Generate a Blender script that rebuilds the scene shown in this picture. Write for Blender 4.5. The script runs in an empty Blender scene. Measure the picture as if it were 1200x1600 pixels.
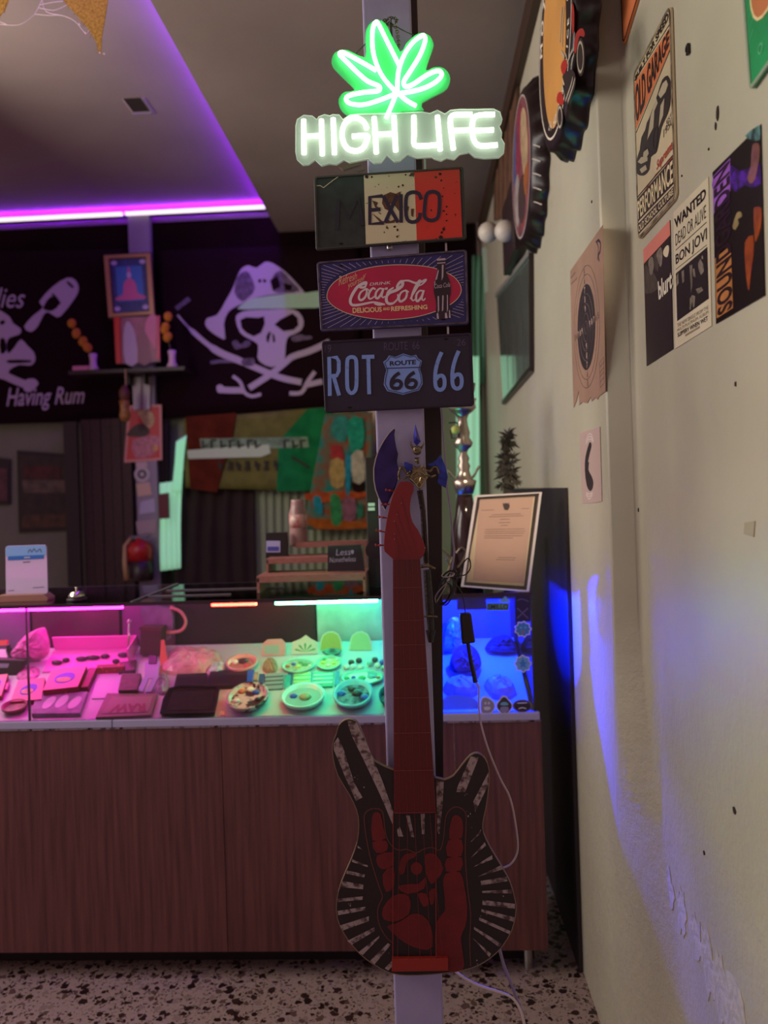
import bpy, bmesh, math, random
from mathutils import Vector, Matrix
from math import sin, cos, pi, radians as R
random.seed(7)
scn = bpy.context.scene
C = scn.collection

# ---------------------------------------------------------------- camera
H = 1.45                      # eye height
FPX = 1220.0                  # focal length in pixels of the 1200x1600 frame
YAW, ROLL = math.atan(57/FPX), 0.032
PPX, PPY = 600.0, 766.0
_d = Vector((-sin(YAW), cos(YAW), 0)); _r0 = Vector((cos(YAW), sin(YAW), 0)); _z = Vector((0, 0, 1))
_r = _r0*cos(ROLL) - _z*sin(ROLL); _u = _r0*sin(ROLL) + _z*cos(ROLL)
CAM = Vector((0, 0, H))
cd = bpy.data.cameras.new('camera'); cam = bpy.data.objects.new('camera', cd); C.objects.link(cam)
M = Matrix((( _r.x, _u.x, -_d.x, CAM.x), (_r.y, _u.y, -_d.y, CAM.y), (_r.z, _u.z, -_d.z, CAM.z), (0, 0, 0, 1)))
cam.matrix_world = M
cd.sensor_fit = 'VERTICAL'; cd.sensor_height = 36; cd.sensor_width = 27
cd.lens = FPX*36/1600
cd.shift_y = (PPY-800)/1600
cd.dof.use_dof = True; cd.dof.focus_distance = 1.6; cd.dof.aperture_fstop = 2.6
cd.clip_start = 0.02
scn.camera = cam

def hexc(h):
    h = h.lstrip('#'); v = [int(h[i:i+2], 16)/255 for i in (0, 2, 4)]
    return tuple(c/12.92 if c <= .04045 else ((c+.055)/1.055)**2.4 for c in v)

# ---------------------------------------------------------------- light and exposure
w = bpy.data.worlds.new('dim_room_air'); scn.world = w; w.use_nodes = True
w.node_tree.nodes['Background'].inputs[0].default_value = (1.0, 0.64, 0.70, 1)
w.node_tree.nodes['Background'].inputs[1].default_value = 0.335
scn.view_settings.view_transform = 'Standard'; scn.view_settings.look = 'None'
scn.view_settings.gamma = 1; scn.view_settings.exposure = 0.0; scn.view_settings.use_curve_mapping = False

def area(name, loc, target, sx, sy, power, col):
    l = bpy.data.lights.new(name, 'AREA'); l.shape = 'RECTANGLE'; l.size = sx; l.size_y = sy
    l.energy = power; l.color = col
    o = bpy.data.objects.new(name, l); C.objects.link(o); o.location = loc
    o.rotation_euler = (Vector(target)-Vector(loc)).to_track_quat('-Z', 'Y').to_euler()
    return o
# added wide light, unseen on the left, to brighten the right wall
area('shop_lamp', (-2.4, 1.7, 2.5), (0.5, 1.3, 1.95), 3.0, 1.2, 76, (1.0, 0.93, 0.84))

# added warm spot, no lamp known there, to brighten the certificate
l = bpy.data.lights.new('counter_spot', 'SPOT'); l.energy = 150; l.color = (1.0, .80, .60); l.spot_size = R(13); l.spot_blend = .5; l.shadow_soft_size = .05
o = bpy.data.objects.new('counter_spot', l); C.objects.link(o); o.location = (.36, .7, 3.0)
o.rotation_euler = (Vector((.235, 2.6, 1.29))-Vector(o.location)).to_track_quat('-Z', 'Y').to_euler()

# ---------------------------------------------------------------- helpers: rays and frames
def ray(px, py):
    return (_d + _r*((px-PPX)/FPX) - _u*((py-PPY)/FPX))
def hit(px, py, o, n):
    d = ray(px, py); return CAM + d*((o-CAM).dot(n)/d.dot(n))
def PY(px, py, Y): return hit(px, py, Vector((0, Y, 0)), Vector((0, 1, 0)))
def PX(px, py, X): return hit(px, py, Vector((X, 0, 0)), Vector((1, 0, 0)))
def PZ(px, py, Z): return hit(px, py, Vector((0, 0, Z)), Vector((0, 0, 1)))

class Frame:
    def __init__(s, o, ux=(1, 0, 0), uy=(0, 0, 1)):
        s.o = Vector(o); s.ux = Vector(ux).normalized(); s.uy = Vector(uy).normalized(); s.uz = s.ux.cross(s.uy)
    def px(s, x, y, h=0):
        p = hit(x, y, s.o + s.uz*h, s.uz) - s.o
        return (p.dot(s.ux), p.dot(s.uy))
    def crop(s, x0, y0, k, h=0):
        return lambda x, y: s.px(x0+x*k, y0+y*k, h)
    def mat(s):
        m = Matrix.Identity(4)
        for i, v in enumerate((s.ux, s.uy, s.uz, s.o)):
            for j in range(3): m[j][i] = v[j]
        return m
def FY(px, py, Y): return Frame(PY(px, py, Y))
def FX(px, py, X): return Frame(PX(px, py, X), (0, -1, 0), (0, 0, 1))

# ---------------------------------------------------------------- helpers: meshes
_j = [0]
def jit():
    """a hair of height so that overlapping thin layers are never coplanar"""
    _j[0] = (_j[0]+1) % 17; return _j[0]*1.3e-5
class MB:
    def __init__(s): s.v = []; s.f = []
    def add(s, vs, fs):
        k = len(s.v); s.v += [tuple(v) for v in vs]; s.f += [tuple(i+k for i in f) for f in fs]; return s
    def box(s, a, b):
        x0, y0, z0 = a; x1, y1, z1 = b
        x0, x1 = sorted((x0, x1)); y0, y1 = sorted((y0, y1)); z0, z1 = sorted((z0, z1))
        return s.add([(x0,y0,z0),(x1,y0,z0),(x1,y1,z0),(x0,y1,z0),(x0,y0,z1),(x1,y0,z1),(x1,y1,z1),(x0,y1,z1)],
                     [(0,3,2,1),(4,5,6,7),(0,1,5,4),(1,2,6,5),(2,3,7,6),(3,0,4,7)])
    def prism(s, p, z0, z1, inset=0):
        z1 = z1+jit()
        a = sum(p[i][0]*p[(i+1) % len(p)][1]-p[(i+1) % len(p)][0]*p[i][1] for i in range(len(p)))
        if a < 0: p = p[::-1]
        n = len(p); q = p
        if inset:
            cx = sum(x for x, y in p)/n; cy = sum(y for x, y in p)/n
            q = []
            for x, y in p:
                d = math.hypot(x-cx, y-cy) or 1; t = max(0, 1-inset/d); q.append((cx+(x-cx)*t, cy+(y-cy)*t))
        return s.add([(x,y,z0) for x, y in p]+[(x,y,z1) for x, y in q],
                     [tuple(range(n-1,-1,-1)), tuple(range(n,2*n))]+[(i,(i+1) % n,n+(i+1) % n,n+i) for i in range(n)])
    def ribbon(s, pts, wd, z0, z1, closed=False):
        z1 = z1+jit()
        n = len(pts); L = []; Rr = []
        ws = wd if isinstance(wd, (list, tuple)) else [wd]*n
        for i in range(n):
            a = pts[(i-1) % n] if (closed or i) else pts[0]
            b = pts[(i+1) % n] if (closed or i < n-1) else pts[-1]
            dx, dy = b[0]-a[0], b[1]-a[1]; l = math.hypot(dx, dy) or 1
            nx, ny = -dy/l*ws[i]/2, dx/l*ws[i]/2
            L.append((pts[i][0]+nx, pts[i][1]+ny)); Rr.append((pts[i][0]-nx, pts[i][1]-ny))
        vs = [(x,y,z0) for x,y in L]+[(x,y,z0) for x,y in Rr]+[(x,y,z1) for x,y in L]+[(x,y,z1) for x,y in Rr]
        fs = []
        for i in range(n if closed else n-1):
            j = (i+1) % n
            fs += [(2*n+i,3*n+i,3*n+j,2*n+j),(i,j,n+j,n+i),(i,2*n+i,2*n+j,j),(n+i,n+j,3*n+j,3*n+i)]
        if not closed:
            fs += [(0,n,3*n,2*n),(n-1,3*n-1,4*n-1,2*n-1)]
        vs = [(x, y, z+(i % n)/n*1.6e-4) if i >= 2*n else (x, y, z) for i, (x, y, z) in enumerate(vs)]   # rises along its length, so a stroke may cross itself
        return s.add(vs, fs)
    def tube(s, pts, r, n=6, closed=False):
        pts = [Vector(p) for p in pts]; m = len(pts); vs = []; fs = []
        rs = r if isinstance(r, (list, tuple)) else [r]*m
        prev = None
        for i, p in enumerate(pts):
            a = pts[(i-1) % m] if (closed or i) else pts[0]
            b = pts[(i+1) % m] if (closed or i < m-1) else pts[-1]
            t = (b-a).normalized() if (b-a).length > 1e-9 else Vector((0,0,1))
            if prev is None:
                x = t.orthogonal().normalized()
            else:
                x = prev - t*prev.dot(t)
                x = x.normalized() if x.length > 1e-6 else t.orthogonal().normalized()
            prev = x; y = t.cross(x)
            for k in range(n):
                an = 2*pi*k/n; vs.append(p+(x*cos(an)+y*sin(an))*rs[i])
        for i in range(m if closed else m-1):
            j = (i+1) % m
            for k in range(n):
                l = (k+1) % n; fs.append((i*n+k,i*n+l,j*n+l,j*n+k))
        if not closed:
            fs += [tuple(range(n-1,-1,-1)), tuple(range((m-1)*n, m*n))]
        return s.add(vs, fs)
    def lathe(s, prof, c=(0,0,0), axis='y', n=20, sx=1, sz=1):
        vs = []; fs = []; m = len(prof)
        for r, h in prof:
            for k in range(n):
                a = 2*pi*k/n; x, z = max(r,1e-4)*cos(a)*sx, max(r,1e-4)*sin(a)*sz
                vs.append((c[0]+x, c[1]+h, c[2]-z) if axis == 'y' else (c[0]+x, c[1]+z, c[2]+h))
        for i in range(m-1):
            for k in range(n):
                l = (k+1) % n; fs.append((i*n+k,i*n+l,(i+1)*n+l,(i+1)*n+k))
        fs += [tuple(range(n-1,-1,-1)), tuple(range((m-1)*n, m*n))]
        return s.add(vs, fs)
    def ball(s, c, r, n=12, sx=1, sy=1, sz=1):
        m = n//2+1
        vs = []; fs = []
        for i in range(m):
            t = pi*i/(m-1); rr = max(sin(t), 1e-3)*r; h = -cos(t)*r
            for k in range(n):
                a = 2*pi*k/n; vs.append((c[0]+rr*cos(a)*sx, c[1]+h*sy, c[2]-rr*sin(a)*sz))
        for i in range(m-1):
            for k in range(n):
                l = (k+1) % n; fs.append((i*n+k,i*n+l,(i+1)*n+l,(i+1)*n+k))
        return s.add(vs, fs)
    def sheet(s, fn, nu, nv, thick=0.0):
        vs = [fn(i/nu, j/nv) for j in range(nv+1) for i in range(nu+1)]
        fs = [(j*(nu+1)+i, j*(nu+1)+i+1, (j+1)*(nu+1)+i+1, (j+1)*(nu+1)+i) for j in range(nv) for i in range(nu)]
        return s.add(vs, fs)
    def build(s, name, m, parent=None, smooth=False, bevel=0, solid=0, fr=None):
        me = bpy.data.meshes.new(name); me.from_pydata(s.v, [], s.f); me.validate(); 
        me.materials.append(m)
        if smooth:
            for p in me.polygons: p.use_smooth = True
        o = bpy.data.objects.new(name, me); C.objects.link(o)
        if parent is not None: o.parent = parent
        elif fr is not None: o.matrix_world = fr.mat()
        if solid:
            k = o.modifiers.new('t', 'SOLIDIFY'); k.thickness = solid; k.offset = 0
        if bevel:
            k = o.modifiers.new('b', 'BEVEL'); k.width = bevel; k.segments = 2; k.limit_method = 'ANGLE'
        return o

def tag(o, label, cat, group=None):
    o['label'] = label; o['category'] = cat
    if group: o['group'] = group
    return o
def thing(name, label, cat, fr, group=None):
    o = bpy.data.objects.new(name, None); C.objects.link(o); o.empty_display_size = .05
    o.matrix_world = fr.mat()
    return tag(o, label, cat, group)
def struct(o):
    o['kind'] = 'structure'; return o
def lab(o, t):
    o['label'] = t; return o

def rrect(x0, y0, x1, y1, r, n=4):
    out = []
    for cx, cy, a0 in ((x1-r,y1-r,0),(x0+r,y1-r,90),(x0+r,y0+r,180),(x1-r,y0+r,270)):
        for k in range(n+1):
            a = R(a0+90*k/n); out.append((cx+r*cos(a), cy+r*sin(a)))
    return out
def ell(cx, cy, rx, ry, n=24, a0=0, a1=360):
    full = abs(a1-a0) >= 360
    return [(cx+rx*cos(R(a0+(a1-a0)*k/(n if full else n-1))), cy+ry*sin(R(a0+(a1-a0)*k/(n if full else n-1)))) for k in range(n)]
def smooth_path(pts, n=4, closed=False):
    m = len(pts); out = []
    P = [tuple(p) for p in pts]; D = len(P[0])
    rng = range(m) if closed else range(m-1)
    for i in rng:
        if closed: a, b, c, d = P[(i-1) % m], P[i], P[(i+1) % m], P[(i+2) % m]
        else: a, b, c, d = P[max(i-1,0)], P[i], P[i+1], P[min(i+2,m-1)]
        for k in range(n):
            t = k/n
            out.append(tuple(.5*(2*b[q]+(c[q]-a[q])*t+(2*a[q]-5*b[q]+4*c[q]-d[q])*t*t+(3*b[q]-a[q]-3*c[q]+d[q])*t**3) for q in range(D)))
    if not closed: out.append(P[-1])
    return out
def quad(TL, TR, BR, BL):
    """bilinear map of (s,t), t upward from the bottom edge"""
    def f(s, t):
        b = [BL[i]+(BR[i]-BL[i])*s for i in (0,1)]; a = [TL[i]+(TR[i]-TL[i])*s for i in (0,1)]
        return (b[0]+(a[0]-b[0])*t, b[1]+(a[1]-b[1])*t)
    return f
def qrr(q, r=.06, ra=1.0, n=4, m=0):
    """rounded rectangle in quad space; ra = width/height"""
    pts = rrect(m, m*ra, ra-m, 1-m*ra, r, n) if False else rrect(m, m, ra-m, 1-m, r, n)
    return [q(x/ra, y) for x, y in pts]

_tc = {}
def text_verts(s, off=0.0, shear=0.0):
    k = (s, off, shear)
    if k in _tc: return _tc[k]
    cu = bpy.data.curves.new('t', 'FONT'); cu.body = s; cu.offset = off; cu.shear = shear; cu.resolution_u = 3
    o = bpy.data.objects.new('t', cu); me = o.to_mesh()
    vs = [(v.co.x, v.co.y) for v in me.vertices]; fs = [tuple(p.vertices) for p in me.polygons]
    o.to_mesh_clear(); bpy.data.objects.remove(o); bpy.data.curves.remove(cu)
    x0 = min(v[0] for v in vs); x1 = max(v[0] for v in vs); y0 = min(v[1] for v in vs); y1 = max(v[1] for v in vs)
    _tc[k] = ([((x-x0)/(x1-x0), (y-y0)/(y1-y0)) for x, y in vs], fs, (x1-x0)/(y1-y0))
    return _tc[k]
def text(mb, s, q, z, off=0.0, shear=0.0):
    vs, fs, ra = text_verts(s, off, shear)
    mb.add([q(x, y)+(z,) for x, y in vs], fs)
    return mb

# ---------------------------------------------------------------- materials
_m = {}
def mat(name, col, rough=.6, metal=0.0, var=0.0, scale=30.0, bump=0.0, bscale=80.0, emit=0.0, spec=.5, ecol=None, coat=0.0, stretch=None, col2=None, thr=None, sheen=0):
    if name in _m: return _m[name]
    m = bpy.data.materials.new(name); m.use_nodes = True; nt = m.node_tree; b = nt.nodes['Principled BSDF']
    c = hexc(col); b.inputs['Base Color'].default_value = (*c, 1)
    b.inputs['Roughness'].default_value = rough; b.inputs['Metallic'].default_value = metal
    b.inputs['Specular IOR Level'].default_value = spec; b.inputs['Coat Weight'].default_value = coat
    if var or bump:
        tc = nt.nodes.new('ShaderNodeTexCoord'); mp = nt.nodes.new('ShaderNodeMapping')
        nt.links.new(tc.outputs['Object'], mp.inputs[0])
        if stretch: mp.inputs['Scale'].default_value = stretch
    if var:
        n = nt.nodes.new('ShaderNodeTexNoise'); n.inputs['Scale'].default_value = scale; n.inputs['Detail'].default_value = 5
        nt.links.new(mp.outputs[0], n.inputs[0])
        r = nt.nodes.new('ShaderNodeValToRGB')
        c2 = hexc(col2) if col2 else tuple(x*(1-var) for x in c)
        t = thr or (.35, .65)
        r.color_ramp.elements[0].position = t[0]; r.color_ramp.elements[1].position = t[1]
        r.color_ramp.elements[0].color = (*c2, 1); r.color_ramp.elements[1].color = (*c, 1)
        nt.links.new(n.outputs['Fac'], r.inputs[0]); nt.links.new(r.outputs[0], b.inputs['Base Color'])
    if bump:
        n2 = nt.nodes.new('ShaderNodeTexNoise'); n2.inputs['Scale'].default_value = bscale; n2.inputs['Detail'].default_value = 4
        nt.links.new(mp.outputs[0], n2.inputs[0])
        bp = nt.nodes.new('ShaderNodeBump'); bp.inputs['Strength'].default_value = bump; bp.inputs['Distance'].default_value = .004
        nt.links.new(n2.outputs['Fac'], bp.inputs['Height']); nt.links.new(bp.outputs[0], b.inputs['Normal'])
    if emit:
        e = ecol or c
        b.inputs['Emission Color'].default_value = (*e, 1); b.inputs['Emission Strength'].default_value = emit
    _m[name] = m
    return m
def glass(name, tint=(1,1,1), refl=.12, rough=.02):
    if name in _m: return _m[name]
    m = bpy.data.materials.new(name); m.use_nodes = True; nt = m.node_tree
    for n in list(nt.nodes): nt.nodes.remove(n)
    out = nt.nodes.new('ShaderNodeOutputMaterial'); mx = nt.nodes.new('ShaderNodeMixShader')
    tr = nt.nodes.new('ShaderNodeBsdfTransparent'); gl = nt.nodes.new('ShaderNodeBsdfGlossy'); lw = nt.nodes.new('ShaderNodeFresnel')
    tr.inputs[0].default_value = (*tint, 1); gl.inputs['Roughness'].default_value = rough; lw.inputs[0].default_value = 1.45
    nt.links.new(lw.outputs[0], mx.inputs[0]); nt.links.new(tr.outputs[0], mx.inputs[1]); nt.links.new(gl.outputs[0], mx.inputs[2])
    nt.links.new(mx.outputs[0], out.inputs[0]); _m[name] = m
    return m

def acrylic(name, col, clear, ecol, emit):
    """lit acrylic sheet: partly clear, partly frosted, glowing a little from the light piped inside it"""
    m = mat(name, col, .35, emit=emit, ecol=ecol); nt = m.node_tree; b = nt.nodes['Principled BSDF']; out = nt.nodes['Material Output']
    tr = nt.nodes.new('ShaderNodeBsdfTransparent'); tr.inputs[0].default_value = (*hexc(col), 1); mx = nt.nodes.new('ShaderNodeMixShader'); mx.inputs[0].default_value = clear
    nt.links.new(b.outputs[0], mx.inputs[1]); nt.links.new(tr.outputs[0], mx.inputs[2]); nt.links.new(mx.outputs[0], out.inputs[0])
    return m

K = dict(
 black=mat('black_paint', '#26100f', .55), blackgloss=mat('black_gloss', '#1c0c0d', .25),
 blackcloth=mat('black_cloth', '#1d0d10', .9, spec=.1), blackplastic=mat('black_plastic', '#1a0b0c', .45),
 white=mat('white_paint', '#c9c6c0', .5, var=.08, scale=8), offwhite=mat('off_white', '#d8d0c0', .6),
 cream=mat('cream_print', '#dccdb0', .6), ink=mat('black_ink', '#1e0f12', .6, spec=.2),
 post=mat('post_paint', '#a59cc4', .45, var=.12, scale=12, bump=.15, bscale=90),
 steel=mat('steel', '#b8b4b0', .3, metal=1), darksteel=mat('dark_steel', '#4a4046', .4, metal=.8),
 red=mat('red_print', '#a8201e', .5), lilac=mat('lilac_print', '#b6a2b8', .85, spec=.1),
)

# ================================================================ the room
YB = 5.0                                   # back wall
XF, XN = .4375, .498                       # right wall: far part stands proud of the near part
ZS = PY(500, 364, YB).z                    # lower ceiling
ZU = PY(300, 330, YB).z                    # raised ceiling on the left
XSTEP = PY(436, 322, YB).x
XL = -3.4

def wallmat():
    m = mat('right_wall_paint', '#bdb6a0', .42, var=.10, scale=3.0, bump=.35, bscale=14)
    nt = m.node_tree; b = nt.nodes['Principled BSDF']
    # rough plaster: a second, finer relief that grows towards the floor
    tc = nt.nodes.new('ShaderNodeTexCoord'); sp = nt.nodes.new('ShaderNodeSeparateXYZ'); nt.links.new(tc.outputs['Object'], sp.inputs[0])
    mr = nt.nodes.new('ShaderNodeMapRange'); mr.inputs[1].default_value = 1.25; mr.inputs[2].default_value = .55; mr.inputs[3].default_value = 0.02; mr.inputs[4].default_value = .55
    nt.links.new(sp.outputs['Z'], mr.inputs[0])
    n = nt.nodes.new('ShaderNodeTexNoise'); n.inputs['Scale'].default_value = 28; n.inputs['Detail'].default_value = 8; n.inputs['Roughness'].default_value = .7
    nt.links.new(tc.outputs['Object'], n.inputs[0])
    mu = nt.nodes.new('ShaderNodeMath'); mu.operation = 'MULTIPLY'; nt.links.new(n.outputs['Fac'], mu.inputs[0]); nt.links.new(mr.outputs[0], mu.inputs[1])
    bp = nt.nodes.new('ShaderNodeBump'); bp.inputs['Strength'].default_value = .9; bp.inputs['Distance'].default_value = .012
    nt.links.new(mu.outputs[0], bp.inputs['Height'])
    old = b.inputs['Normal'].links[0].from_node; nt.links.new(old.outputs[0], bp.inputs['Normal']); nt.links.new(bp.outputs[0], b.inputs['Normal'])
    return m
WALL = wallmat()
mb = MB()
# right wall as a profile swept in height: far face, step face, near face; the step flares towards the floor
zs = [i*.025 for i in range(49)] + [1.45, 2.0, 2.6, ZS+.02]
rows = []
for z in zs:
    fl = max(0, (1.15-z))/1.15
    ye = 1.82-.37*fl**1.3
    bul = .035*fl**2
    rows.append([(XF, 5.05, z), (XF, 3.5, z), (XF, 2.4, z), (XF, 1.845+.05*fl, z), (XF+.004, 1.832+.0*fl, z), (XN-.006, ye+.01, z), (XN-bul*.0, ye-.004, z),
                 (XN, ye-.06-.1*fl, z), (XN, .9, z), (XN, 0, z), (XN, -1.6, z)])
nc = len(rows[0])
for c0, c1 in ((0, 3), (3, 7), (7, 10)):          # far face, step face, near face: each smooth, with hard edges between
    w_ = c1-c0+1
    mb.add([p for r in rows for p in r[c0:c1+1]], [(j*w_+i, (j+1)*w_+i, (j+1)*w_+i+1, j*w_+i+1) for j in range(len(rows)-1) for i in range(w_-1)])
wr = struct(mb.build('wall_right', WALL, smooth=True))

m = mat('dents', '#2a1714', .9)
def spot(px, py, w_, h_, X, name='paint_chip', mm=None, pts=None):
    fr = FX(px, py, X); k = MB()
    pts = pts or ell(0, 0, 1, 1, 7)
    k.prism([(x*w_*(1+random.uniform(-.25,.25)), y*h_*(1+random.uniform(-.25,.25))) for x, y in pts], -.001, .0015)
    o = k.build(name, mm or m, None, fr=fr); mw = o.matrix_world.copy(); o.parent = wr; o.matrix_world = mw; return o
for a in ((972,770,.006,.005,XN),(998,797,.003,.005,XN),(1122,176,.006,.013,XN),(1119,197,.003,.006,XN),
          (925,315,.004,.003,XF),(1004,260,.002,.003,XN),(1150,600,.003,.004,XN),(1148,1266,.006,.006,XN),(1101,1333,.004,.004,XN),
          (900,1275,.006,.014,XF),(894,1105,.005,.004,XF),(902,560,.004,.012,XF),(975,620,.003,.004,XN),(1066,275,.002,.002,XN),(1108,233,.002,.002,XN)):
    spot(*a)
scar = mat('flaked_plaster', '#c0b7a5', .9, var=.2, scale=60, bump=1.0, bscale=70, thr=(.4, .6))
for cx_, cy_, s_ in ((1048,1392,.030),(1066,1425,.034),(1088,1462,.038),(1108,1500,.044),(1128,1545,.050),(1150,1590,.058),(1020,1330,.016),(1034,1362,.02)):
    spot(cx_, cy_, s_*.95, s_*1.5, XN, 'plaster_scar', scar, [(cos(i*pi/9)*random.uniform(.6,1.1), sin(i*pi/9)*random.uniform(.6,1.1)) for i in range(18)])
spot(1172, 827, .017, .011, XN, 'filler_patch', mat('filler', '#a59c84', .8), [(-1,-1),(1,-1),(1,1),(-1,1)])

# floor: terrazzo
def terrazzo():
    m_ = bpy.data.materials.new('terrazzo'); m_.use_nodes = True; nt = m_.node_tree; b = nt.nodes['Principled BSDF']; L = nt.links
    tc = nt.nodes.new('ShaderNodeTexCoord')
    nz = nt.nodes.new('ShaderNodeTexNoise'); nz.inputs['Scale'].default_value = 60; nz.inputs['Detail'].default_value = 2
    L.new(tc.outputs['Object'], nz.inputs[0])
    ad = nt.nodes.new('ShaderNodeMixRGB'); ad.blend_type = 'LINEAR_LIGHT'; ad.inputs[0].default_value = .012
    L.new(tc.outputs['Object'], ad.inputs[1]); L.new(nz.outputs['Color'], ad.inputs[2])
    col = None
    prev = (0.34, .27, .26, 1)
    def layer(scale, thr, cols, prev_sock):
        v = nt.nodes.new('ShaderNodeTexVoronoi'); v.inputs['Scale'].default_value = scale; L.new(ad.outputs[0], v.inputs[0])
        v.inputs['Randomness'].default_value = 1
        lt = nt.nodes.new('ShaderNodeMath'); lt.operation = 'LESS_THAN'; lt.inputs[1].default_value = thr
        sep = nt.nodes.new('ShaderNodeSeparateColor'); L.new(v.outputs['Color'], sep.inputs[0])
        mul = nt.nodes.new('ShaderNodeMath'); mul.operation = 'MULTIPLY'; mul.inputs[1].default_value = 1.0
        # size varies with the cell's own random value
        mr = nt.nodes.new('ShaderNodeMapRange'); mr.inputs[3].default_value = .4; mr.inputs[4].default_value = 1.6
        L.new(sep.outputs[1], mr.inputs[0])
        dv = nt.nodes.new('ShaderNodeMath'); dv.operation = 'DIVIDE'; L.new(v.outputs['Distance'], dv.inputs[0]); L.new(mr.outputs[0], dv.inputs[1])
        L.new(dv.outputs[0], lt.inputs[0])
        rp = nt.nodes.new('ShaderNodeValToRGB'); rp.color_ramp.interpolation = 'CONSTANT'
        for i, c in enumerate(cols):
            if i < 2: e = rp.color_ramp.elements[i]; e.position = i/len(cols)
            else: e = rp.color_ramp.elements.new(i/len(cols))
            e.color = (*hexc(c), 1)
        L.new(sep.outputs[0], rp.inputs[0])
        mx = nt.nodes.new('ShaderNodeMixRGB'); L.new(lt.outputs[0], mx.inputs[0]); L.new(rp.outputs[0], mx.inputs[2])
        if prev_sock is None: mx.inputs[1].default_value = (*hexc('#9a827c'), 1)
        else: L.new(prev_sock, mx.inputs[1])
        return mx.outputs[0]
    s = layer(120, .38, ['#5e4a46', '#9a8680', '#3a2826', '#8c7872'], None)
    s = layer(42, .36, ['#2a1614', '#5c4440', '#241210', '#85706a', '#35201d'], s)
    L.new(s, b.inputs['Base Color']); b.inputs['Roughness'].default_value = .35
    return m_
struct(MB().box((XL, -1.6, -.05), (.62, 5.05, 0)).build('floor', terrazzo()))

# ceiling: raised part, step, lowered part on the right
cm = mat('ceiling_paint', '#94837a', .9, var=.15, scale=1.6, spec=.1, bump=.15, bscale=5)
k = MB(); hx, hy = PZ(214, 165, ZU).x, PZ(214, 165, ZU).y
k.add([(XL,-1.6,ZU),(hx-.045,-1.6,ZU),(hx-.045,5.05,ZU),(XL,5.05,ZU)], [(0,3,2,1)])
k.add([(hx+.045,-1.6,ZU),(XSTEP,-1.6,ZU),(XSTEP,5.05,ZU),(hx+.045,5.05,ZU)], [(0,3,2,1)])
k.add([(hx-.045,-1.6,ZU),(hx+.045,-1.6,ZU),(hx+.045,hy-.07,ZU),(hx-.045,hy-.07,ZU)], [(0,3,2,1)])
k.add([(hx-.045,hy+.07,ZU),(hx+.045,hy+.07,ZU),(hx+.045,5.05,ZU),(hx-.045,5.05,ZU)], [(0,3,2,1)])
k.add([(XSTEP,-1.6,ZU),(XSTEP,5.05,ZU),(XSTEP,5.05,ZS),(XSTEP,-1.6,ZS)], [(0,1,2,3)])
k.box((XSTEP,-1.6,ZS),(.62,5.05,ZS+.25))
ceil = struct(k.build('ceiling', cm))
k = MB(); k.box((hx-.044,hy-.069,ZU+.004),(hx+.044,hy+.069,ZU+.06)); 
h_ = k.build('junction_box', mat('dark_hole', '#2a1a18', .9), ceil)
k = MB(); k.box((hx-.05,hy+.07,ZU-.004),(hx+.055,hy+.085,ZU+.004)); k.box((hx+.045,hy-.07,ZU-.004),(hx+.062,hy+.08,ZU+.004)); k.build('box_rim', mat('rim','#8a7a80',.7), ceil)

# dark cornice at the top of the right wall
k = MB(); k.box((XF-.022, 1.9, ZS-.10), (XF-.001, 5.0, ZS-.0005)); k.box((XF-.028,1.9,ZS-.115),(XF-.001,5.0,ZS-.10))
k.box((XN-.022, -1.6, ZS-.10), (XN-.001, 1.84, ZS-.0005))
struct(k.build('trim_1', mat('cornice', '#3a2418', .5)))

# back wall (black painted above, grey-green below) and the column
k = MB(); k.box((XL, YB, 0), (.62, YB+.06, ZU+.02))
struct(k.build('wall_back', mat('back_wall', '#7d8069', .85, var=.1, scale=4)))
k = MB(); zb = PY(100, 648, 4.95).z
k.box((XL, YB-.05, zb), (PY(745, 500, YB-.05).x, YB-.001, ZS-.002 if False else PY(300, 345, YB-.05).z))
tag(k.build('black_backdrop', mat('backdrop', '#1b0a0e', .95, var=.3, scale=3, spec=.05)), 'black cloth backdrop stretched across the top of the back wall', 'backdrop')
YC = 4.90
zl = ZU-.046
x0, x1 = PY(200, 350, YC).x, PY(233, 350, YC).x
k = MB(); k.box((x0, YC, 0), (x1, YB-.051, zl-.003))
struct(k.build('trim_2', mat('column_paint', '#8f8090', .6, var=.12, scale=6)))

# purple light strips: along the back wall top and on the hidden face of the step
pm = mat('purple_led', '#ffffff', .5, emit=1.2, ecol=(1.0, .84, .92))
def led(name, a, b, mm, label, group=None, hous=None):
    k = MB(); k.box(a, b); o = k.build(name, mm); return tag(o, label, 'light strip', group)
zl = ZU-.046
xa, xb, xc = PY(-60, 342, YB-.12).x, PY(193, 342, YB-.12).x, min(PY(435, 322, YB-.12).x, XSTEP-.002)
MB().box((xa, YB-.1, zl), (xc, YB-.0505, zl+.012)).build('light_shelf', mat('led_shelf','#2a1a20',.7), bpy.data.objects['ceiling'])
led('light_strip', (xa, YB-.128, zl), (xb-.012, YB-.1, zl+.017), pm, 'glowing purple-white light strip at the ceiling edge, left of the small gap')
led('light_strip', (xb+.012, YB-.128, zl), (xc-.01, YB-.1, zl+.017), pm, 'glowing purple-white light strip at the ceiling edge, right of the small gap')
pm3 = mat('purple_led_up', '#ffffff', .5, emit=190, ecol=(.20, .0, .90))
MB().box((xa, YB-.110, zl+.0175), (xc-.01, YB-.103, zl+.0205)).build('light_strip', pm3)
tag(bpy.data.objects['light_strip.002'], 'thin violet line of light riding on top of the white far light strip', 'light strip')
pm2 = mat('purple_led_side', '#ffffff', .5, emit=90, ecol=(.22, .0, 1.0))
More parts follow.
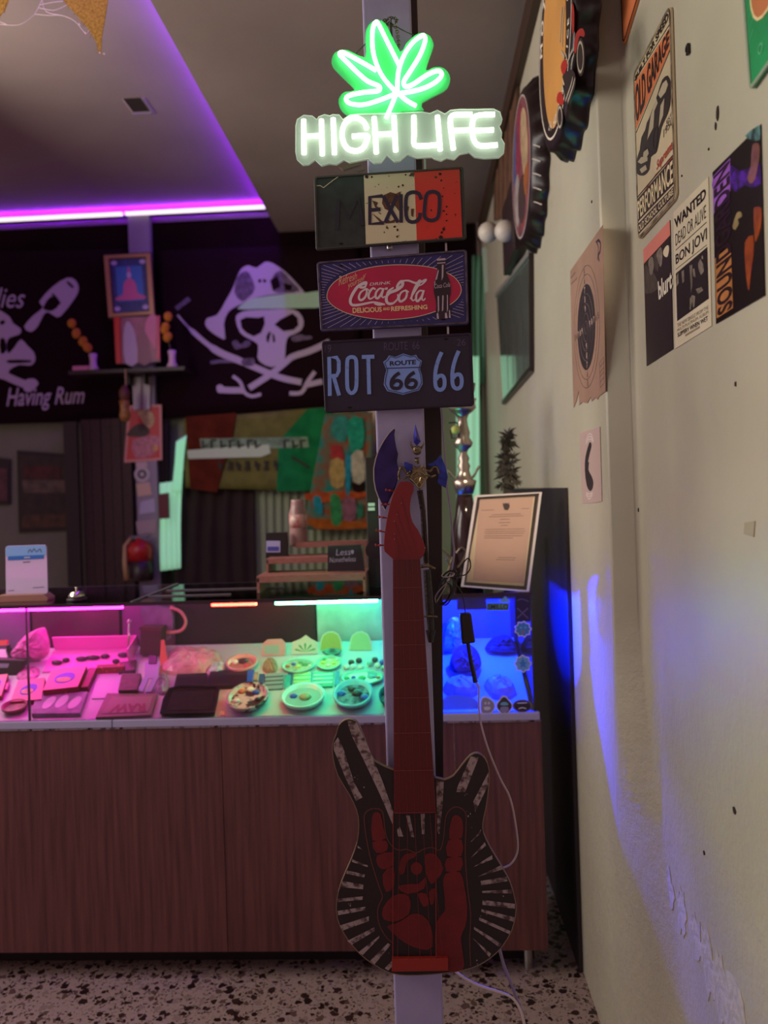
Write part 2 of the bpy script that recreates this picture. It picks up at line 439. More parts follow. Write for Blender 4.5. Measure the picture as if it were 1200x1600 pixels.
led('light_strip', (XSTEP-.014, .6, ZU-.050), (XSTEP-.002, 4.85, ZU-.038), pm2, 'purple light strip hidden on the step between the raised and the lowered ceiling')

# ================================================================ post with signs
YP = 1.58
px0, px1 = PY(587, 660, YP).x, PY(663, 660, YP).x
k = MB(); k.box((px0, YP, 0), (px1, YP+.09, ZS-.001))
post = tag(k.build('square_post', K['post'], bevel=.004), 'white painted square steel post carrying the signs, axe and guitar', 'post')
a, b = PY(630, 100, 1.72), PY(655, 100, 1.72)
k = MB(); k.box((a.x, 1.72, 0.9), (b.x, 1.76, ZS-.001))
tag(k.build('black_pipe', K['black'], bevel=.003), 'thin black square pipe behind the white post, seen at the very top', 'pipe')
f9 = Frame(PY(670, 900, 1.69)); g9 = f9.crop(0,0,1); k = MB()
k.prism([g9(655,560), g9(687,560), g9(690,660), g9(691,900), g9(694,1320), g9(660,1320)], -.026, 0)
tag(k.build('black_board', K['black'], fr=f9, bevel=.002), 'narrow black board behind the right side of the white post', 'board')

# ---------------------------------------------------------------- neon sign
NY = 1.50
fr = FY(625, 150, NY)
neon = thing('neon_sign', 'glowing neon sign of a green leaf over white capitals at the top of the post', 'neon sign', fr)
cA = fr.crop(500, 20, 220/1200); cB = fr.crop(450, 160, 350/1200)
leafbk = acrylic('acrylic_green', '#50c878', .42, (.20,1.0,.36), .26)
leafbk.node_tree.nodes['Principled BSDF'].inputs['Transmission Weight'].default_value = 0
wordbk = acrylic('acrylic_white', '#a8bcaa', .45, (.80,1.0,.80), .30)
T = [(245,880),(190,840),(158,770),(170,715),(215,675),(300,660),(200,555),(110,460),(100,400),(125,345),(180,318),(250,325),(385,385),(385,250),(392,150),(440,80),(500,62),(545,85),(580,130),(683,335),(730,270),(790,210),(840,178),(890,175),(940,205),(965,260),(960,310),(900,490),(960,470),(1030,465),(1085,500),(1110,560),(1095,620),(1050,670),(870,765),(885,830)]
MB().prism(smooth_path([cA(*p) for p in T], 2), -.004, .001).build('leaf_backing', leafbk, neon)
T = [(42,270),(42,130),(50,95),(85,72),(130,75),(155,95),(165,80),(195,68),(225,75),(240,68),(275,70),(295,95),(330,72),(380,66),(560,62),(720,55),(760,62),(800,45),(840,65),(870,45),(920,40),(1000,40),(1100,38),(1135,55),(1147,95),(1140,120),(1130,130),(1145,165),(1142,195),(1160,225),(1155,275),(1130,298),(1050,302),(1000,295),(970,270),(920,280),(890,308),(850,300),(820,315),(785,305),(770,295),(690,300),(640,280),(600,315),(570,320),(530,285),(500,325),(460,328),(430,305),(380,315),(330,325),(300,310),(260,335),(220,330),(180,342),(145,310),(110,335),(80,338),(50,310)]
MB().prism([cB(*p) for p in T], -.0035, .0015).build('word_backing', wordbk, neon)
rim = mat('acrylic_edge', '#e8fff0', .3)
MB().ribbon([cB(*p) for p in T], .0012, .0016, .003, True).build('backing_edge', rim, neon)
gt = mat('neon_green', '#ffffff', .4, emit=8.5, ecol=(.34, 1.0, .46))
wt = mat('neon_white', '#ffffff', .4, emit=2.5, ecol=(1.0, .99, .84))
gt_core = mat('neon_core', '#ffffff', .4, emit=1.6, ecol=(1.0, 1.0, .88))
def ntube(name, paths, r, m, z=.010, n=3):
    for p in paths:
        k = MB(); k.tube([q+(z,) for q in (smooth_path(p, n) if len(p) > 2 else p)], r, 8); k.build(name, m, neon, smooth=True)
LA = [[(655,705),(560,600),(500,500),(458,370),(448,250),(455,150),(480,105),(505,130),(560,240),(620,360),(680,480)],
      [(660,690),(662,600),(675,500),(720,380),(790,280),(860,225),(890,225),(895,270),(850,390),(770,520),(715,610),(730,650),(790,635),(900,560),(990,520),(1030,530),(1030,570),(960,630),(840,680),(670,712)],
      [(640,715),(500,770),(370,805),(260,795),(225,755),(260,725),(380,700),(490,690),(515,665),(490,640),(400,600),(290,500),(200,410),(170,380),(190,360),(250,385),(360,445),(480,515)],
      [(650,715),(620,790),(565,920)], [(665,705),(740,770),(820,815)]]
ntube('leaf_tube', [[cA(*p) for p in q] for q in LA], .0039, gt)
# bright inner phosphor line that shows through the tube wall
LB = [[(88,105),(90,290)],[(182,105),(187,295)],[(90,195),(185,190)],[(245,98),(252,290)],[(345,195),(425,190),(424,215),(405,255),(370,272),(325,262),(300,225),(292,180),(305,130),(340,100),(375,98),(410,120),(425,155)],
      [(463,92),(475,285)],[(568,85),(578,275)],[(470,185),(572,180)],[(675,85),(676,180),(678,240),(735,245),(795,240)],[(800,85),(815,270)],
      [(885,265),(873,170),(868,105),(890,80),(985,78)],[(875,165),(985,160)],[(1105,78),(1020,82),(990,105),(985,170),(998,222),(1030,245),(1120,240)],[(987,165),(1100,160)]]
ntube('letter_tube', [[cB(*p) for p in q] for q in LB], .0049, wt)
k = MB()
for p in ([(590,45),(500,160),(385,240),(270,365)], [(600,60),(680,110),(760,150),(830,175)]):
    k.tube([cA(*q)+(-.010,) for q in smooth_path(p, 5)], .0011, 5)
k.build('hanging_cord', mat('cord_dark', '#3a4034', .5), neon)
k = MB()
def chain(k, path, r=.004, wr=.0008):
    for i in range(len(path)-1):
        a, b = Vector(path[i]), Vector(path[i+1]); c = (a+b)/2; t = (b-a).normalized()
        s = Vector((0,0,1)) if i % 2 else t.cross(Vector((0,0,1)))
        s = (s - t*s.dot(t)).normalized()
        k.tube([c+t*(cos(2*pi*q/8)*(b-a).length*.72)+s*(sin(2*pi*q/8)*r*.7) for q in range(8)], wr, 4, True)
pth = smooth_path([cA(545,40)+(-.006,), cA(575,90)+(-.006,), cA(640,100)+(-.006,), cA(665,200)+(-.006,), cA(672,280)+(-.006,)], 5)
chain(k, pth); chain(k, smooth_path([cA(560,50)+(-.006,), cA(600,25)+(-.006,), cA(655,40)+(-.006,), cA(640,75)+(-.006,)], 4))
k.build('chain', mat('chain_dark', '#6b5f48', .35, metal=.9), neon)
k = MB(); k.tube([cA(600,60)+(-.075,), cA(600,60)+(-.004,), cA(600,40)+(-.002,)], .0025, 6); k.build('hook', K['darksteel'], neon)

# ---------------------------------------------------------------- plates
def plate(name, label, fr, Q, bodym, rimm, r=.045, holes=()):
    t = thing(name, label, 'sign', fr, 'metal plates down the post')
    MB().prism(qrr(Q, r, 2.0, 4), -.004, .0).build('plate_body', bodym, t, bevel=.0015)
    MB().ribbon(qrr(Q, r*.8, 2.0, 4, .022), .0032, 0, .0022, True).build('plate_rim', rimm, t)
    k = MB()
    for s, tt in holes:
        c = Q(s, tt); k.prism(ell(c[0], c[1], .0045, .002, 10), .0, .0006)
    if holes: k.build('slot_hole', K['ink'], t)
    return t
PLY = 1.562
# 1: flag plate
fr = FY(612, 325, PLY); c = fr.crop(480, 255, 260/1200); Q = quad(c(48,95), c(1128,22), c(1150,550), c(62,632))
pn = dict(scale=70, thr=(.36, .40))
dk = mat('plate_green', '#2c3434', .45, var=.4, scale=40)
t = plate('mexico_plate', 'worn metal plate in dark green, white and red lettered MEXICO', fr, Q, dk, mat('rim_dark', '#4a4440', .4, metal=.5), holes=((.17,.07),(.83,.92),(.83,.09)))
def band(s0, s1, m, nm):
    MB().prism([Q(s0,.035), Q(s1,.035), Q(s1,.965), Q(s0,.965)], 0, .0008).build(nm, m, t)
band(.335, .672, mat('plate_cream', '#d2c4a6', .5, var=.75, scale=55, thr=(.33, .37), col2='#4a3428'), 'white_stripe')
band(.672, .972, mat('plate_red', '#d0342a', .45, var=.6, scale=60, thr=(.30, .33), col2='#3a1512'), 'red_stripe')
# eagle emblem traced as three worn shapes
em = mat('emblem_brown', '#6b3c22', .6, var=.5, scale=90); k = MB()
for P_ in ([(545,235),(600,210),(640,222),(672,205),(680,260),(692,320),(660,345),(620,290),(585,300),(600,350),(560,330),(540,290)],
          [(470,270),(510,285),(500,310),(530,330),(490,320)], [(470,365),(520,400),(560,440),(520,420)], [(560,390),(600,420),(640,400),(630,430),(580,435)],
          [(700,300),(735,315),(730,345),(705,335)], [(748,330),(770,330),(765,390),(750,380)]):
    k.prism([c(*p) for p in P_], .0009, .0014)
k.build('eagle_emblem', em, t)
navy = mat('letter_navy', '#2b1f3c', .5)
k = MB(); tw = .0
def rq(x0, y0, x1, y1, sk=0):  # crop rectangle as a quad (slightly tilted with the plate)
    return quad(c(x0, y0), c(x1, y0-.068*(x1-x0)), c(x1, y1-.068*(x1-x0)), c(x0, y1))
def strokes(k, paths, w_, z0, z1):
    for p in paths: k.ribbon([c(*q) for q in p], w_*.2167*NY/1220*1.04, z0, z1)
sw = 26
k2 = MB(); strokes(k2, [[(215,480),(228,262),(300,400),(372,255),(400,450)]], sw, .0009, .0015)
k2.build('letter_faded', mat('letter_faded', '#262230', .5), t)
strokes(k, [[(545,238),(452,246),(452,440),(552,432)],[(452,340),(530,334)],[(548,238),(655,428)],[(648,232),(562,432)],[(676,225),(678,430)],
            smooth_path([(822,262),(805,222),(765,210),(725,225),(712,270),(714,380),(735,420),(775,425),(808,400),(815,360)],2)], sw, .0009, .0016)
k.ribbon([c(*q) for q in smooth_path([(852,270),(865,222),(905,206),(945,222),(955,265),(950,360),(935,400),(895,415),(855,400),(845,360)],2,True)], sw*.2167*PLY/1220, .0009, .0016, True)
k.build('lettering', navy, t)
k = MB(); k.ribbon([c(*q) for q in [(55,165),(95,163),(118,178),(180,130),(230,95)]], .0012, .0001, .0012); k.build('scratch', K['cream'], t)
k = MB()
for x, y, w_ in ((960,80,14),(965,125,9),(985,180,6),(975,240,8),(1005,315,9),(985,345,10),(1005,370,8),(1005,415,10),(985,475,16),(970,500,12),(965,535,22),(930,550,10),(430,100,16),(465,100,10),(710,85,8),(742,90,9),(660,170,10),(690,160,9),(630,460,11),(650,480,12),(650,530,10),(590,95,6),(555,500,6),(490,170,5),(515,155,5)):
    q = c(x, y); s_ = w_*.000245
    k.prism([(q[0]+s_*cos(a_)*random.uniform(.5,1.2), q[1]+s_*sin(a_)*random.uniform(.5,1.2)) for a_ in [i*pi/3 for i in range(6)]], .0008, .0013)
k.build('rust_spot', mat('rust', '#31170f', .9), t)

# 2: soda plate
fr = FY(615, 454, PLY); c = fr.crop(490, 385, 250/1200); Q = quad(c(22,115), c(1150,20), c(1165,585), c(52,642))
t = plate('soda_plate', 'blue metal plate with a red oval, white script and a soda bottle', fr, Q, mat('plate_blue', '#2a2468', .42, var=.35, scale=25), mat('rim_chip', '#6a5a6a', .4, metal=.5, var=.6, scale=60), holes=((.165,.915),(.83,.085)))
k = MB(); cx, cy = c(605,345)
for i in range(76):
    a_ = 2*pi*i/76
    ux, uy = cos(a_), sin(a_)
    e = c(605+505*cos(a_)*1.04, 345+205*sin(a_)*1.08)
    # run from the oval to just inside the rim
    best = None
    for s_ in range(1, 120):
        x, y = 605+505*cos(a_)*(1.03+s_*.02), 345+205*sin(a_)*(1.07+s_*.02)
        yy = y+ (x-600)*.075
        if x < 55 or x > 1128 or yy < 100 or yy > 575: break
        best = (x, y)
    if best: k.ribbon([e, c(*best)], .0006, .0, .0006)
k.build('ray_line', mat('ray_line', '#c4b0cc', .6), t)
oval = [(100,375),(120,310),(180,250),(280,200),(420,160),(560,142),(700,140),(830,150),(930,172),(1030,215),(1085,265),(1108,325),(1085,385),(1020,440),(910,490),(790,525),(650,545),(520,550),(390,535),(260,505),(165,460),(115,415)]
OV = smooth_path([c(*p) for p in oval], 3, True)
MB().prism(OV, 0, .0009).build('oval_panel', mat('oval_red', '#b81c4a', .42, var=.12, scale=12), t)
MB().ribbon(OV, .0011, .0, .0013, True).build('oval_border', K['cream'], t)
scr = mat('script_white', '#d8c8d4', .5)
k = MB()
def st(p, w_): 
    pts = smooth_path([c(*q) for q in p], 4); n = len(pts)
    ws = [w_*.00027*(.55+.45*sin(pi*min(1, (i+1)/n*1.1))) for i in range(n)]
    k.ribbon(pts, ws, .0009, .0016)
# first word
st([(395,285),(385,305),(360,310),(345,300),(370,282),(398,278),(380,275),(330,305),(290,365),(275,410),(290,440),(340,440),(400,428),(450,420),(500,428),(535,438)],22)
st([(395,318),(355,345),(340,385),(355,405),(385,385),(400,345),(395,318),(420,335)],17)
st([(465,325),(445,315),(420,345),(412,380),(428,395),(462,372)],17)
st([(520,320),(495,318),(470,345),(465,380),(482,390),(510,355),(525,315),(512,370),(522,385),(535,375)],17)
k.prism([c(*p) for p in [(535,312),(556,308),(556,324),(536,328)]], .0009, .0016)
# second word
st([(650,300),(632,322),(628,300),(650,268),(668,268),(662,300),(620,330),(570,350),(545,385),(552,425),(590,432),(630,395),(632,360)],22)
st([(600,310),(560,340),(548,390),(560,425),(600,425)],16)
st([(690,330),(655,350),(640,395),(655,415),(690,390),(700,350),(690,330),(715,345)],17)
st([(725,395),(770,320),(800,265),(790,262),(760,310),(735,380),(745,408),(765,395)],16)
st([(820,335),(795,335),(772,362),(770,405),(785,410),(812,375),(826,330),(812,390),(825,405),(838,390)],17)
st([(655,262),(710,258),(760,275),(800,270),(845,250),(815,285),(780,300)],15)
st([(455,430),(490,440),(520,436),(535,440)],14)
k.build('script_lettering', scr, t)
k = MB(); text(k, 'DRINK', quad(c(420,275), c(578,262), c(580,284), c(420,296)), .0016, .01, .15)
k.build('small_lettering', scr, t)
k = MB(); text(k, 'DELICIOUS', quad(c(292,462), c(510,455), c(512,492), c(294,502)), .0016, .03); text(k, 'AND', quad(c(520,460), c(572,458), c(572,478), c(520,482)), .0016, .02)
text(k, 'REFRESHING', quad(c(580,452), c(852,438), c(854,472), c(582,488)), .0016, .03); k.build('slogan_lettering', mat('slogan', '#e6c896', .5), t)
k = MB()
text(k, 'Refresh', quad(c(185,225), c(325,195), c(328,245), c(190,298)), .0016, .0, .3); text(k, 'yourself', quad(c(250,275), c(395,205), c(385,265), c(258,335)), .0016, 0, .3)
k.build('greeting_lettering', mat('greeting', '#d8a888', .5), t)
bt = [(925,95),(988,90),(990,130),(985,150),(992,190),(1015,245),(1028,300),(1030,350),(1018,395),(1020,440),(1032,490),(1030,540),(920,548),(915,500),(920,450),(915,400),(902,350),(900,290),(915,240),(928,180),(925,140)]
MB().prism([c(*p) for p in bt], .0009, .0018).build('bottle_print', mat('bottle_dark', '#2b1626', .4), t)
k = MB()
for p in ([(932,180),(940,180),(925,250),(912,255)],[(962,140),(975,140),(972,230),(960,260)],[(930,375),(940,375),(942,480),(932,500)],[(965,370),(975,370),(972,480),(962,490)],[(1000,365),(1006,365),(1008,470),(1000,500)],[(922,505),(935,500),(940,545),(925,545)],[(985,500),(998,500),(1005,540),(985,540)],[(1015,480),(1022,480),(1028,538),(1015,538)],[(925,95),(988,90),(990,105),(926,110)],[(926,125),(988,120),(988,128),(926,133)],[(906,268),(914,258),(910,290),(904,300)]):
    k.prism([c(*q) for q in p], .0018, .0023)
text(k, 'Coca Cola', quad(c(905,285), c(1022,270), c(1024,305), c(906,318)), .0024, .0, .25)
k.build('bottle_highlight', mat('bottle_light', '#b6a0b4', .4), t)

# 3: route plate
fr = FY(621, 585, PLY); c = fr.crop(470, 380, .25); Q = quad(c(128,612), c(1068,558), c(1085,1018), c(150,1062))
t = plate('route_plate', 'dark blue metal plate reading ROT 66 around a pale blue route shield', fr, Q, mat('plate_navy', '#231633', .4, var=.3, scale=20), mat('rim_navy', '#2c2036', .35, metal=.4), holes=((.17,.06),(.83,.93)))
pale = mat('plate_pale', '#7c98e4', .5, var=.25, scale=90, thr=(.3,.4))
k = MB(); g = .25*PLY/1220
for p in ([(182,955),(178,715),(225,715),(238,740),(238,800),(225,828),(182,830)], [(205,830),(240,952)], [(382,712),(460,710)], [(422,712),(428,945)]):
    k.ribbon([c(*q) for q in p], 24*g, 0, .0018)
k.ribbon(smooth_path([c(*q) for q in [(290,745),(300,718),(322,712),(342,722),(348,760),(348,890),(335,928),(315,938),(297,920),(290,880)]], 2, True), 24*g, 0, .0018, True)
k.build('lettering', pale, t); k = MB()
for dx, dy in ((0,0),(107,-8)):
    k.ribbon(smooth_path([c(x+dx, y+dy) for x, y in [(880,682),(858,735),(842,800),(840,870),(848,905),(872,918),(895,900),(898,855),(885,830),(862,832),(845,852)]], 3), 24*g, 0, .0018)
k.build('lettering', pale, t)
sh = [(515,742),(535,728),(552,702),(590,712),(640,690),(690,706),(720,698),(735,722),(757,735),(745,790),(758,830),(762,880),(740,920),(700,930),(640,948),(590,935),(540,925),(518,885),(525,830),(535,795)]
MB().prism([c(*p) for p in sh], 0, .0014).build('route_shield', pale, t)
k = MB(); text(k, 'ROUTE', quad(c(556,738), c(720,728), c(720,758), c(556,768)), .0016, .035); 
for dx, dy in ((0,0),(93,-4)):
    k.ribbon(smooth_path([c(x+dx, y+dy) for x, y in [(618,812),(590,830),(568,862),(568,895),(585,908),(615,905),(628,880),(615,862),(590,862),(572,880)]], 3), 22*g, .0014, .002)
k.ribbon([c(535,783), c(748,776)], 5*g, .0014, .002)
k.ribbon([c(*p) for p in [(640+(x-640)*.93, 820+(y-820)*.94) for x, y in sh]], 4*g, .0014, .0019, True)
k.build('shield_lettering', mat('shield_ink', '#1f1430', .5), t)
k = MB(); text(k, 'ROUTE  66', quad(c(520,622), c(740,612), c(742,662), c(520,672)), .0008, -.01)
text(k, '19', quad(c(150,638), c(190,636), c(190,682), c(150,684)), .0008, -.01); text(k, '26', quad(c(975,600), c(1030,597), c(1030,640), c(975,643)), .0008, -.01)
k.build('embossed_lettering', mat('emboss', '#54446e', .45), t)
# small fixings between the plates
for i, (x, y, lb) in enumerate(((609,387,'small steel screw under the red white and green plate'),(664,259,'small bolt above the red end of the topmost plate'),(697,389,'thin pin above the soda plate on the right'),(700,519,'thin pin above the route plate on the right'))):
    fr = FY(x, y, 1.575); k = MB(); k.lathe([(.0025,-.006),(.0025,.0),(.006,.0),(.006,.004),(.004,.006)], (0,0,0), 'z', 10) if i == 0 else k.box((-.002,-.012,-.004),(.002,.012,.004))
    tag(k.build('screw' if i == 0 else 'pin', K['steel'], fr=fr), lb, 'screw')
fr = FY(559, 262, 1.575); k = MB(); c = fr.crop(440,0,1/3)
for p in ([(270,785),(360,765),(372,775),(290,800)],[(345,800),(385,790),(390,798),(360,806)]): k.prism([c(*q) for q in p], -.004, .004)
tag(k.build('bracket', mat('bracket','#7a6258',.5,metal=.4), fr=fr), 'bent metal bracket between the neon sign and the topmost plate', 'bracket')

# ---------------------------------------------------------------- axe
fr = FY(655, 760, 1.566); c = fr.crop(570, 650, .125)
ax = thing('battle_axe', 'ornamental double-bladed fantasy axe hanging on the white post behind the guitar', 'axe', fr)
ap = mat('blade_purple', '#3a2a6a', .35, metal=.6, var=.55, scale=25)
bp_ = mat('blade_blue', '#3a48b0', .35, metal=.6, var=.6, scale=45)
P_ = [(365,152),(300,215),(235,310),(175,420),(135,540),(112,660),(114,800),(135,920),(170,1015),(215,1110),(255,1180),(285,1100),(330,1000),(380,900),(410,800),(432,720),(415,640),(402,570),(415,470),(395,400),(380,320),(370,230),(378,170)]
o = MB().prism([c(*p) for p in P_], -.003, .003, .0).build('blade', ap, ax, bevel=.002)
MB().ribbon([c(*p) for p in P_[:11]], .0022, -.001, .0035).build('cutting_edge', K['steel'], o)
P_ = [(945,482),(900,545),(855,580),(780,605),(830,640),(890,620),(920,700),(922,760),(905,810),(925,850),(1012,902),(1038,760),(1010,630),(965,525)]
MB().prism([c(*p) for p in P_], -.003, .003).build('blade', bp_, ax, bevel=.0015)
MB().prism([c(*p) for p in [(490,580),(515,575),(600,610),(590,680),(540,695),(500,650)]], -.003, .004).build('blade_root', bp_, ax)
gold = mat('old_gold', '#8a7860', .35, metal=.85, var=.6, scale=120, bump=.8, bscale=160)
k = MB(); z = .004
tip = [c(632,100), c(606,250), c(612,330), c(650,372), c(700,320), c(668,220)]
a = sum(p[0] for p in tip)/6, sum(p[1] for p in tip)/6
k.add([p+(.0,) for p in tip]+[a+(.012,)], [(i,(i+1) % 6,6) for i in range(6)]+[(5,4,3,2,1,0)])
k.build('spear_tip', mat('spear_blue', '#4a48b8', .3, metal=.7), ax)
k = MB(); s = .000162
b0 = c(655,430); k.ball((b0[0], b0[1], .006), .0095, 12, 1, 1.05, .9)
for p in [(575,345),(735,340)]:
    q = c(*p); k.tube([(b0[0]+(q[0]-b0[0])*.55, b0[1]+.003, .006), (q[0], q[1]-.002, .008), (q[0]*.98+b0[0]*.02, q[1]+.004, .006)], [.003,.002,.0005], 5)
for dx in (-.0035, .0035): k.ball((b0[0]+dx, b0[1]+.001, .0135), .0022, 6)
k.build('skull_finial', gold, ax)
k = MB(); k.lathe([(.005,0),(.0035,.003),(.005,.006),(.0035,.009),(.006,.013)], (c(655,600)[0], c(655,600)[1], .005), 'y', 10); k.build('collar', gold, ax)
P_ = [(595,615),(655,640),(722,615),(765,660),(792,750),(760,800),(740,850),(685,935),(625,855),(560,800),(548,760),(575,690)]
o = MB().prism([c(*p) for p in P_], -.002, .011, .004).build('centre_boss', gold, ax)
k = MB()
for p in ([(600,625),(630,650),(690,650),(720,620)],[(585,740),(640,700),(700,700),(760,740)],[(560,780),(620,830),(680,900),(735,830),(785,760)],[(620,800),(660,770),(680,830),(700,770),(740,790)],[(640,870),(680,820),(720,870)]):
    k.tube([c(*q)+(.0115,) for q in smooth_path(p,3)], .0011, 5)
k.build('boss_scroll', mat('gold_light', '#a8946c', .3, metal=.9), o)
k = MB()
for p in ([(575,690),(530,720),(490,660),(450,650),(425,720),(430,800)],[(570,740),(520,760),(480,800)],[(770,680),(820,690),(860,640),(905,650),(925,720)],[(780,740),(830,760),(890,740)]):
    k.tube([c(*q)+(.006,) for q in smooth_path(p,3)], .0024, 6)
k.build('claw_arm', gold, ax)
g = fr.crop(0, 0, 1)
k = MB(); path = [g(656,766), g(661,800), g(666,880)]; k.tube([p+(.004,) for p in path], [.0062,.0055,.0055], 10)
k.build('shaft', mat('axe_shaft', '#33211f', .4, metal=.5, var=.7, scale=60, bump=.6, bscale=120), ax)
k = MB(); k.tube([g(667,890)+(.004,), g(671,945)+(.004,), g(674,990)+(.004,)], [.0075,.0085,.0065], 10); k.tube([g(673,985)+(.004,), g(673,1003)+(.004,)], [.010,.005], 10)
k.build('grip', mat('axe_grip', '#251818', .5, var=.5, scale=90, bump=.5, bscale=140), ax)
k = MB(); k.tube([g(657,885)+(.008,), g(667,883)+(.010,), g(680,888)+(.008,)], [.003,.0045,.002], 7); k.build('guard', gold, ax)
k = MB(); k.tube([g(661,963)+(.006,), g(672,961)+(.014,), g(683,963)+(.006,)], .002, 6)
k.build('guard', gold, ax)

# ---------------------------------------------------------------- guitar cut-out
fr = FY(648, 1300, 1.548); c = fr.crop(500, 1100, 340/1200); h = fr.crop(570, 740, 130/1200); g = fr.crop(0,0,1)
gu = thing('guitar_sign', 'cut-out electric guitar with a dark red neck, striped black body and a red horned hand', 'guitar', fr)
BO = [(405,360),(300,310),(262,232),(215,112),(180,84),(140,86),(105,115),(90,165),(70,220),(75,300),(100,390),(160,490),(203,580),(215,660),(205,760),(170,860),(118,980),(93,1080),(98,1180),(140,1270),(220,1370),(300,1430),(385,1475),(480,1488),(600,1484),(720,1472),(800,1458),(870,1435),(940,1392),(1000,1335),(1055,1245),(1078,1150),(1076,1080),(1048,980),(1000,890),(940,790),(902,710),(897,650),(915,560),(930,450),(932,360),(908,295),(870,268),(830,280),(785,330),(735,393),(685,415),(635,402)]
BOs = smooth_path([c(*p) for p in BO[:-1]], 2) + [c(*BO[-1])]
body = MB().prism(BOs, -.008, .004).build('body', mat('guitar_black', '#1f0f11', .5, var=.25, scale=15), gu, bevel=.0012)
MB().ribbon(BOs, .0016, -.004, .0043, False).build('body_edge', mat('plywood_edge', '#7c6452', .7), body)
wh = mat('ray_worn', '#9a8688', .75, var=.5, scale=85, thr=(.38,.55), col2='#4a3134')
rays = [[(150,85),(205,100),(270,240),(345,420),(405,590),(405,668),(330,490),(240,300),(175,170)],
 [(100,180),(130,240),(190,430),(235,510),(200,530),(150,420),(78,250),(76,215)],[(425,690),(440,670),(460,725),(432,725)],[(475,610),(495,610),(520,730),(502,725)],[(555,600),(578,600),(575,712),(562,712)],
 [(640,415),(682,425),(675,560),(658,712),(647,700)],[(830,285),(875,290),(800,480),(752,480),(757,455)],[(928,372),(928,440),(855,590),(845,532)],
 [(830,755),(888,685),(882,710),(838,750)],[(828,845),(908,757),(915,775)],[(845,893),(948,828),(950,850)],[(872,945),(995,885),(1008,905)],[(885,970),(1028,947),(1033,970),(888,993)],
 [(893,1025),(1058,1017),(1060,1038),(893,1035)],[(895,1075),(1073,1096),(1073,1122),(895,1100)],[(890,1125),(1070,1170),(1068,1195),(888,1138)],[(878,1170),(1048,1245),(1043,1262),(875,1185)],
 [(850,1222),(1000,1316),(988,1333),(848,1235)],[(843,1285),(942,1370),(933,1388)],
 [(208,775),(240,800),(208,787)],[(178,850),(265,885),(262,893),(178,865)],[(150,912),(248,935),(245,950),(147,930)],[(122,970),(240,990),(238,1015),(114,1003)],[(97,1068),(237,1055),(235,1073),(97,1085)],
 [(99,1135),(250,1112),(250,1130),(102,1158)],[(112,1215),(270,1165),(270,1190),(124,1243)],[(152,1300),(300,1225),(302,1245),(177,1320)],[(212,1363),(330,1270),(325,1285),(237,1376)],[(277,1410),(375,1312),(390,1320),(302,1428)],[(358,1450),(400,1405),(398,1440),(377,1462)]]
for r_ in rays: MB().prism([c(*p) for p in r_], .004, .0046).build('ray', wh, body)
# worn specks
k = MB()
for i in range(26):
    x, y = random.choice([(210,400),(225,350),(330,410),(820,600),(830,660),(165,1105),(370,1350),(880,1410),(1020,1060),(240,450),(815,510),(900,1165),(990,1220),(160,180),(290,1000)])
    q = c(x+random.uniform(-18,18), y+random.uniform(-18,18)); s_ = random.uniform(.0006,.002)
    k.prism([(q[0]+s_*cos(a_)*random.uniform(.4,1.3), q[1]+s_*sin(a_)*random.uniform(.4,1.3)) for a_ in [j*pi/2.5 for j in range(5)]], .004, .0045)
k.build('worn_speck', wh, body)
hr = mat('hand_red', '#6f1014', .6, var=.25, scale=30)
hand = [[(287,620),(310,590),(335,605),(350,680),(362,735),(290,745)],[(290,757),(365,747),(372,800),(312,815)],[(315,830),(400,810),(405,880),(350,905),(318,880)],[(345,935),(405,890),(410,990),(365,1030)],
 [(722,640),(735,612),(760,608),(785,640),(782,730),(712,735)],[(706,747),(780,742),(780,830),(700,830)],[(698,845),(780,840),(775,910),(695,915)],
 [(690,930),(770,920),(795,1000),(812,1120),(800,1220),(775,1280),(792,1400),(785,1455),(705,1466),(705,1385),(640,1385),(640,1200),(690,1130),(680,1000)],
 [(580,825),(640,825),(680,900),(645,960),(612,985),(585,920)],[(440,870),(470,822),(530,815),(520,840),(480,860),(465,925),(440,930)],[(430,1000),(500,985),(545,985),(582,950),(575,1010),(480,1040)],
 [(400,1055),(470,1040),(500,1080),(490,1150),(420,1190),(352,1180),(347,1120)],[(540,1040),(585,1040),(600,1090),(570,1110)],[(600,1030),(635,1010),(630,1080),(610,1100)],
 [(430,1200),(510,1150),(570,1160),(612,1220),(620,1330),(560,1345),(470,1310),(420,1270),(370,1220)]]
k = MB()
for p in hand: k.prism(smooth_path([c(*q) for q in p], 2, True), .004, .0052)
k.prism(ell(*c(532,900), .0116, .0125, 16), .004, .0052)
hp = k.build('horned_hand', hr, body); hp['kind'] = 'stuff' if False else 'part'
del hp['kind']
k = MB()
k.ribbon(smooth_path([c(*q) for q in [(400,1310),(360,1270),(325,1200),(320,1120),(345,1060),(330,1010),(295,900),(265,780),(245,640),(252,595),(290,572),(335,578),(350,610),(365,720),(400,780),(440,800),(480,795),(530,815),(570,795),(620,785),(660,800),(680,740),(690,640),(705,590),(745,562),(785,575),(806,620),(800,800),(812,1000),(830,1150),(825,1300),(830,1440)]], 3), .0022, .004, .0048)
k.build('hand_outline', mat('hand_outline', '#5b2a22', .6), body)
nr = mat('neck_red', '#5c0a0e', .42, var=.2, scale=8, stretch=(60,2,2))
neck = MB().prism([g(613.9,872), g(656.5,872), g(681.3,1267), g(616,1267)], .0042, .012).build('neck', nr, gu, bevel=.001)
HO = [(408,1225),(345,1165),(290,1110),(279,1040),(290,850),(330,600),(380,380),(440,230),(490,140),(560,112),(640,120),(690,150),(708,200),(700,260),(670,340),(655,430),(655,560),(690,700),(760,800),(830,940),(868,1060),(862,1130),(830,1190),(800,1225)]
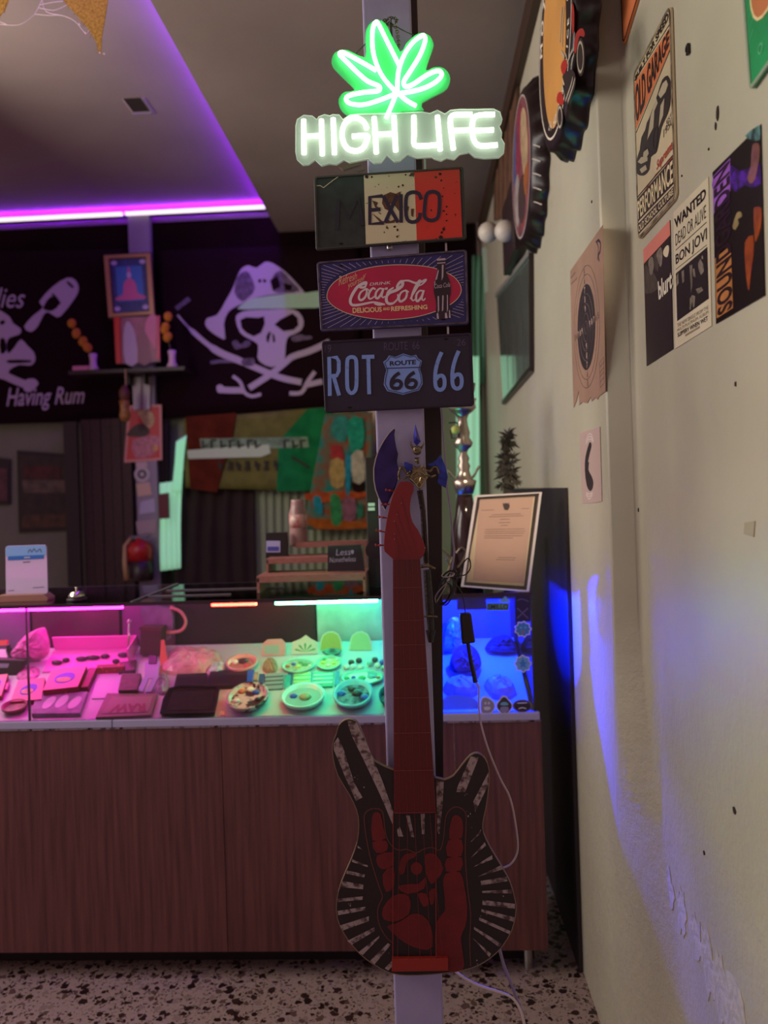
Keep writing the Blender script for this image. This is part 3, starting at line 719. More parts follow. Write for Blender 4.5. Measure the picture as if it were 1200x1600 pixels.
head = MB().prism(smooth_path([h(*p) for p in HO], 2), .001, .012).build('headstock', mat('head_red', '#7a0c12', .38, var=.1, scale=10), gu, bevel=.001)
fm = mat('fret_line', '#7c3230', .4)
k_prev = None
def nx(y): 
    t_ = (y-872)/(1267-872); return 613.9+t_*2.1, 656.5+t_*24.8
for y in (873, 917, 968, 1006, 1043, 1088, 1142.5, 1200.5, 1266):
    a_, b_ = nx(y); dy = -.018*(b_-a_)
    k = MB(); k.ribbon([g(a_+.6,y+.2), g(b_-.6,y+dy)], .0011, .012, .0135); k.build('fret', fm, gu)
br = MB().prism([c(398,1385), c(705,1380), c(706,1450), c(398,1455)], .004, .013).build('bridge', mat('bridge_red', '#8e2418', .45), gu, bevel=.001)
sm = mat('string_red', '#71201f', .35)
starts = [(478,1050),(430,870),(430,685),(455,520),(520,330)]
for i in range(5):
    t_ = (i+.5)/5
    nut = (616+t_*40, 873-.8*t_); end = (619+t_*58, 1267)
    bx = c(428+i*62, 1388)
    q0 = h(*starts[i]) + (.0125,)
    pts = [q0, g(*nut)+(.0138,), g(*end)+(.0138,), bx+(.0138,)]
    if i >= 1:
        mid = ((starts[i][0]*.13+5*0+570-500*0)+0, 0)
    MB().tube(pts, .00055, 4).build('string', sm, gu)
for a_ in ((405,590,403,1385),(638,590,640,1385)):
    MB().tube([c(a_[0],a_[1])+(.0125,), c(a_[2],a_[3])+(.0125,)], .0012, 5).build('side_rail', sm, gu)
pgm = mat('peg_red', '#8e2a2a', .3)
for a0, b0 in (((300,235),(430,252)),((240,440),(378,447)),((197,622),(330,640)),((160,812),(298,842)),((150,1030),(290,1032))):
    p, q = Vector(h(*a0)+(.006,)), Vector(h(*b0)+(.006,))
    k = MB(); k.tube([p, p+(q-p)*.12, p+(q-p)*.18, p+(q-p)*.38, p+(q-p)*.42, p+(q-p)*.6, p+(q-p)*.65, q], [.003,.003,.0014,.0014,.0024,.0024,.0014,.0014], 7)
    k.build('tuning_peg', pgm, gu, smooth=True)
k = MB()
for p in ((290,1118),(868,1062),(430,685),(432,868),(432,940),(530,428),(468,590)): q = h(*p); k.ball((q[0],q[1],.0125), .0013, 6)
k.build('rivet', mat('rivet', '#b0787a', .25, metal=.5), head)

# ---------------------------------------------------------------- cords at the post
wc = mat('cord_white', '#c9bcc0', .45); gc = mat('cord_grey', '#8d7f92', .45)
def cord(name, pts, r, m, label, Y=None, n=5):
    P3 = [PY(x, y, yy) for x, y, yy in pts]
    k = MB(); k.tube(smooth_path([tuple(p) for p in P3], n), r, 7)
    return tag(k.build(name, m, smooth=True), label, 'cable')
cord('power_cable', [(689,636,1.66),(691,655,1.66),(693,690,1.66),(697,735,1.66),(699,765,1.66),(704,800,1.66),(708,845,1.66),(710,862,1.66),(707,885,1.65),(704,905,1.65)], .0021, mat('cord_lilac','#9488a8',.45), 'pale cable running down the black post to the tied bundle')
cord('power_cable', [(748,1070,1.60),(748,1100,1.60),(751,1128,1.60),(763,1171,1.60),(781,1215,1.60),(797,1247,1.60),(806,1290,1.60),(809,1327,1.60),(800,1348,1.59),(786,1356,1.585),(770,1358,1.585)], .0021, mat('cord_pinkish','#b8a0a4',.45), 'thin white cable looping beside the right edge of the guitar body')
p0 = PY(779,1477,1.60)
cord('power_cable', [(776,1466,1.575),(781,1485,1.60),(788,1510,1.62),(800,1540,1.62),(812,1575,1.62),(822,1610,1.62),(836,1680,1.63),(850,1760,1.63),(858,1820,1.64),(866,1855,1.66)], .0034, gc, 'thick grey cable hanging from the lower right of the guitar body')
cord('power_cable', [(700,1508,1.60),(712,1518,1.60),(730,1531,1.61),(754,1542,1.61),(780,1550,1.61),(800,1559,1.61),(812,1576,1.61),(819,1600,1.61),(826,1650,1.62),(838,1740,1.63),(850,1810,1.64),(860,1850,1.66)], .0027, mat('cord_cream','#e0cfc4',.45), 'cream cable leaving from under the guitar bottom')
# adapter
fr = FY(730, 980, 1.66); g2 = fr.crop(0,0,1)
ad = thing('power_adapter', 'black power adapter brick hanging from the cable bundle before the blue lit case', 'adapter', fr)
MB().prism([g2(718,958), g2(736,957.5), g2(742.5,1003), g2(721.5,1005.5)], -.012, .012).build('adapter_body', K['blackplastic'], ad, bevel=.004)
MB().tube([g2(731,1004)+(0,), g2(735,1030)+(0,), g2(743,1066)+(0,)], [.0042,.0042,.0052], 8).build('plug', K['blackplastic'], ad)
MB().tube([p+(0,) for p in smooth_path([g2(727,958), g2(726,945), g2(723,930), g2(716,918), g2(708,908)],4)], .0014, 6).build('lead', K['blackplastic'], ad)
MB().tube([p+(0,) for p in smooth_path([g2(743,1064), g2(746,1070), g2(748,1076)],3)], .0022, 6).build('lead', wc, ad)
fr = FY(703, 905, 1.64); g2 = fr.crop(0,0,1)
bu = thing('cable_bundle', 'bundle of looped black cables tied at the black post', 'cables', fr)
for i, (dx, dy, rx, ry, an, zz) in enumerate(((-4,12,13,26,20,0),(-7,18,11,24,24,.006),(0,14,9,28,16,-.004),(-10,24,10,19,30,.003))):
    pts = [(lambda a_: g2(702+dx+rx*cos(a_)*cos(R(an))-ry*sin(a_)*sin(R(an)), 905+dy+rx*cos(a_)*sin(R(an))+ry*sin(a_)*cos(R(an)))+(zz+.003*sin(a_),))(2*pi*j/18) for j in range(18)]
    MB().tube(pts, .0019, 6, True).build('cable_loop', K['blackplastic'], bu)
MB().tube([p+(.005,) for p in smooth_path([g2(708,903), g2(730,872), g2(735,885), g2(728,897), g2(714,900), g2(708,903)],4)], .0014, 6).build('cable_loop', K['blackplastic'], bu)
MB().tube([g2(697+10*cos(a_)+3, 898+3*sin(a_)-cos(a_)*1.5)+(.006*sin(a_),) for a_ in [2*pi*j/14 for j in range(14)]], .0011, 5, True).build('twist_tie', wc, bu)
lab(MB().tube([p+(.009,) for p in smooth_path([g2(681,941), g2(680,932), g2(686,922), g2(698,910), g2(690,926), g2(681,941)],4)], .0014, 6).build('cable_loop', mat('cord_pale2','#9a8886',.5), bu), 'pale loop')

# ================================================================ right wall
WG = 'signs and posters on the right wall'
def wq(c, P): return [c(*p) for p in P]
# ---- old garage tin sign
X = XN-.004
fr = FX(1025, 190, X); c = fr.crop(740, 0, .383333); U = fr.crop(980,0,220/1200); D = fr.crop(980,190,220/1200)
t = thing('garage_sign', 'tin sign with an old car, lettered OLD GARAGE and PERFORMANCE', 'sign', fr, WG)
TL, TR, BR, BL = c(656,302), c(806,16), c(829,806), c(675,980)
Q = quad(TL, TR, BR, BL)
MB().prism(qrr(Q, .035, .62, 4), -.003, .002).build('tin_panel', mat('tin_cream', '#d9c8a2', .4, var=.25, scale=6), t, bevel=.001)
o = MB().ribbon(qrr(Q, .035, .62, 4, .008), .006, .002, .0032, True).build('tin_rim', mat('tin_rim', '#4a3a30', .4, var=.6, scale=30, col2='#b0a080'), t)
MB().prism(wq(c, [(661,338),(804,112),(806,196),(667,528)]), .002, .0026).build('orange_band', mat('tin_orange', '#dd7a48', .45, var=.1, scale=20), t)
MB().prism(wq(c, [(672,812),(819,640),(822,748),(675,903)]), .002, .0026).build('dark_band', mat('tin_dark', '#2e1b16', .45), t)
MB().prism(wq(c, [(675,912),(822,757),(823,795),(677,955)]), .002, .0026).build('dark_band', mat('tin_dark', '#2e1b16', .45), t)
k = MB(); text(k, 'BUILT FOR SPEED', quad(U(78,650), U(360,95), U(366,160), U(82,692)), .0032, .03)
text(k, 'OLD GARAGE', quad(c(664,352), c(803,118), c(804,182), c(668,510)), .0034, .025)
text(k, '1950', quad(c(778,532), c(817,472), c(818,500), c(780,562)), .003, .0, .2); text(k, 'EST', quad(c(792,492), c(814,455), c(814,470), c(794,508)), .003, .0)
k.ribbon(wq(c, [(660,330),(804,100)]), .0012, .002, .0032); k.ribbon(wq(c, [(668,540),(806,205)]), .0015, .002, .0032)
k.ribbon(wq(c, [(672,805),(819,632)]), .0022, .002, .0032)
k.build('lettering', mat('tin_ink', '#24120f', .45), t)
k = MB(); text(k, 'PERFORMANCE', quad(c(674,822), c(818,650), c(820,742), c(677,895)), .0034, .025); text(k, 'OLD SCHOOL CULTURE', quad(c(677,920), c(820,766), c(821,790), c(679,948)), .0034, .02)
k.build('band_lettering', mat('tin_letter', '#dccaa0', .5), t)
k = MB(); text(k, 'Supreme', quad(c(750,660), c(817,560), c(818,620), c(752,705)), .003, .02, .3)
k.ribbon(wq(c, [(745,715),(818,640)]), .002, .002, .003); k.ribbon(wq(c, [(700,782),(750,708)]), .0012, .002, .003); k.build('script_lettering', mat('tin_redbrown', '#b0452c', .5), t)
car = [(668,690),(672,645),(683,610),(690,560),(705,530),(712,500),(722,480),(740,430),(757,380),(775,325),(797,308),(808,330),(812,345),(807,430),(790,480),(772,520),(757,600),(748,625),(728,640),(722,690),(705,712),(690,716),(675,710)]
o = MB().prism(smooth_path(wq(c, car), 2, True), .002, .003).build('car_print', mat('car_grey', '#2c2018', .5, var=.5, scale=40), t)
k = MB()
for P_ in ([(760,385),(778,340),(793,325),(800,345),(790,375),(770,400)],[(735,440),(752,400),(758,420),(745,450)],[(700,620),(716,606),(722,625),(708,648),(698,640)],[(676,660),(690,640),(716,640),(716,655),(690,668)],[(684,690),(708,672),(714,690),(692,706)],[(730,470),(746,420),(740,520),(715,570)],[(770,430),(785,400),(780,470),(762,520)]):
    k.prism(wq(c, P_), .003, .0036)
k.build('car_highlight', mat('car_light', '#b5a88c', .5), o)
k = MB(); k.ribbon(smooth_path(wq(c, [(740,560),(748,520),(757,520),(757,560),(750,605),(741,600)]), 3, True), .002, .003, .0036, True)
k.ribbon(smooth_path(wq(c, [(700,635),(712,602),(722,620),(716,640)]), 3, True), .0016, .003, .0036, True); k.build('car_wheel', mat('wheel_ink', '#120a08', .5), o)
# ---- sign above, cut by the frame
fr = FX(990, 40, X); f0 = fr.crop(0,0,1)
t = thing('orange_sign', 'orange rimmed tin sign above the garage sign at the frame top', 'sign', fr, WG)
Q = quad(f0(966,-115), f0(1034,-330), f0(1040,-140), f0(974.5,74))
MB().prism(qrr(Q, .04, .7, 3), -.003, .002).build('tin_panel', mat('tin_orange', '#dd7a48', .45), t)
MB().prism(smooth_path([Q(.5+.36*cos(a_), .55+.40*sin(a_)) for a_ in [2*pi*i/16 for i in range(16)]], 2, True), .002, .0028).build('oval_panel', mat('tin_cream2', '#d6c9ac', .5), t)
MB().ribbon(qrr(Q, .04, .7, 3, .012), .003, .002, .003, True).build('tin_rim', K['ink'], t)
k = MB(); k.ribbon([Q(.5+.3*cos(a_), .55+.33*sin(a_)) for a_ in [2*pi*i/20 for i in range(20)]], .006, .0028, .0034, True)
k.ribbon([Q(.5+.2*cos(a_), .5+.22*sin(a_)) for a_ in [2*pi*i/20 for i in range(20)]], .012, .0028, .0034, True); k.build('ring_print', K['ink'], t)
# ---- green sign at the right edge
fr = FX(1190, 60, X); U = fr.crop(980,0,220/1200)
t = thing('green_sign', 'green tin sign with an orange badge at the right frame edge', 'sign', fr, WG)
Q = quad(U(975,-420), U(1500,-1300), U(1560,75), U(1063,772))
MB().prism(qrr(Q, .03, .7, 3), -.003, .002).build('tin_panel', mat('tin_green', '#1f9a5a', .3, var=.25, scale=10), t)
MB().ribbon(qrr(Q, .03, .7, 3, .01), .006, .002, .0035, True).build('tin_rim', mat('tin_rimlight', '#9fae98', .35, metal=.4), t)
bd = [Q(.48+.37*cos(a_)*(1-.08*cos(4*a_)), .66+.34*sin(a_)*(1-.08*cos(4*a_))) for a_ in [2*pi*i/28 for i in range(28)]]
MB().prism(bd, .002, .003).build('badge_panel', mat('badge_orange', '#d07a48', .4, var=.25, scale=4), t)
MB().ribbon(bd, .004, .002, .0036, True).build('badge_border', mat('badge_cream', '#e6cf9a', .4), t)
k = MB()
for i in range(9): k.ribbon([Q(.02, .30+.07*i), Q(.14, .36+.07*i)], .0012, .002, .0026)
k.ribbon([Q(.24+.04*cos(a_), .17+.03*sin(a_)) for a_ in [2*pi*i/10 for i in range(10)]], .002, .002, .003, True); k.build('line_print', mat('line_lightgreen', '#5cb884', .4), t)
# ---- posters
X2 = XN-.001
def poster(name, label, fr, TL, TR, BR, BL, m, z=.0008):
    t = thing(name, label, 'poster', fr, WG)
    MB().prism([BL, BR, TR, TL], -.0006, .0006).build('paper', m, t); return t
fr = FX(1030, 460, X2); p = fr.crop(980,340,220/1200)
t = poster('band_poster', 'dark poster with a salmon top strip and one small white word', fr, p(140,275), p(366,22), p(393,1120), p(168,1266), mat('poster_black', '#24100f', .4, var=.2, scale=12))
MB().prism(wq(p, [(140,275),(366,22),(371,150),(147,392)]), .0006, .0012).build('top_strip', mat('poster_salmon', '#d87c6c', .5), t)
k = MB(); text(k, 'blurt', quad(p(266,548), p(386,432), p(388,600), p(275,706)), .0014, .03); k.build('lettering', mat('poster_white', '#ddd2c0', .5), t)
gr = mat('photo_grey', '#8e7f70', .5, var=.6, scale=60); gd = mat('photo_dark', '#4c3c34', .5, var=.5, scale=60)
for P_, mm in (([(185,370),(215,330),(232,380),(222,470),(205,490),(190,440)],gr),([(255,300),(290,250),(305,300),(300,390),(285,420),(262,350)],gr),([(165,400),(185,430),(235,480),(275,600),(160,650),(155,480)],gd),([(230,330),(250,310),(270,370),(270,460),(240,420)],gd)):
    MB().prism(smooth_path(wq(p, P_),2,True), .0006, .0011 if mm is gr else .0009).build('figure_print', mm, t)
MB().prism(smooth_path(wq(p, [(315,280),(335,245),(355,235),(362,270),(350,330),(330,335),(312,310)]),2,True), .0006, .0012).build('badge_print', mat('poster_cream', '#d8c8a8', .5), t)
fr = FX(1083, 410, X2); p = fr.crop(980,340,220/1200); D = fr.crop(980,190,220/1200)
t = poster('wanted_poster', 'cream poster lettered WANTED DEAD OR ALIVE over a dark photo', fr, D(398,772), D(693,470), p(722,922), p(412,1118), mat('poster_paper', '#d6c8ac', .5, var=.08, scale=6))
k = MB(); text(k, 'WANTED', quad(D(405,832), D(675,556), D(678,650), D(412,918)), .0012, .035)
k.build('lettering', K['ink'], t); k = MB(); text(k, 'DEAD OR ALIVE', quad(D(415,962), D(676,705), D(678,818), D(418,1062)), .0012, -.005); k.build('lettering', K['ink'], t); k = MB(); text(k, 'BON JOVI', quad(p(417,318), p(684,82), p(685,212), p(420,428)), .0012, .015)
k.build('lettering', K['ink'], t); k = MB(); k.ribbon(wq(p, [(418,278),(680,40)]), .0012, .0006, .0011); k.ribbon(wq(p, [(418,442),(684,232)]), .0009, .0006, .0011)
k.build('ruled_line', K['ink'], t); k = MB(); text(k, 'SLIPPERY WHEN WET', quad(p(433,985), p(692,835), p(693,876), p(435,1020)), .0012, .015); k.build('lettering', K['ink'], t)
k = MB(); text(k, 'THE NEW SINGLE FROM THE', quad(p(430,905), p(697,745), p(697,778), p(432,938)), .0012, 0); text(k, 'MULTI-PLATINUM ALBUM', quad(p(430,950), p(697,787), p(697,818), p(432,974)), .0012, 0)
k.ribbon(wq(p, [(500,1005),(622,932)]), .0035, .0006, .0010)
k.build('small_lettering', mat('faded_ink', '#8a7a64', .6), t)
ph = MB().prism(wq(p, [(420,475),(688,250),(700,690),(431,882)]), .0006, .0010).build('photo_print', mat('photo_black', '#20100e', .45, var=.3, scale=25), t)
for P_ in ([(470,460),(490,445),(495,540),(478,560)],[(535,410),(560,400),(562,580),(550,640),(545,520)],[(565,440),(580,430),(590,510),(570,500)],[(610,390),(630,350),(655,400),(660,460),(635,490),(618,450)],[(590,610),(640,590),(655,620),(610,650)],[(540,690),(560,660),(585,670),(580,760),(568,765),(560,710),(548,785),(538,780)],[(420,520),(440,470),(445,560),(425,590)],[(640,330),(650,320),(655,350),(642,355)]):
    MB().prism(wq(p, P_), .0010, .0014).build('figure_print', gr, ph)
fr = FX(1150, 360, X2); p = fr.crop(980,340,220/1200); D = fr.crop(980,190,220/1200)
t = poster('concert_poster', 'glossy dark concert poster with an upright orange lettering strip on its left side', fr, D(730,432), D(1142,22), p(1176,664), p(760,906), mat('poster_gloss', '#1c0c0c', .5, var=.25, scale=14, spec=.15))
MB().prism(wq(p, [(752,350),(888,235),(908,770),(768,860)]), .0006, .0010).build('orange_strip', mat('strip_orange', '#c88040', .4, var=.35, scale=18), t)
k = MB(); P_ = [D(735,480), D(880,320)]
MB().prism([D(733,470), D(882,312), D(884,590), D(742,790)], .0006, .0010).build('purple_strip', mat('strip_purple', '#a05cc8', .4, var=.3, scale=30), t)  # reflection of the purple ceiling light painted over the lettering strip
text(k, 'SOUNDGARDEN', quad(p(776,850), D(740,470), D(880,325), p(905,760)), .0014, .03); k.build('lettering', mat('gloss_ink', '#24100f', .3), t)
for P_, cc, f_ in (([(1085,760),(1105,730),(1150,740),(1145,900),(1110,1010),(1095,1000)],'#a85018',D),([(1010,380-170),(1080,330-180),(1085,300),(1060,480),(1045,620),(1030,560),(1015,420)],'#a04816',p),
                   ([(1075,200),(1130,190),(1135,300),(1100,480),(1060,530),(1030,480),(1060,380)],'#8a5a48',D),([(905,890),(940,780),(975,770),(985,810),(950,830),(960,870),(930,920),(915,915)],'#b09a68',D)):
    MB().prism(smooth_path(wq(f_, P_),2,True), .0006, .0012).build('figure_print', mat('fig'+cc[1:], cc, .25, var=.5, scale=30), t)
MB().prism(smooth_path(wq(D, [(735,490),(800,520),(880,370),(960,420),(1030,400),(1135,350),(1140,530),(1060,560),(1000,540),(930,600),(880,560),(800,640),(738,600)]),2,True), .0006, .0009).build('light_print', mat('print_purple', '#4a1a8e', .2, var=.85, scale=45, thr=(.42,.6)), t)  # purple glare of the ceiling light painted on the poster
MB().prism(smooth_path(wq(D, [(1010,120),(1120,35),(1138,60),(1136,150),(1080,160)]),2,True), .0006, .0009).build('light_print', mat('print_teal', '#5f8a88', .2, var=.8, scale=60, thr=(.4,.6)), t)
# ---- targets on the far wall
X3 = XF-.001
fr = FX(920, 500, X3); c0_ = fr.crop(880,350,110/391); c = lambda x, y: c0_(40+(x-40)*.955, y)
t = thing('paper_target', 'large brownish shooting target with a black oval bull and a torn bottom edge', 'target', fr, WG)
torn = [(40,262),(230,4),(236,330),(246,928),(205,960),(200,975),(185,965),(165,985),(160,960),(140,995),(110,990),(92,1006),(90,925),(75,985),(60,1020),(50,700)]
MB().prism(wq(c, torn), -.0004, .0006).build('paper', mat('target_paper', '#a07c68', .7, var=.2, scale=7), t)
a_, b_ = c(83,585), c(188,560); tp, bt_ = c(133,330), c(133,815)
ccx, ccy = (a_[0]+b_[0])/2, (tp[1]+bt_[1])/2; rx, ry = (b_[0]-a_[0])/2, (tp[1]-bt_[1])/2
tk = mat('target_ink', '#24141a', .6)
bull = MB().prism(ell(ccx, ccy, rx, ry, 32), .0006, .0010).build('bull', tk, t)
for i, s_ in enumerate((.78,.55,.33,.15)):
    MB().ribbon(ell(ccx, ccy, rx*s_, ry*s_, 28), .0011, .0010, .0014, True).build('ring', mat('ring_grey','#6a5a5c',.6), bull)
for s_ in (1.22,1.42): MB().ribbon(ell(ccx, ccy, rx*s_, ry*s_, 32), .0012, .0006, .0010, True).build('ring', tk, t)
k = MB()
for s_, n_ in ((.88,'7'),(.66,'8'),(.44,'9')):
    for dx, dy in ((0,1),(0,-1),(1,0),(-1,0)):
        x, y = ccx+dx*rx*s_, ccy+dy*ry*s_; k = MB(); text(k, n_, quad((x-.005,y+.008),(x+.005,y+.008),(x+.005,y-.008),(x-.005,y-.008)), .0014, .02); k.build('bull_number', mat('target_num', '#c8a898', .6), bull)
k = MB()
for s_, n_ in ((1.10,'6'),(1.31,'5')):
    for dx, dy in ((0,1),(0,-1),(1,0),(-1,0)):
        x, y = ccx+dx*rx*s_, ccy+dy*ry*s_; text(k, n_, quad((x-.005,y+.008),(x+.005,y+.008),(x+.005,y-.008),(x-.005,y-.008)), .001, .02)
k.ribbon(smooth_path(wq(c, [(195,100),(205,90),(218,110),(215,150),(205,175),(210,205)]),3), .006, .0006, .001); k.ribbon(smooth_path(wq(c,[(190,95),(205,130),(200,200)]),3), .003, .0006, .001)
k.build('print_marks', tk, t)
k = MB(); k.ribbon(wq(c, [(212,770),(236,738),(240,880),(216,910)]), .0012, .0006, .001, True)
for y in (795,825,850,880): k.ribbon(wq(c, [(213,y),(238,y-30)]), .0012, .0006, .001)
k.ribbon(wq(c, [(45,300),(70,268)]), .003, .0006, .001); k.ribbon(wq(c, [(46,335),(80,300)]), .002, .0006, .001); k.build('score_box', mat('score_ink','#6a4a3c',.6), t)
fr = FX(922, 725, X3); c = fr.crop(880,350,110/391)
t = thing('paper_target', 'small pale pink target with a ragged black shot-out strip below the large one', 'target', fr, WG)
MB().prism(wq(c, [(92,1162),(205,1126),(216,1540),(180,1548),(108,1552),(98,1350)]), -.0004, .0006).build('paper', mat('target_pink', '#b89c94', .7), t)
MB().prism(smooth_path(wq(c, [(148,1212),(160,1228),(152,1265),(140,1320),(146,1325),(142,1365),(160,1400),(170,1440),(162,1475),(148,1482),(132,1450),(122,1370),(126,1290)]),2,True), .0006, .0010).build('shot_hole', tk, t)
k = MB()
for s_ in (0,14,28): k.ribbon(smooth_path(wq(c, [(128,1225-s_*.6),(140,1200-s_),(158,1195-s_),(170,1215-s_*.5)]),3), .0014, .0006, .001); k.ribbon(smooth_path(wq(c, [(130,1490+s_*.5),(145,1500+s_),(165,1490+s_*.6)]),3), .0014, .0006, .001)
k.build('ring', mat('ring_white','#e8dcd8',.6), t)
# black clip on the wall
fr = FX(1077, 77, XN-.001); k = MB(); k.box((-.005,-.009,0),(.005,.009,.005)); k.box((-.0025,-.004,.005),(.0025,.004,.007))
tag(k.build('wall_clip', K['blackplastic'], fr=fr, bevel=.001), 'tiny black plastic clip on the bare wall right of the garage sign', 'clip')

# ---- crown cap signs
def cap(name, label, Y, z, rf, rb, art):
    fr = Frame((XF-.001, Y, z), (0,-1,0), (0,0,1))
    t = thing(name, label, 'sign', fr, 'giant bottle cap signs on the right wall')
    N = 21*6; k = MB(); prof = [(1.0,0.0,1.0),(1.0,.004,1.0),(.985,.02,.75),(.93,.038,.4),(rf*1.06/rb,.050,.1),(rf/rb,.0545,0),(.0,.0545,0)]
    vs = []; 
    for rr, zz, fl in prof:
        for i in range(N):
            a_ = 2*pi*i/N; w_ = 1+.035*fl*cos(21*a_)
            vs.append((rb*rr*w_*cos(a_), rb*rr*w_*sin(a_), zz))
    fs = [(j*N+i, j*N+(i+1) % N, (j+1)*N+(i+1) % N, (j+1)*N+i) for j in range(len(prof)-1) for i in range(N)] + [tuple(range(N-1,-1,-1))]
    k.add(vs, fs); k.build('cap_shell', mat('cap_black', '#1c0d0f', .35), t, smooth=True)
    return t, fr
Y1, z1, rf, rb = 2.04, 2.60, .252, .288
t, fr = cap('cap_sign', 'nearest giant black bottle cap sign with a red motorcycle on amber', Y1, z1, rf, rb, 0)
c = fr.crop(800, 0, .175, .056); zf = .0546
def ringtext(k, s, r, a0, da, hgt, z, out=True):
    for i, ch in enumerate(s):
        if ch == ' ': continue
        a_ = R(a0+da*i); 
        rad = Vector((cos(a_), sin(a_))); tg = Vector((-sin(a_), cos(a_)))*(-1 if out else 1); up = rad*(1 if out else -1)
        vs, fs, ra = text_verts(ch, .03); w_ = hgt*min(ra, 1.0)*.9
        o_ = rad*r
        k.add([tuple(o_+tg*((x-.5)*w_)+up*((y-.5)*hgt))+(z,) for x, y in vs], fs)
MB().ribbon(ell(0,0,rf*.93,rf*.93,48), .006, zf, zf+.001, True).build('white_ring', mat('cap_white', '#e2d6c4', .45), t)
MB().prism(ell(0,0,rf*.66,rf*.86,40), zf, zf+.0008).build('amber_panel', mat('cap_amber', '#d2954a', .45, var=.15, scale=5), t)
k = MB(); ringtext(k, 'MOTORCYCLES', rf*.80, 158, -16, .042, zf+.0012); k.build('lettering', mat('cap_white', '#e2d6c4', .45), t); k = MB(); ringtext(k, '24 HOUR SERVICE', rf*.80, 240, 7.2, .024, zf+.0012, False)
k.build('lettering', mat('cap_white', '#e2d6c4', .45), t)
rd = mat('moto_red', '#b02418', .4); dkm = mat('moto_dark', '#2a1c1a', .4); chm = mat('moto_chrome', '#b8ac98', .4)
def cp(P_, mm, nm, z0=zf+.0008, z1=zf+.0016, sm=2): MB().prism(smooth_path(wq(c, P_), sm, True), z0, z1).build(nm, mm, t)
cp([(560,480),(555,400),(570,310),(600,262),(632,255),(650,300),(640,330),(605,320),(590,370),(580,440)], rd, 'fender_print')
cp([(435,600),(450,550),(475,530),(492,545),(492,600),(470,660),(450,660)], rd, 'tank_print')
cp([(400,910),(405,850),(425,820),(450,840),(462,910),(445,940)], rd, 'fender_print')
cp([(530,120),(542,20),(556,120),(552,290),(540,290)], rd, 'handlebar_print')
cp([(450,680),(490,640),(540,620),(570,700),(555,800),(520,900),(485,950),(470,880),(470,760)], dkm, 'engine_print')
k = MB()
for P_ in ([(480,900),(530,760),(545,690)],[(500,910),(545,780),(565,700)],[(495,560),(520,500),(545,440)],[(530,590),(545,520),(555,480)],[(440,460),(455,480),(470,520)],[(445,800),(455,780),(465,830)]): k = MB(); k.ribbon(smooth_path(wq(c,P_),3), .007, zf+.0016, zf+.0022); k.build('chrome_print', chm, t)
for P_ in ([(450,60),(440,200),(430,380)],[(470,60),(455,220),(450,420)]): k = MB(); k.ribbon(smooth_path(wq(c,P_),3), .007, zf+.0016, zf+.0022); k.build('fork_print', chm, t)
for cx_, cy_, rx_, ry_ in ((612,510,38,170),(428,1045,28,115)):
    MB().prism([c(cx_+rx_*cos(a_), cy_+ry_*sin(a_)) for a_ in [2*pi*i/24 for i in range(24)]], zf+.0008, zf+.0014).build('wheel_print', dkm, t)
    k = MB(); k.ribbon([c(cx_+rx_*.72*cos(a_), cy_+ry_*.78*sin(a_)) for a_ in [2*pi*i/24 for i in range(24)]], .006, zf+.0014, zf+.002, True); k.build('rim_print', chm, t)
Y2, z2, rf2, rb2 = 2.72, 2.545, .235, .275
t2, fr2 = cap('cap_sign', 'second giant bottle cap sign, further back, with a faded red blue and cream picture', Y2, z2, rf2, rb2, 1)
MB().ribbon(ell(0,0,rf2*.97,rf2*.97,48), .006, zf, zf+.001, True).build('white_ring', mat('cap_white2', '#b8a8a0', .5), t2)
MB().prism(ell(0,0,rf2*.95,rf2*.95,40), zf, zf+.0006).build('picture_panel', mat('cap_pic', '#8a4a50', .5, var=.5, scale=9), t2)
for P_, cc in (([(-.9,.1),(-.75,.6),(-.3,.85),(-.2,.5),(-.6,.0)],'#565a8c'),([(-.2,.85),(.3,.85),(.1,.2),(-.4,-.1),(-.5,.3)],'#93304a'),([(.25,.75),(.7,.55),(.8,-.1),(.4,-.3),(.1,.3)],'#c0a27c'),([(-.85,-.1),(-.3,.05),(-.2,-.6),(-.6,-.7)],'#a89a98'),([(-.3,-.2),(.3,-.2),(.4,-.7),(0,-.85),(-.4,-.6)],'#4a3434'),([(.3,-.25),(.75,-.2),(.6,-.6),(.35,-.5)],'#a8602c'),([(-.2,-.75),(.3,-.75),(.1,-.92)],'#a8383c')):
    MB().prism(smooth_path([(x*rf2*.95, y*rf2*.95) for x, y in P_],3,True), zf+.0006, zf+.0012).build('picture_patch', mat('cp'+cc[1:], cc, .5, var=.4, scale=25), t2)
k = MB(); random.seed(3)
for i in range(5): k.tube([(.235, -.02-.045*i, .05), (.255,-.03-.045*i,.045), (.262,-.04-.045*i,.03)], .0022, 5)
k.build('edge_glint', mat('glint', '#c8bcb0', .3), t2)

# ---- large glazed picture, wall lamp, box and brown panel further along the wall
fr = FX(812, 500, XF-.012); f0 = fr.crop(0,0,1)
t = thing('framed_picture', 'large frameless glazed grey picture low on the far right wall below the bottle caps', 'picture', fr)
Q = quad(f0(776,462), f0(829,395), f0(830,576), f0(786,629))
MB().prism([Q(0,0),Q(1,0),Q(1,1),Q(0,1)], -.01, .0).build('picture_board', mat('glazed_grey', '#7d827a', .15, var=.5, scale=5, stretch=(12,1,1), coat=.6), t)
MB().ribbon([Q(0,0),Q(1,0)], .02, -.01, .006).build('bottom_rail', mat('rail_dark','#2b1a16',.4), t)
MB().ribbon([Q(1,0),Q(1,1)], .006, -.01, .006).build('side_rail', mat('rail_dark','#2b1a16',.4), t)
MB().ribbon([Q(0,1),Q(1,1)], .02, -.01, .008).build('top_rail', mat('rail_grey','#8a8680',.3), t)
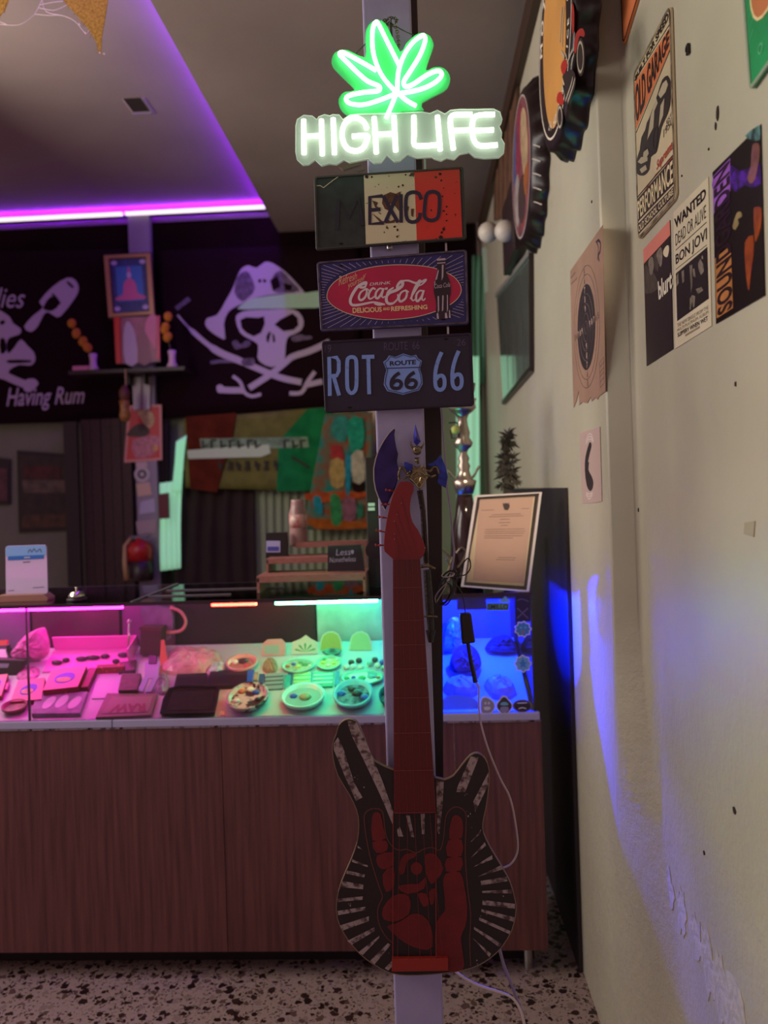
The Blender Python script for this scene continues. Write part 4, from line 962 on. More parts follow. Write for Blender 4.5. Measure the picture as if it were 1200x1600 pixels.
for s_ in (.25,.45,.62,.78): MB().ribbon([Q(s_,.05),Q(s_+.04,.6)], .012, 0, .001).build('streak_print', mat('streak','#4e4c4c',.2), t)
fr = FX(790, 300, XF-.002); f0 = fr.crop(0,0,1)
t = thing('wall_board', 'brown patterned wooden board high on the far right wall by the cornice', 'board', fr)
Q = quad(f0(775,290), f0(812,130), f0(812,330), f0(775,345))
MB().prism([Q(0,0),Q(1,0),Q(1,1),Q(0,1)], -.001, .012).build('board_panel', mat('brown_board','#6a4634',.6, var=.6, scale=14), t)
for s_ in (.2,.4,.6,.8): MB().ribbon([Q(s_,0),Q(s_,1)], .01, .012, .016).build('board_rib', mat('brown_rib','#8a6448',.6), t)
fr = FX(812, 358, XF-.001); f0 = fr.crop(0,0,1)
k = MB(); a_, b_ = f0(802,330), f0(824,388); k.box((a_[0],b_[1],0),(b_[0],a_[1],.05)); 
tag(k.build('wall_speaker', K['black'], fr=fr, bevel=.004), 'black box fixed below the second bottle cap sign', 'speaker')
gl = PY(763,363,3.25); gl2 = PY(789.5,361,3.1)
fr = Frame((XF-.001, 3.17, gl.z), (0,-1,0), (0,0,1))
t = thing('globe_lamp', 'wall lamp with two round white globes near the ceiling corner', 'lamp', fr)
gm = mat('globe_white', '#cfc2b4', .4)
for q in (gl, gl2):
    l = fr.mat().inverted() @ q; MB().ball(tuple(l), .0425, 20).build('globe', gm, t, smooth=True)
    MB().tube([(l.x, l.y, l.z-.035), (l.x*.6, l.y*.9, .03), (l.x*.4, -.02*0, .0)], .006, 6).build('lamp_arm', K['darksteel'], t)
MB().prism(ell(0,0,.05,.05,16), 0, .012).build('wall_plate', K['darksteel'], t)

# ================================================================ display counter
YF = 2.31; YK = 2.76
zt = PY(640, 1130.5, YF).z         # top of wood panel
zd = PY(640, 1116, YF).z         # top of white deck
zg = PY(500, 934, YF).z          # glass top
xr = PY(833, 1000, YF).x; xl = -1.55
xw = PY(851, 1300, YF).x
wood = mat('wood_laminate', '#6d3f3d', .42, var=.5, scale=7, stretch=(11,11,.45), thr=(.32,.68), bump=.05, bscale=40)
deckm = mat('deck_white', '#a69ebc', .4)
cfr = Frame((0, YF, 0)); 
ct = thing('display_counter', 'long wood fronted shop counter with a lit glass display case on top', 'counter', Frame((0, 0, 0), (1,0,0), (0,1,0)))
zp = PY(400, 1487, YF).z
xs = PY(711, 1200, YF).x; xs2 = PY(150, 1200, YF).x
for i, (a_, b_) in enumerate(((xl, -.62), (-.618, xs-.001), (xs+.001, xw))):
    MB().box((a_, YF, zp), (b_, YF+.018, zt)).build('front_panel', wood, ct)
MB().box((xw-.018, YF+.0182, zp), (xw, YK, zt)).build('end_panel', wood, ct)
MB().box((xl, YF+.0182, zp), (xl+.018, YK, zt)).build('end_panel', wood, ct)
MB().box((xl, YF+.10, 0), (xw-.03, YF+.12, zp+.02)).build('plinth', mat('plinth_dark','#1c0f0f',.8), ct)
for x_ in (PY(829,1495,YF).x,):
    MB().lathe([(.014,0),(.014,zp)], (x_, YF+.06, 0), 'z', 10).build('foot', K['steel'], ct)
xsm = PY(176, 1120, YF).x
zed = zt+.005
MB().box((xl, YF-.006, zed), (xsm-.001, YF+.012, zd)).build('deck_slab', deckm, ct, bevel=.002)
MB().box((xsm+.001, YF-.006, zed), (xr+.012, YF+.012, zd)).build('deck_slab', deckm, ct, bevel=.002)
k = MB()
random.seed(11); x_ = xl
while x_ < xw-.01:
    l_ = random.uniform(.03,.16); k.box((x_, YF-.004, zt), (min(x_+l_, xw), YF+.02, zed)); x_ += l_+random.uniform(.0,.012)
k.build('chipped_edge', mat('chipped_edge','#8b7a84',.8, var=.7, scale=60, thr=(.4,.5)), ct)['kind'] = 'stuff'
# sloped display board
yb0, yb1 = YF+.013, YK-.04
zb1 = PY(500, 1003, yb1).z
ang = math.atan2(zb1-zd, yb1-yb0); SL = math.hypot(zb1-zd, yb1-yb0)
xdv = PY(236, 1050, 2.5).x
k = MB(); k.add([(xl,yb0,zd),(xr-.012,yb0,zd),(xr-.012,yb1,zb1),(xl,yb1,zb1),(xl,yb0,zd-.02),(xr-.012,yb0,zd-.02),(xr-.012,yb1,zb1-.02),(xl,yb1,zb1-.02)],
      [(0,1,2,3),(7,6,5,4),(0,4,5,1),(1,5,6,2),(2,6,7,3),(3,7,4,0)])
k.build('display_board', mat('board_white','#b4b0b6',.45), ct)
# back of the case
def bpan(pa, pb, m, nm, y=YK-.006):
    A, B = PY(*pa, y), PY(*pb, y); MB().box((A.x, y, B.z), (B.x, y+.012, A.z)).build(nm, m, ct)
dkp = mat('door_dark', '#20110f', .35, var=.4, scale=9)
bpan((-60,938),(48,1030), mat('door_purple','#6a4a72',.4), 'back_door')
bpan((50,938),(188,1030), mat('door_mirror','#5a1a4a',.15, var=.4, scale=6), 'back_door', YK-.02)
bpan((190,938),(275,1030), mat('door_mauve','#704870',.4), 'back_door')
bpan((276,938),(493,1020), dkp, 'back_door', YK-.02)
bpan((494,925),(600,1020), mat('door_grey','#b5b8b8',.3, var=.4, scale=9), 'back_door')
bpan((600,925),(800,1060), mat('door_light','#4a60c0',.3), 'back_door')  # blue of the light strips is put into the panel colour
MB().box((PY(812,1000,YK-.1).x-.02, YF+.06, zd), (xr-.012, YK-.01, zd+.002)).build('side_strip', deckm, ct)
# glass and metal edging
GL = glass('case_glass')
MB().box((xl, YF, zd), (xr, YF+.004, zg-.008)).build('glass_front', GL, ct)
MB().box((xl, YF-.002, zg-.008), (PY(205,935,YF).x, YK, zg)).build('glass_top', GL, ct)
MB().box((PY(207,935,YF).x, YF-.002, zg-.008), (xr, YK, zg)).build('glass_top', GL, ct)
MB().box((xr-.004, YF+.0045, zd), (xr, YK, zg-.0085)).build('glass_side', GL, ct)
al = mat('edge_alu', '#8c8288', .3, metal=.7)
k = MB(); k.box((xl, YF-.003, zg-.009), (xr+.001, YF+.0005, zg+.001)); k.build('front_edge', mat('edge_dark','#3a2630',.35, metal=.4), ct)
MB().box((PY(205,930,YF).x, YF+.12, zg+.0005), (PY(345,930,YF).x, YF+.128, zg+.004)).build('top_edge', al, ct)
MB().box((PY(215,930,YF).x, YF+.26, zg+.0005), (PY(420,930,YF).x, YF+.268, zg+.004)).build('top_edge', al, ct)
MB().box((PY(205,935,YF).x-.004, YF-.001, zg-.0), (PY(205,935,YF).x+.004, YK, zg+.004)).build('top_edge', al, ct)
MB().box((PY(42,1000,YF).x-.005, YF+.0045, zd), (PY(42,1000,YF).x+.001, YF+.009, zg-.009)).build('glass_joint', mat('joint','#5a4658',.3), ct)
MB().box((xl, YK, zd), (xr, YK+.015, zg)).build('back_frame', mat('frame_black','#1b0e10',.6), ct)
MB().box((xr-.008, YF+.005, zg-.013), (xr+.0015, YK, zg-.0005)).build('side_rail', _m['frame_black'], ct)  # rail added to cut the blue light off at the case top
# light strips under the glass top: pink, red, green, blue
def strip(pxa, pxb, cc, pw, lb, y=YF+.03, zz=zg-.022):
    a_, b_ = PY(pxa, 940, y).x, PY(pxb, 940, y).x
    o = MB().box((a_, y, zz), (b_, y+.012, zz+.008)).build('led_strip', mat('led_'+lb, '#ffffff', .5, emit=pw, ecol=cc), ct); lab(o, lb+' light strip')
    return o
strip(-60, 190, (1.0, .004, .56), 64, 'pink')
strip(330, 400, (1.0, .006, .003), 130, 'red')
strip(430, 590, (.05, 1.0, .40), 95, 'green')
strip(600, 660, (.01, .6, 1.0), 26, 'cyan', YF+.03)
MB().box((PY(674,1000,YF).x, YF+.006, zd-.01), (PY(674,1000,YF).x+.006, YK-.03, zg-.01)).build('partition', mat('partition_white','#8a86a0',.5), ct)  # hidden opaque divider added to keep blue light out of the green section
strip(700, 786, (.004, .03, 1.0), 70, 'blue', YF+.14, zg-.034)
MB().box((.160, YF+.12, zg-.050), (.172, YF+.13, zg-.028)).build('led_strip', mat('led_blue_side', '#ffffff', .5, emit=30000, ecol=(.001,.012,1.0)), ct)  # extra emitter added to throw blue onto the right wall
MB().box((PY(690,940,YF+.14).x, YF+.045, zg-.024), (xr-.006, YF+.32, zg-.0085)).build('led_channel', _m['frame_black'], ct)  # opaque cover added to stop blue light spilling upward
MB().box((xl, YF+.026, zg-.0135), (PY(190,940,YF).x, YF+.046, zg-.0085)).build('led_channel', _m['frame_black'], ct)  # opaque cover added to stop pink light spilling upward
MB().box((PY(-60,940,YK-.05).x, YK-.05, zg-.02), (PY(190,940,YK-.05).x, YK-.04, zg-.012)).build('led_strip', _m['led_pink'], ct)
MB().box((PY(450,940,YK-.05).x, YK-.05, zg-.02), (PY(600,940,YK-.05).x, YK-.04, zg-.012)).build('led_strip', _m['led_green'], ct)
MB().box((PY(600,940,YK-.05).x, YK-.05, zg-.02), (PY(800,940,YK-.05).x, YK-.04, zg-.012)).build('led_strip', _m['led_blue'], ct)

MB().box((.10, YF+.085, zg-.060), (.189, YF+.088, zg-.0245)).build('led_channel', _m['frame_black'], ct)  # lip added to keep the blue emitter off the near wall
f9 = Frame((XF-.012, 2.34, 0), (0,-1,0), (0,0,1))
tag(MB().box((-1.7, .002, -.010), (0, 1.44, .0)).build('dark_board', mat('board_dark', '#241a20', .6), fr=f9), 'dark board standing against the right wall beside the counter end', 'board')  # dark sheet added where the wall itself lies in shade
# ---------------------------------------------------------------- things on the display board
UYB = Vector((0, cos(ang), sin(ang)))
BO_ = Frame((0, yb0, zd), (1,0,0), tuple(UYB))
def FB(px, py):
    u, v = BO_.px(px, py); return Frame(BO_.o + BO_.ux*u + BO_.uy*v + BO_.uz*.0006, (1,0,0), tuple(UYB))
def E(fr, px, py, rx, ry, n=24):
    a_, b_, cc = fr.px(px-rx, py), fr.px(px+rx, py), fr.px(px, py)
    t_, d_ = fr.px(px, py-ry), fr.px(px, py+ry)
    return (cc[0], (t_[1]+d_[1])/2, (b_[0]-a_[0])/2, (t_[1]-d_[1])/2)
def dish(name, label, cat, px, py, rx, ry, m, minner, group=None, h=.022, fill=None, n=24):
    fr = FB(px, py); t = thing(name, label, cat, fr, group); cx, cy, a_, b_ = E(fr, px, py, rx, ry)
    b_ = max(b_, a_*.6)
    MB().lathe([(a_*.75,0),(a_*.97,h*.55),(a_,h),(a_*.88,h*.97),(a_*.80,h*.4),(a_*.5,h*.25),(0,h*.25)], (cx,cy,0), 'z', n, 1, b_/a_).build('dish_rim', m, t, smooth=True)
    MB().prism(ell(cx, cy, a_*.82, b_*.82, n), h*.3, h*.5).build('dish_inside', minner, t)
    for i, (dx, dy, s_, mm) in enumerate(fill or ()):
        k = MB(); k.ball((cx+dx*a_, cy+dy*b_, h*.62), s_*a_, 8, 1, .8, .55); k.build('trinket', mm, t, smooth=True)
    return t
def flat(name, label, cat, P_, hgt, m, group=None, r=0, bev=.0015, px=None):
    xs_ = [p[0] for p in P_]; ys_ = [p[1] for p in P_]
    fr = FB(sum(xs_)/len(xs_), max(ys_)); t = thing(name, label, cat, fr, group)
    MB().prism([fr.px(*p) for p in P_], 0, hgt).build('body', m, t, bevel=bev)
    return t, fr
def card(name, label, cat, P_, m, group=None, th=.004, yoff=.0):
    """upright card standing on the board: traced on a vertical plane through its foot"""
    xs_ = [p[0] for p in P_]; yb_ = max(p[1] for p in P_)
    b_ = FB(sum(xs_)/len(xs_), yb_); fr = Frame(b_.o, (1,0,0), (0,.25,.97)); t = thing(name, label, cat, fr, group)
    MB().prism([fr.px(*p) for p in P_], -th/2, th/2).build('card_body', m, t); return t, fr
def lump(name, label, cat, P_, hgt, m, group=None, seed=1, tall=None):
    """soft crumpled bag: outline on the board puffed up"""
    xs_ = [p[0] for p in P_]; ys_ = [p[1] for p in P_]
    fr = FB(sum(xs_)/len(xs_), max(ys_)) if not tall else None
    if tall:
        b_ = FB(sum(xs_)/len(xs_), max(ys_)); fr = Frame(b_.o+Vector((0,0.0,0))-Vector((0,.0,0)), (1,0,0), (0,.15,.99))
    out = smooth_path([fr.px(*p) for p in P_], 3, True); n = len(out); cx = sum(p[0] for p in out)/n; cy = sum(p[1] for p in out)/n
    rnd = random.Random(seed); vs = []; fs = []; L_ = [(1,0),(.93,.35),(.75,.75),(.45,.95),(.2,1)]
    for s_, hh in L_:
        for i, (x, y) in enumerate(out):
            j = 1+.35*(rnd.random()-.5)*(1 if hh else 0); vs.append((cx+(x-cx)*s_, cy+(y-cy)*s_, hgt*hh*j))
    for r_ in range(len(L_)-1):
        for i in range(n): fs.append((r_*n+i, r_*n+(i+1) % n, (r_+1)*n+(i+1) % n, (r_+1)*n+i))
    fs += [tuple(range(n-1,-1,-1)), tuple(range((len(L_)-1)*n, len(L_)*n))]
    o = MB().add(vs, fs).build(name, m, fr=fr, smooth=False); tag(o, label, cat, group); return o, fr
W = lambda n, cc, **kw: mat(n, cc, **kw)
teal = W('t_teal','#7fb8a8',rough=.3); pebl = W('t_pebble','#d8d6c8',rough=.4); pdk = W('t_dark','#2a2a2c',rough=.35); gnk = W('t_green','#3f9a5a',rough=.4); yel = W('t_yellow','#c8c060',rough=.4)
blu = W('t_blue','#2450b0',rough=.3); org = W('t_orange','#b87850',rough=.5)
clear = glass('clear_plastic', (.9,.92,.92), rough=.08)
# front row
c5 = lambda x, y: (220+x*.31667, 900+y*.31667)
t, fr = flat('rolling_tray', 'black patterned square tray with rounded corners at the front of the case', 'tray', [c5(*p) for p in smooth_path([(145,575),(260,562),(378,566),(385,585),(368,680),(350,692),(240,698),(118,695),(106,680)],2,True)], .010, W('tray_black','#231416',rough=.25,var=.4,scale=30), 'display dishes')
A = [c5(*p) for p in [(160,585),(362,580),(348,672),(130,678)]]
MB().prism([fr.px(*p) for p in A], .0101, .0112).build('tray_print', W('tray_print','#2c1a1a',rough=.3,var=.85,scale=60,col2='#0f0808'), t)
MB().ribbon([fr.px(*p) for p in [c5(*q) for q in smooth_path([(145,575),(260,562),(378,566),(385,585),(368,680),(350,692),(240,698),(118,695),(106,680)],2,True)]], .006, .010, .016, True).build('tray_rim', W('tray_rim','#2a1c2a',rough=.2), t)
dish('ashtray', 'black and white marbled round ashtray right of the black square tray', 'ashtray', 388, 1098, 32, 22, W('ash_dark','#2e1a1e',rough=.25,var=.8,scale=25,col2='#b0a0a0',thr=(.55,.6)), W('ash_in','#3a2226',rough=.3,var=.8,scale=40,col2='#c0a8a8',thr=(.5,.56)), 'display dishes', .026,
     [(-.4,.5,.22,org),(0,.6,.2,pebl),(.3,.4,.2,blu),(.5,-.1,.16,pdk),(-.5,-.2,.18,pebl)])
dish('ashtray', 'milky pale green glass ashtray with a wooden stick inside', 'ashtray', 474, 1096, 34, 20, W('ash_glass','#b5d8d0',rough=.15), W('ash_glass2','#8fb0a8',rough=.2), 'display dishes', .024, [(-.45,.1,.2,blu),(.1,.0,.3,W('stick','#a88c60',rough=.5))])
dish('ashtray', 'blue and dark swirled glass ashtray nearest the white post', 'ashtray', 552, 1093, 31, 22, W('ash_blue','#86b0c0',rough=.15), W('ash_blue2','#30344a',rough=.2,var=.7,scale=40,col2='#8a94a0'), 'display dishes', .026, [(-.6,.1,.25,blu),(.2,.1,.3,pdk),(.6,-.2,.25,blu),(-.1,.4,.22,pdk)])
dish('ashtray', 'dark teal ashtray half hidden behind the white post', 'ashtray', 608, 1094, 16, 14, W('ash_teal','#2a5a64',rough=.2), pdk, 'display dishes', .024)
# second row
flat('pouch', 'flat black pouch behind the square tray, left of the long dark box', 'pouch', [(277,1058),(324,1056),(326,1076),(272,1078)], .012, W('pouch_black','#231416',rough=.4,var=.5,scale=60))
t, fr = flat('long_box', 'long dark box behind the marbled ashtray with a blue end', 'box', [(330,1054),(392,1052),(388,1076),(322,1078)], .016, W('box_dark','#281622',rough=.35))
MB().prism([fr.px(*p) for p in [(388,1054),(398,1053),(394,1076),(386,1077)]], 0, .016).build('box_end', blu, t)
for i, (P_, cc, lb) in enumerate((([(415,1055),(444,1053),(442,1078),(412,1080)],'#7f8c8c','grey striped sachet in the second row'),([(459,1053),(486,1052),(485,1076),(458,1077)],'#9aa860','yellow and green striped sachet in the second row'),([(490,1052),(520,1050),(520,1075),(489,1076)],'#2a7a5c','dark green sachet in the second row'))):
    t, fr = flat('sachet', lb, 'sachet', P_, .007, W('sach%d' % i, cc, rough=.3), 'sachets in the case')
    a_, b_, d_ = P_[0], P_[1], P_[3]
    for q in (.25,.5,.75):
        MB().ribbon([fr.px(a_[0]+(d_[0]-a_[0])*q, a_[1]+(d_[1]-a_[1])*q), fr.px(b_[0]+(P_[2][0]-b_[0])*q, b_[1]+(P_[2][1]-b_[1])*q)], .006, .007, .0078).build('stripe_print', [pdk,gnk,pebl][i], t)
    MB().prism([fr.px(P_[0][0]-9, P_[0][1]), fr.px(P_[0][0]-1, P_[0][1]), fr.px(P_[3][0]-1, P_[3][1]), fr.px(P_[3][0]-9, P_[3][1])], 0, .005).build('side_flap', W('flap','#2a4a70',rough=.3), t)
dish('shallow_dish', 'long shallow dish of small trinkets behind the blue ashtray', 'dish', 566, 1063, 34, 9, teal, pebl, 'small dishes', .014, [(-.7,0,.14,gnk),(-.4,.1,.12,blu),(0,0,.2,gnk),(.4,.1,.15,teal),(.75,0,.12,org)])
# third row
lump('foil_bag', 'crumpled pink foil bag left of the red lit corner of the case', 'bag', [c5(*p) for p in [(100,470),(140,380),(200,365),(300,370),(380,380),(400,420),(360,450),(300,490),(190,495)]], .035, W('foil_pink','#d0a0a0',rough=.25,var=.4,scale=30), seed=4)
dish('bowl', 'pink glass bowl with a dark cup between the foil bag and the coil', 'bowl', 379, 1043, 24, 13, W('bowl_pink','#d0a09c',rough=.2), W('bowl_pink2','#a86a68',rough=.3), 'small dishes', .024, [(0,.3,.35,pdk),(-.5,.2,.25,pebl),(.4,-.2,.3,W('t_rose','#b05050',rough=.3))])
lump('hemp_coil', 'round brown coil of cord in the middle of the case', 'cord coil', [(411,1047),(413,1035),(421,1029),(430,1032),(434,1042),(431,1051),(419,1053)], .016, W('coil','#a07a5c',rough=.8,var=.5,scale=140), seed=8)
dish('shallow_dish', 'dish of mixed bright trinkets right of the brown coil', 'dish', 466, 1044, 26, 11, teal, W('mix','#a8b08c',rough=.4,var=.6,scale=80), 'small dishes', .012, [(-.6,.0,.16,org),(-.3,.3,.16,blu),(.0,-.1,.2,yel),(.4,.2,.2,gnk),(.7,0,.14,pebl),(.1,.5,.16,gnk)])
dish('shallow_dish', 'dish of yellow green and white pebbles under the first arch card', 'dish', 514, 1040, 20, 11, teal, W('mix2','#b8c070',rough=.4,var=.5,scale=80), 'small dishes', .014, [(-.5,.1,.2,yel),(0,.4,.2,pebl),(.4,0,.2,yel),(0,-.3,.22,pebl),(-.4,.6,.16,gnk),(.6,.5,.16,pebl)])
for i, (x, y, mm) in enumerate(((541,1042,pebl),(549,1035,pdk),(552,1042,pebl),(561,1032,pdk),(564,1043,pebl),(578,1037,teal),(586,1031,pdk),(590,1040,pebl),(598,1035,blu),(600,1044,teal))):
    fr = FB(x, y+4); k = MB(); k.lathe([(.008,0),(.011,.006),(.009,.013),(.004,.015)], (0,.004,0), 'z', 12)
    tag(k.build('tiny_cup', mm, fr=fr, smooth=True), ['pale','black','pale','black','pale','teal','black','pale','blue','teal'][i]+' tiny cup '+['front left of the cup cluster','behind the front left cup','second in the front of the cluster','at the back of the cluster','front right of the cluster by the second arch card','left of the last group at the post','at the back near the post','front centre near the post','nearest the post at the back','nearest the post in front'][i], 'cup', 'tiny cups in the case')
# back row cards
t, fr = card('product_card', 'small pinkish card with a green window at the back of the case', 'card', [(410,1006),(418,999),(440,998),(446,1004),(446,1024),(409,1025)], W('card_pink','#c0a09c',rough=.5))
MB().prism([fr.px(*p) for p in [(413,1009),(436,1007),(436,1021),(413,1022)]], .002, .003).build('card_window', teal, t)
t, fr = card('product_card', 'card with a green leaf between the pink card and the arch cards', 'card', [(457,1003),(470,998),(478,992),(486,998),(496,1003),(497,1021),(456,1022)], W('card_white','#c8d0c0',rough=.5))
k = MB()
for a_ in (-70,-35,0,35,70):
    b_ = fr.px(477,1019); k.prism([b_, (b_[0]+.032*sin(R(a_-8)), b_[1]+.032*cos(R(a_-8))*.8), (b_[0]+.04*sin(R(a_)), b_[1]+.04*cos(R(a_))*.8), (b_[0]+.032*sin(R(a_+8)), b_[1]+.032*cos(R(a_+8))*.8)], .002, .0028)
k.build('leaf_print', gnk, t)
for i, (x, cc, lb) in enumerate(((517,'#a8b050','yellow green arch shaped card behind the pebble dish'),(563,'#a8c890','pale green arch shaped card nearest the white post'))):
    P_ = [(x-17,1016),(x-15,1000),(x-12,993),(x-5,988),(x+3,987),(x+11,991),(x+15,999),(x+18,1016)]
    t, fr = card('arch_card', lb, 'card', P_, W('arch%d' % i, cc, rough=.5), 'arch shaped cards')
    MB().ribbon([fr.px(px_, py_) for px_, py_ in P_], .004, .002, .004).build('card_border', pebl, t)
fr = FB(519, 1025); tag(MB().lathe([(.020,0),(.034,.012),(.030,.014),(.018,.004),(0,.003)], (0,.008,0), 'z', 18, 1, .6).build('dark_dish', W('dark_dish','#1d4a48',rough=.3), fr=fr, smooth=True), 'dark oval dish right below the yellow green arch card', 'dish')
# left half
t, fr = flat('metal_tray', 'flat brown grey tray with upside down red lettering at the case front', 'tray', [(168,1087),(247,1088),(237,1121),(150,1125)], .010, W('raw_tray','#6e5a50',rough=.4))
MB().prism([fr.px(*p) for p in [(176,1093),(240,1093),(232,1117),(160,1120)]], .0101, .0112).build('tray_inside', W('raw_tray2','#7a665a',rough=.45), t)
k = MB(); text(k, 'RAW', quad(fr.px(229,1118), fr.px(170,1119), fr.px(180,1105), fr.px(228,1104)), .0122, .05); k.build('lettering', W('raw_red','#6a2a22',rough=.5), t)
k = MB(); text(k, 'RAW', quad(fr.px(0,0),fr.px(1,0),fr.px(1,1),fr.px(0,1)), 0) if False else None
flat('olive_tray', 'olive box with dark bars behind the upside down lettered tray', 'box', [(192,1060),(222,1060),(216,1086),(186,1087)], .020, W('olive','#5a4836',rough=.5,var=.5,scale=50))
# phone holder clip
b_ = FB(232, 1083); fr = Frame(b_.o, (1,0,0), (0,.5,.866)); t = thing('phone_stand', 'small pale blue phone stand with two legs behind the trays', 'stand', fr)
f_ = lambda x, y: fr.px(140+x*.15, 960+y*.15)
MB().prism([f_(585,500),(f_(735,500)),f_(720,680),f_(580,670)], 0, .008).build('stand_back', W('stand_blue','#9aa0c8',rough=.35), t)
for P_ in ([(575,660),(625,670),(560,810),(500,805)],[(660,680),(715,670),(650,810),(590,815)]): MB().prism([f_(*p) for p in P_], 0, .008).build('leg', _m['stand_blue'], t)
MB().prism([f_(630,440),f_(710,440),f_(705,525),f_(625,525)], .002, .012).build('clip', W('clip_dark','#2a2244',rough=.4), t)
lump('clear_bag', 'crumpled clear plastic bag between the phone stand and the black pouch', 'bag', [(243,1082),(247,1066),(254,1058),(260,1056),(264,1066),(264,1080),(254,1087)], .028, W('clear_lilac','#a094a8',rough=.2,var=.4,scale=60), seed=5)
# dark brown box and orange card
b_ = FB(232, 1030); fr = Frame(b_.o, (1,0,0), (0,0,1)); t = thing('brown_box', 'dark brown upright box beside the pink lit case in the middle', 'box', fr)
f_ = lambda x, y: fr.px(140+x*.15, 960+y*.15)
MB().prism([f_(530,135),f_(745,140),f_(745,430),f_(520,420)], -.05, .0).build('box_body', W('brownbox','#3a211c',rough=.6), t, bevel=.002)
MB().prism([f_(520,130),f_(750,135),f_(750,170),f_(520,165)], -.052, .003).build('box_lid', W('brownbox2','#4a2a22',rough=.6), t)
card('orange_card', 'thin leaning orange card right of the dark brown box', 'card', [(252,1000),(257,999),(262,1035),(252,1042),(250,1030)], W('orange_card','#c07048',rough=.5))
# pink lit clear shoe box with dark pieces
P_ = [(72,1017),(212,1003),(216,1022),(212,1044),(70,1052),(60,1040)]
fr = FB(150, 1050); t = thing('lit_case', 'clear plastic box glowing pink with dark pieces inside, at the left', 'box', fr)
pkm = W('pink_plastic','#e070c0',rough=.25)
MB().prism([fr.px(*p) for p in [(84,1019),(208,1006),(214,1042),(66,1052)]], 0, .006).build('box_floor', pkm, t)
q0, q1 = fr.px(76,1030), fr.px(214,1020)
k = MB(); k.box((q0[0], q0[1]+.05, .006), (q1[0], q0[1]+.056, .055)); k.box((q1[0]-.005, q0[1]-.04, .006), (q1[0], q0[1]+.056, .055)); k.build('box_wall', pkm, t)
for x, y, l_ in ((90,1040,.03),(104,1036,.02),(128,1034,.03),(146,1032,.04),(165,1030,.025),(182,1038,.02),(193,1028,.03),(203,1026,.02)):
    q = fr.px(x, y); k = MB(); k.ball((q[0],q[1],.012), .014, 8, l_/.02, .7, .7); k.build('dark_piece', W('dark_piece','#3a1030',rough=.3), t, smooth=True)
# red boxes with oval emblem
bxr = W('box_pink','#c87088',rough=.4); bxs = W('box_redside','#7a1c1c',rough=.5,var=.5,scale=90,col2='#c08048',thr=(.3,.36))
for i, (P_, lb) in enumerate((([(84,1047),(138,1041),(124,1074),(70,1080)],'red edged pink box with a blue oval emblem, the topmost and rightmost'),([(30,1066),(72,1062),(66,1096),(18,1100)],'pink box with a blue and yellow oval left of the topmost box'),([(-20,1060),(14,1056),(4,1090),(-30,1094)],'pink box with a blue oval cut by the left frame edge'))):
    fr = FB(sum(p[0] for p in P_)/4, max(p[1] for p in P_)); t = thing('gift_box', lb, 'box', fr, 'pink boxes in the case')
    hh = .034 if i == 0 else .018
    Pp = [fr.px(x, y+(13 if i == 0 else 4)) for x, y in P_]
    MB().prism(Pp, 0, hh-.0012).build('box_body', bxs, t)
    MB().prism(Pp, hh-.001, hh).build('box_top', bxr, t)
    cx = sum(p[0] for p in Pp)/4; cy = sum(p[1] for p in Pp)/4; rx = (Pp[1][0]-Pp[0][0])*.30; ry = (Pp[0][1]-Pp[3][1])*.26
    MB().prism(ell(cx,cy,rx,ry,20), hh, hh+.0008).build('oval_emblem', blu, t)
    MB().prism(ell(cx,cy-ry*.35,rx*.75,ry*.45,16), hh+.0008, hh+.0014).build('emblem_scene', W('emblem_sand','#d0a878',rough=.5,var=.5,scale=80), t)
t, fr = flat('open_box', 'open white inside box lid right of the red edged box', 'box', [(152,1054),(196,1053),(184,1092),(143,1093)], .004, W('box_inside','#c0a0c4',rough=.5))
MB().prism([fr.px(*p) for p in [(154,1050),(196,1048),(196,1053),(153,1055)]], .004, .028).build('box_flap', bxs, t)
t, fr = flat('foil_pack', 'grey pack with pale oval prints at the front, left of the lettered tray', 'pack', [(58,1088),(138,1086),(126,1120),(50,1121)], .014, W('pack_grey','#84748c',rough=.35,var=.4,scale=40))
for x, y in ((78,1104),(98,1102),(118,1104)):
    e_ = E(fr, x, y, 8, 10); MB().prism(ell(*e_, 16), .014, .0148).build('oval_print', W('oval_pale','#b4a4b8',rough=.4), t)
dish('bowl', 'small brownish bowl at the front left of the case', 'bowl', 24, 1110, 19, 10, W('bowl_brown','#7a3848',rough=.3), W('bowl_brown2','#a86878',rough=.4,var=.6,scale=60), 'small dishes', .02)
lump('plush_heap', 'heap of fluffy bright pink plush at the back left of the case', 'plush', [(20,1026),(28,1008),(45,990),(68,980),(74,990),(78,1008),(76,1022),(62,1032),(40,1032)], .06, W('plush','#d878b8',rough=.9,var=.4,scale=40), seed=9, tall=True)
lump('lace_pile', 'pile of pink lace edged packets below the plush heap', 'packets', [(26,1060),(32,1046),(48,1042),(60,1044),(62,1054),(52,1062),(38,1064)], .012, W('lace','#d070b0',rough=.6,var=.6,scale=70), seed=12)
b_ = FB(8, 1056); fr = Frame(b_.o, (1,0,0), (0,0,1)); t = thing('black_device', 'small black device with a pale screen at the left frame edge', 'device', fr)
f_ = lambda x, y: fr.px(x*.1333, 960+y*.1333)
MB().prism([f_(-150,520),f_(300,535),f_(200,720),f_(-150,720)], -.03, .0).build('device_body', K['blackplastic'], t, bevel=.003); MB().prism([f_(-60,575),f_(110,575),f_(90,625),f_(-60,625)], 0, .001).build('screen', W('scr','#7a8a8c',rough=.2), t)
b_ = FB(10, 1030); fr = Frame(b_.o, (1,0,0), (0,.2,.98)); f_ = lambda x, y: fr.px(x*.1333, 960+y*.1333)
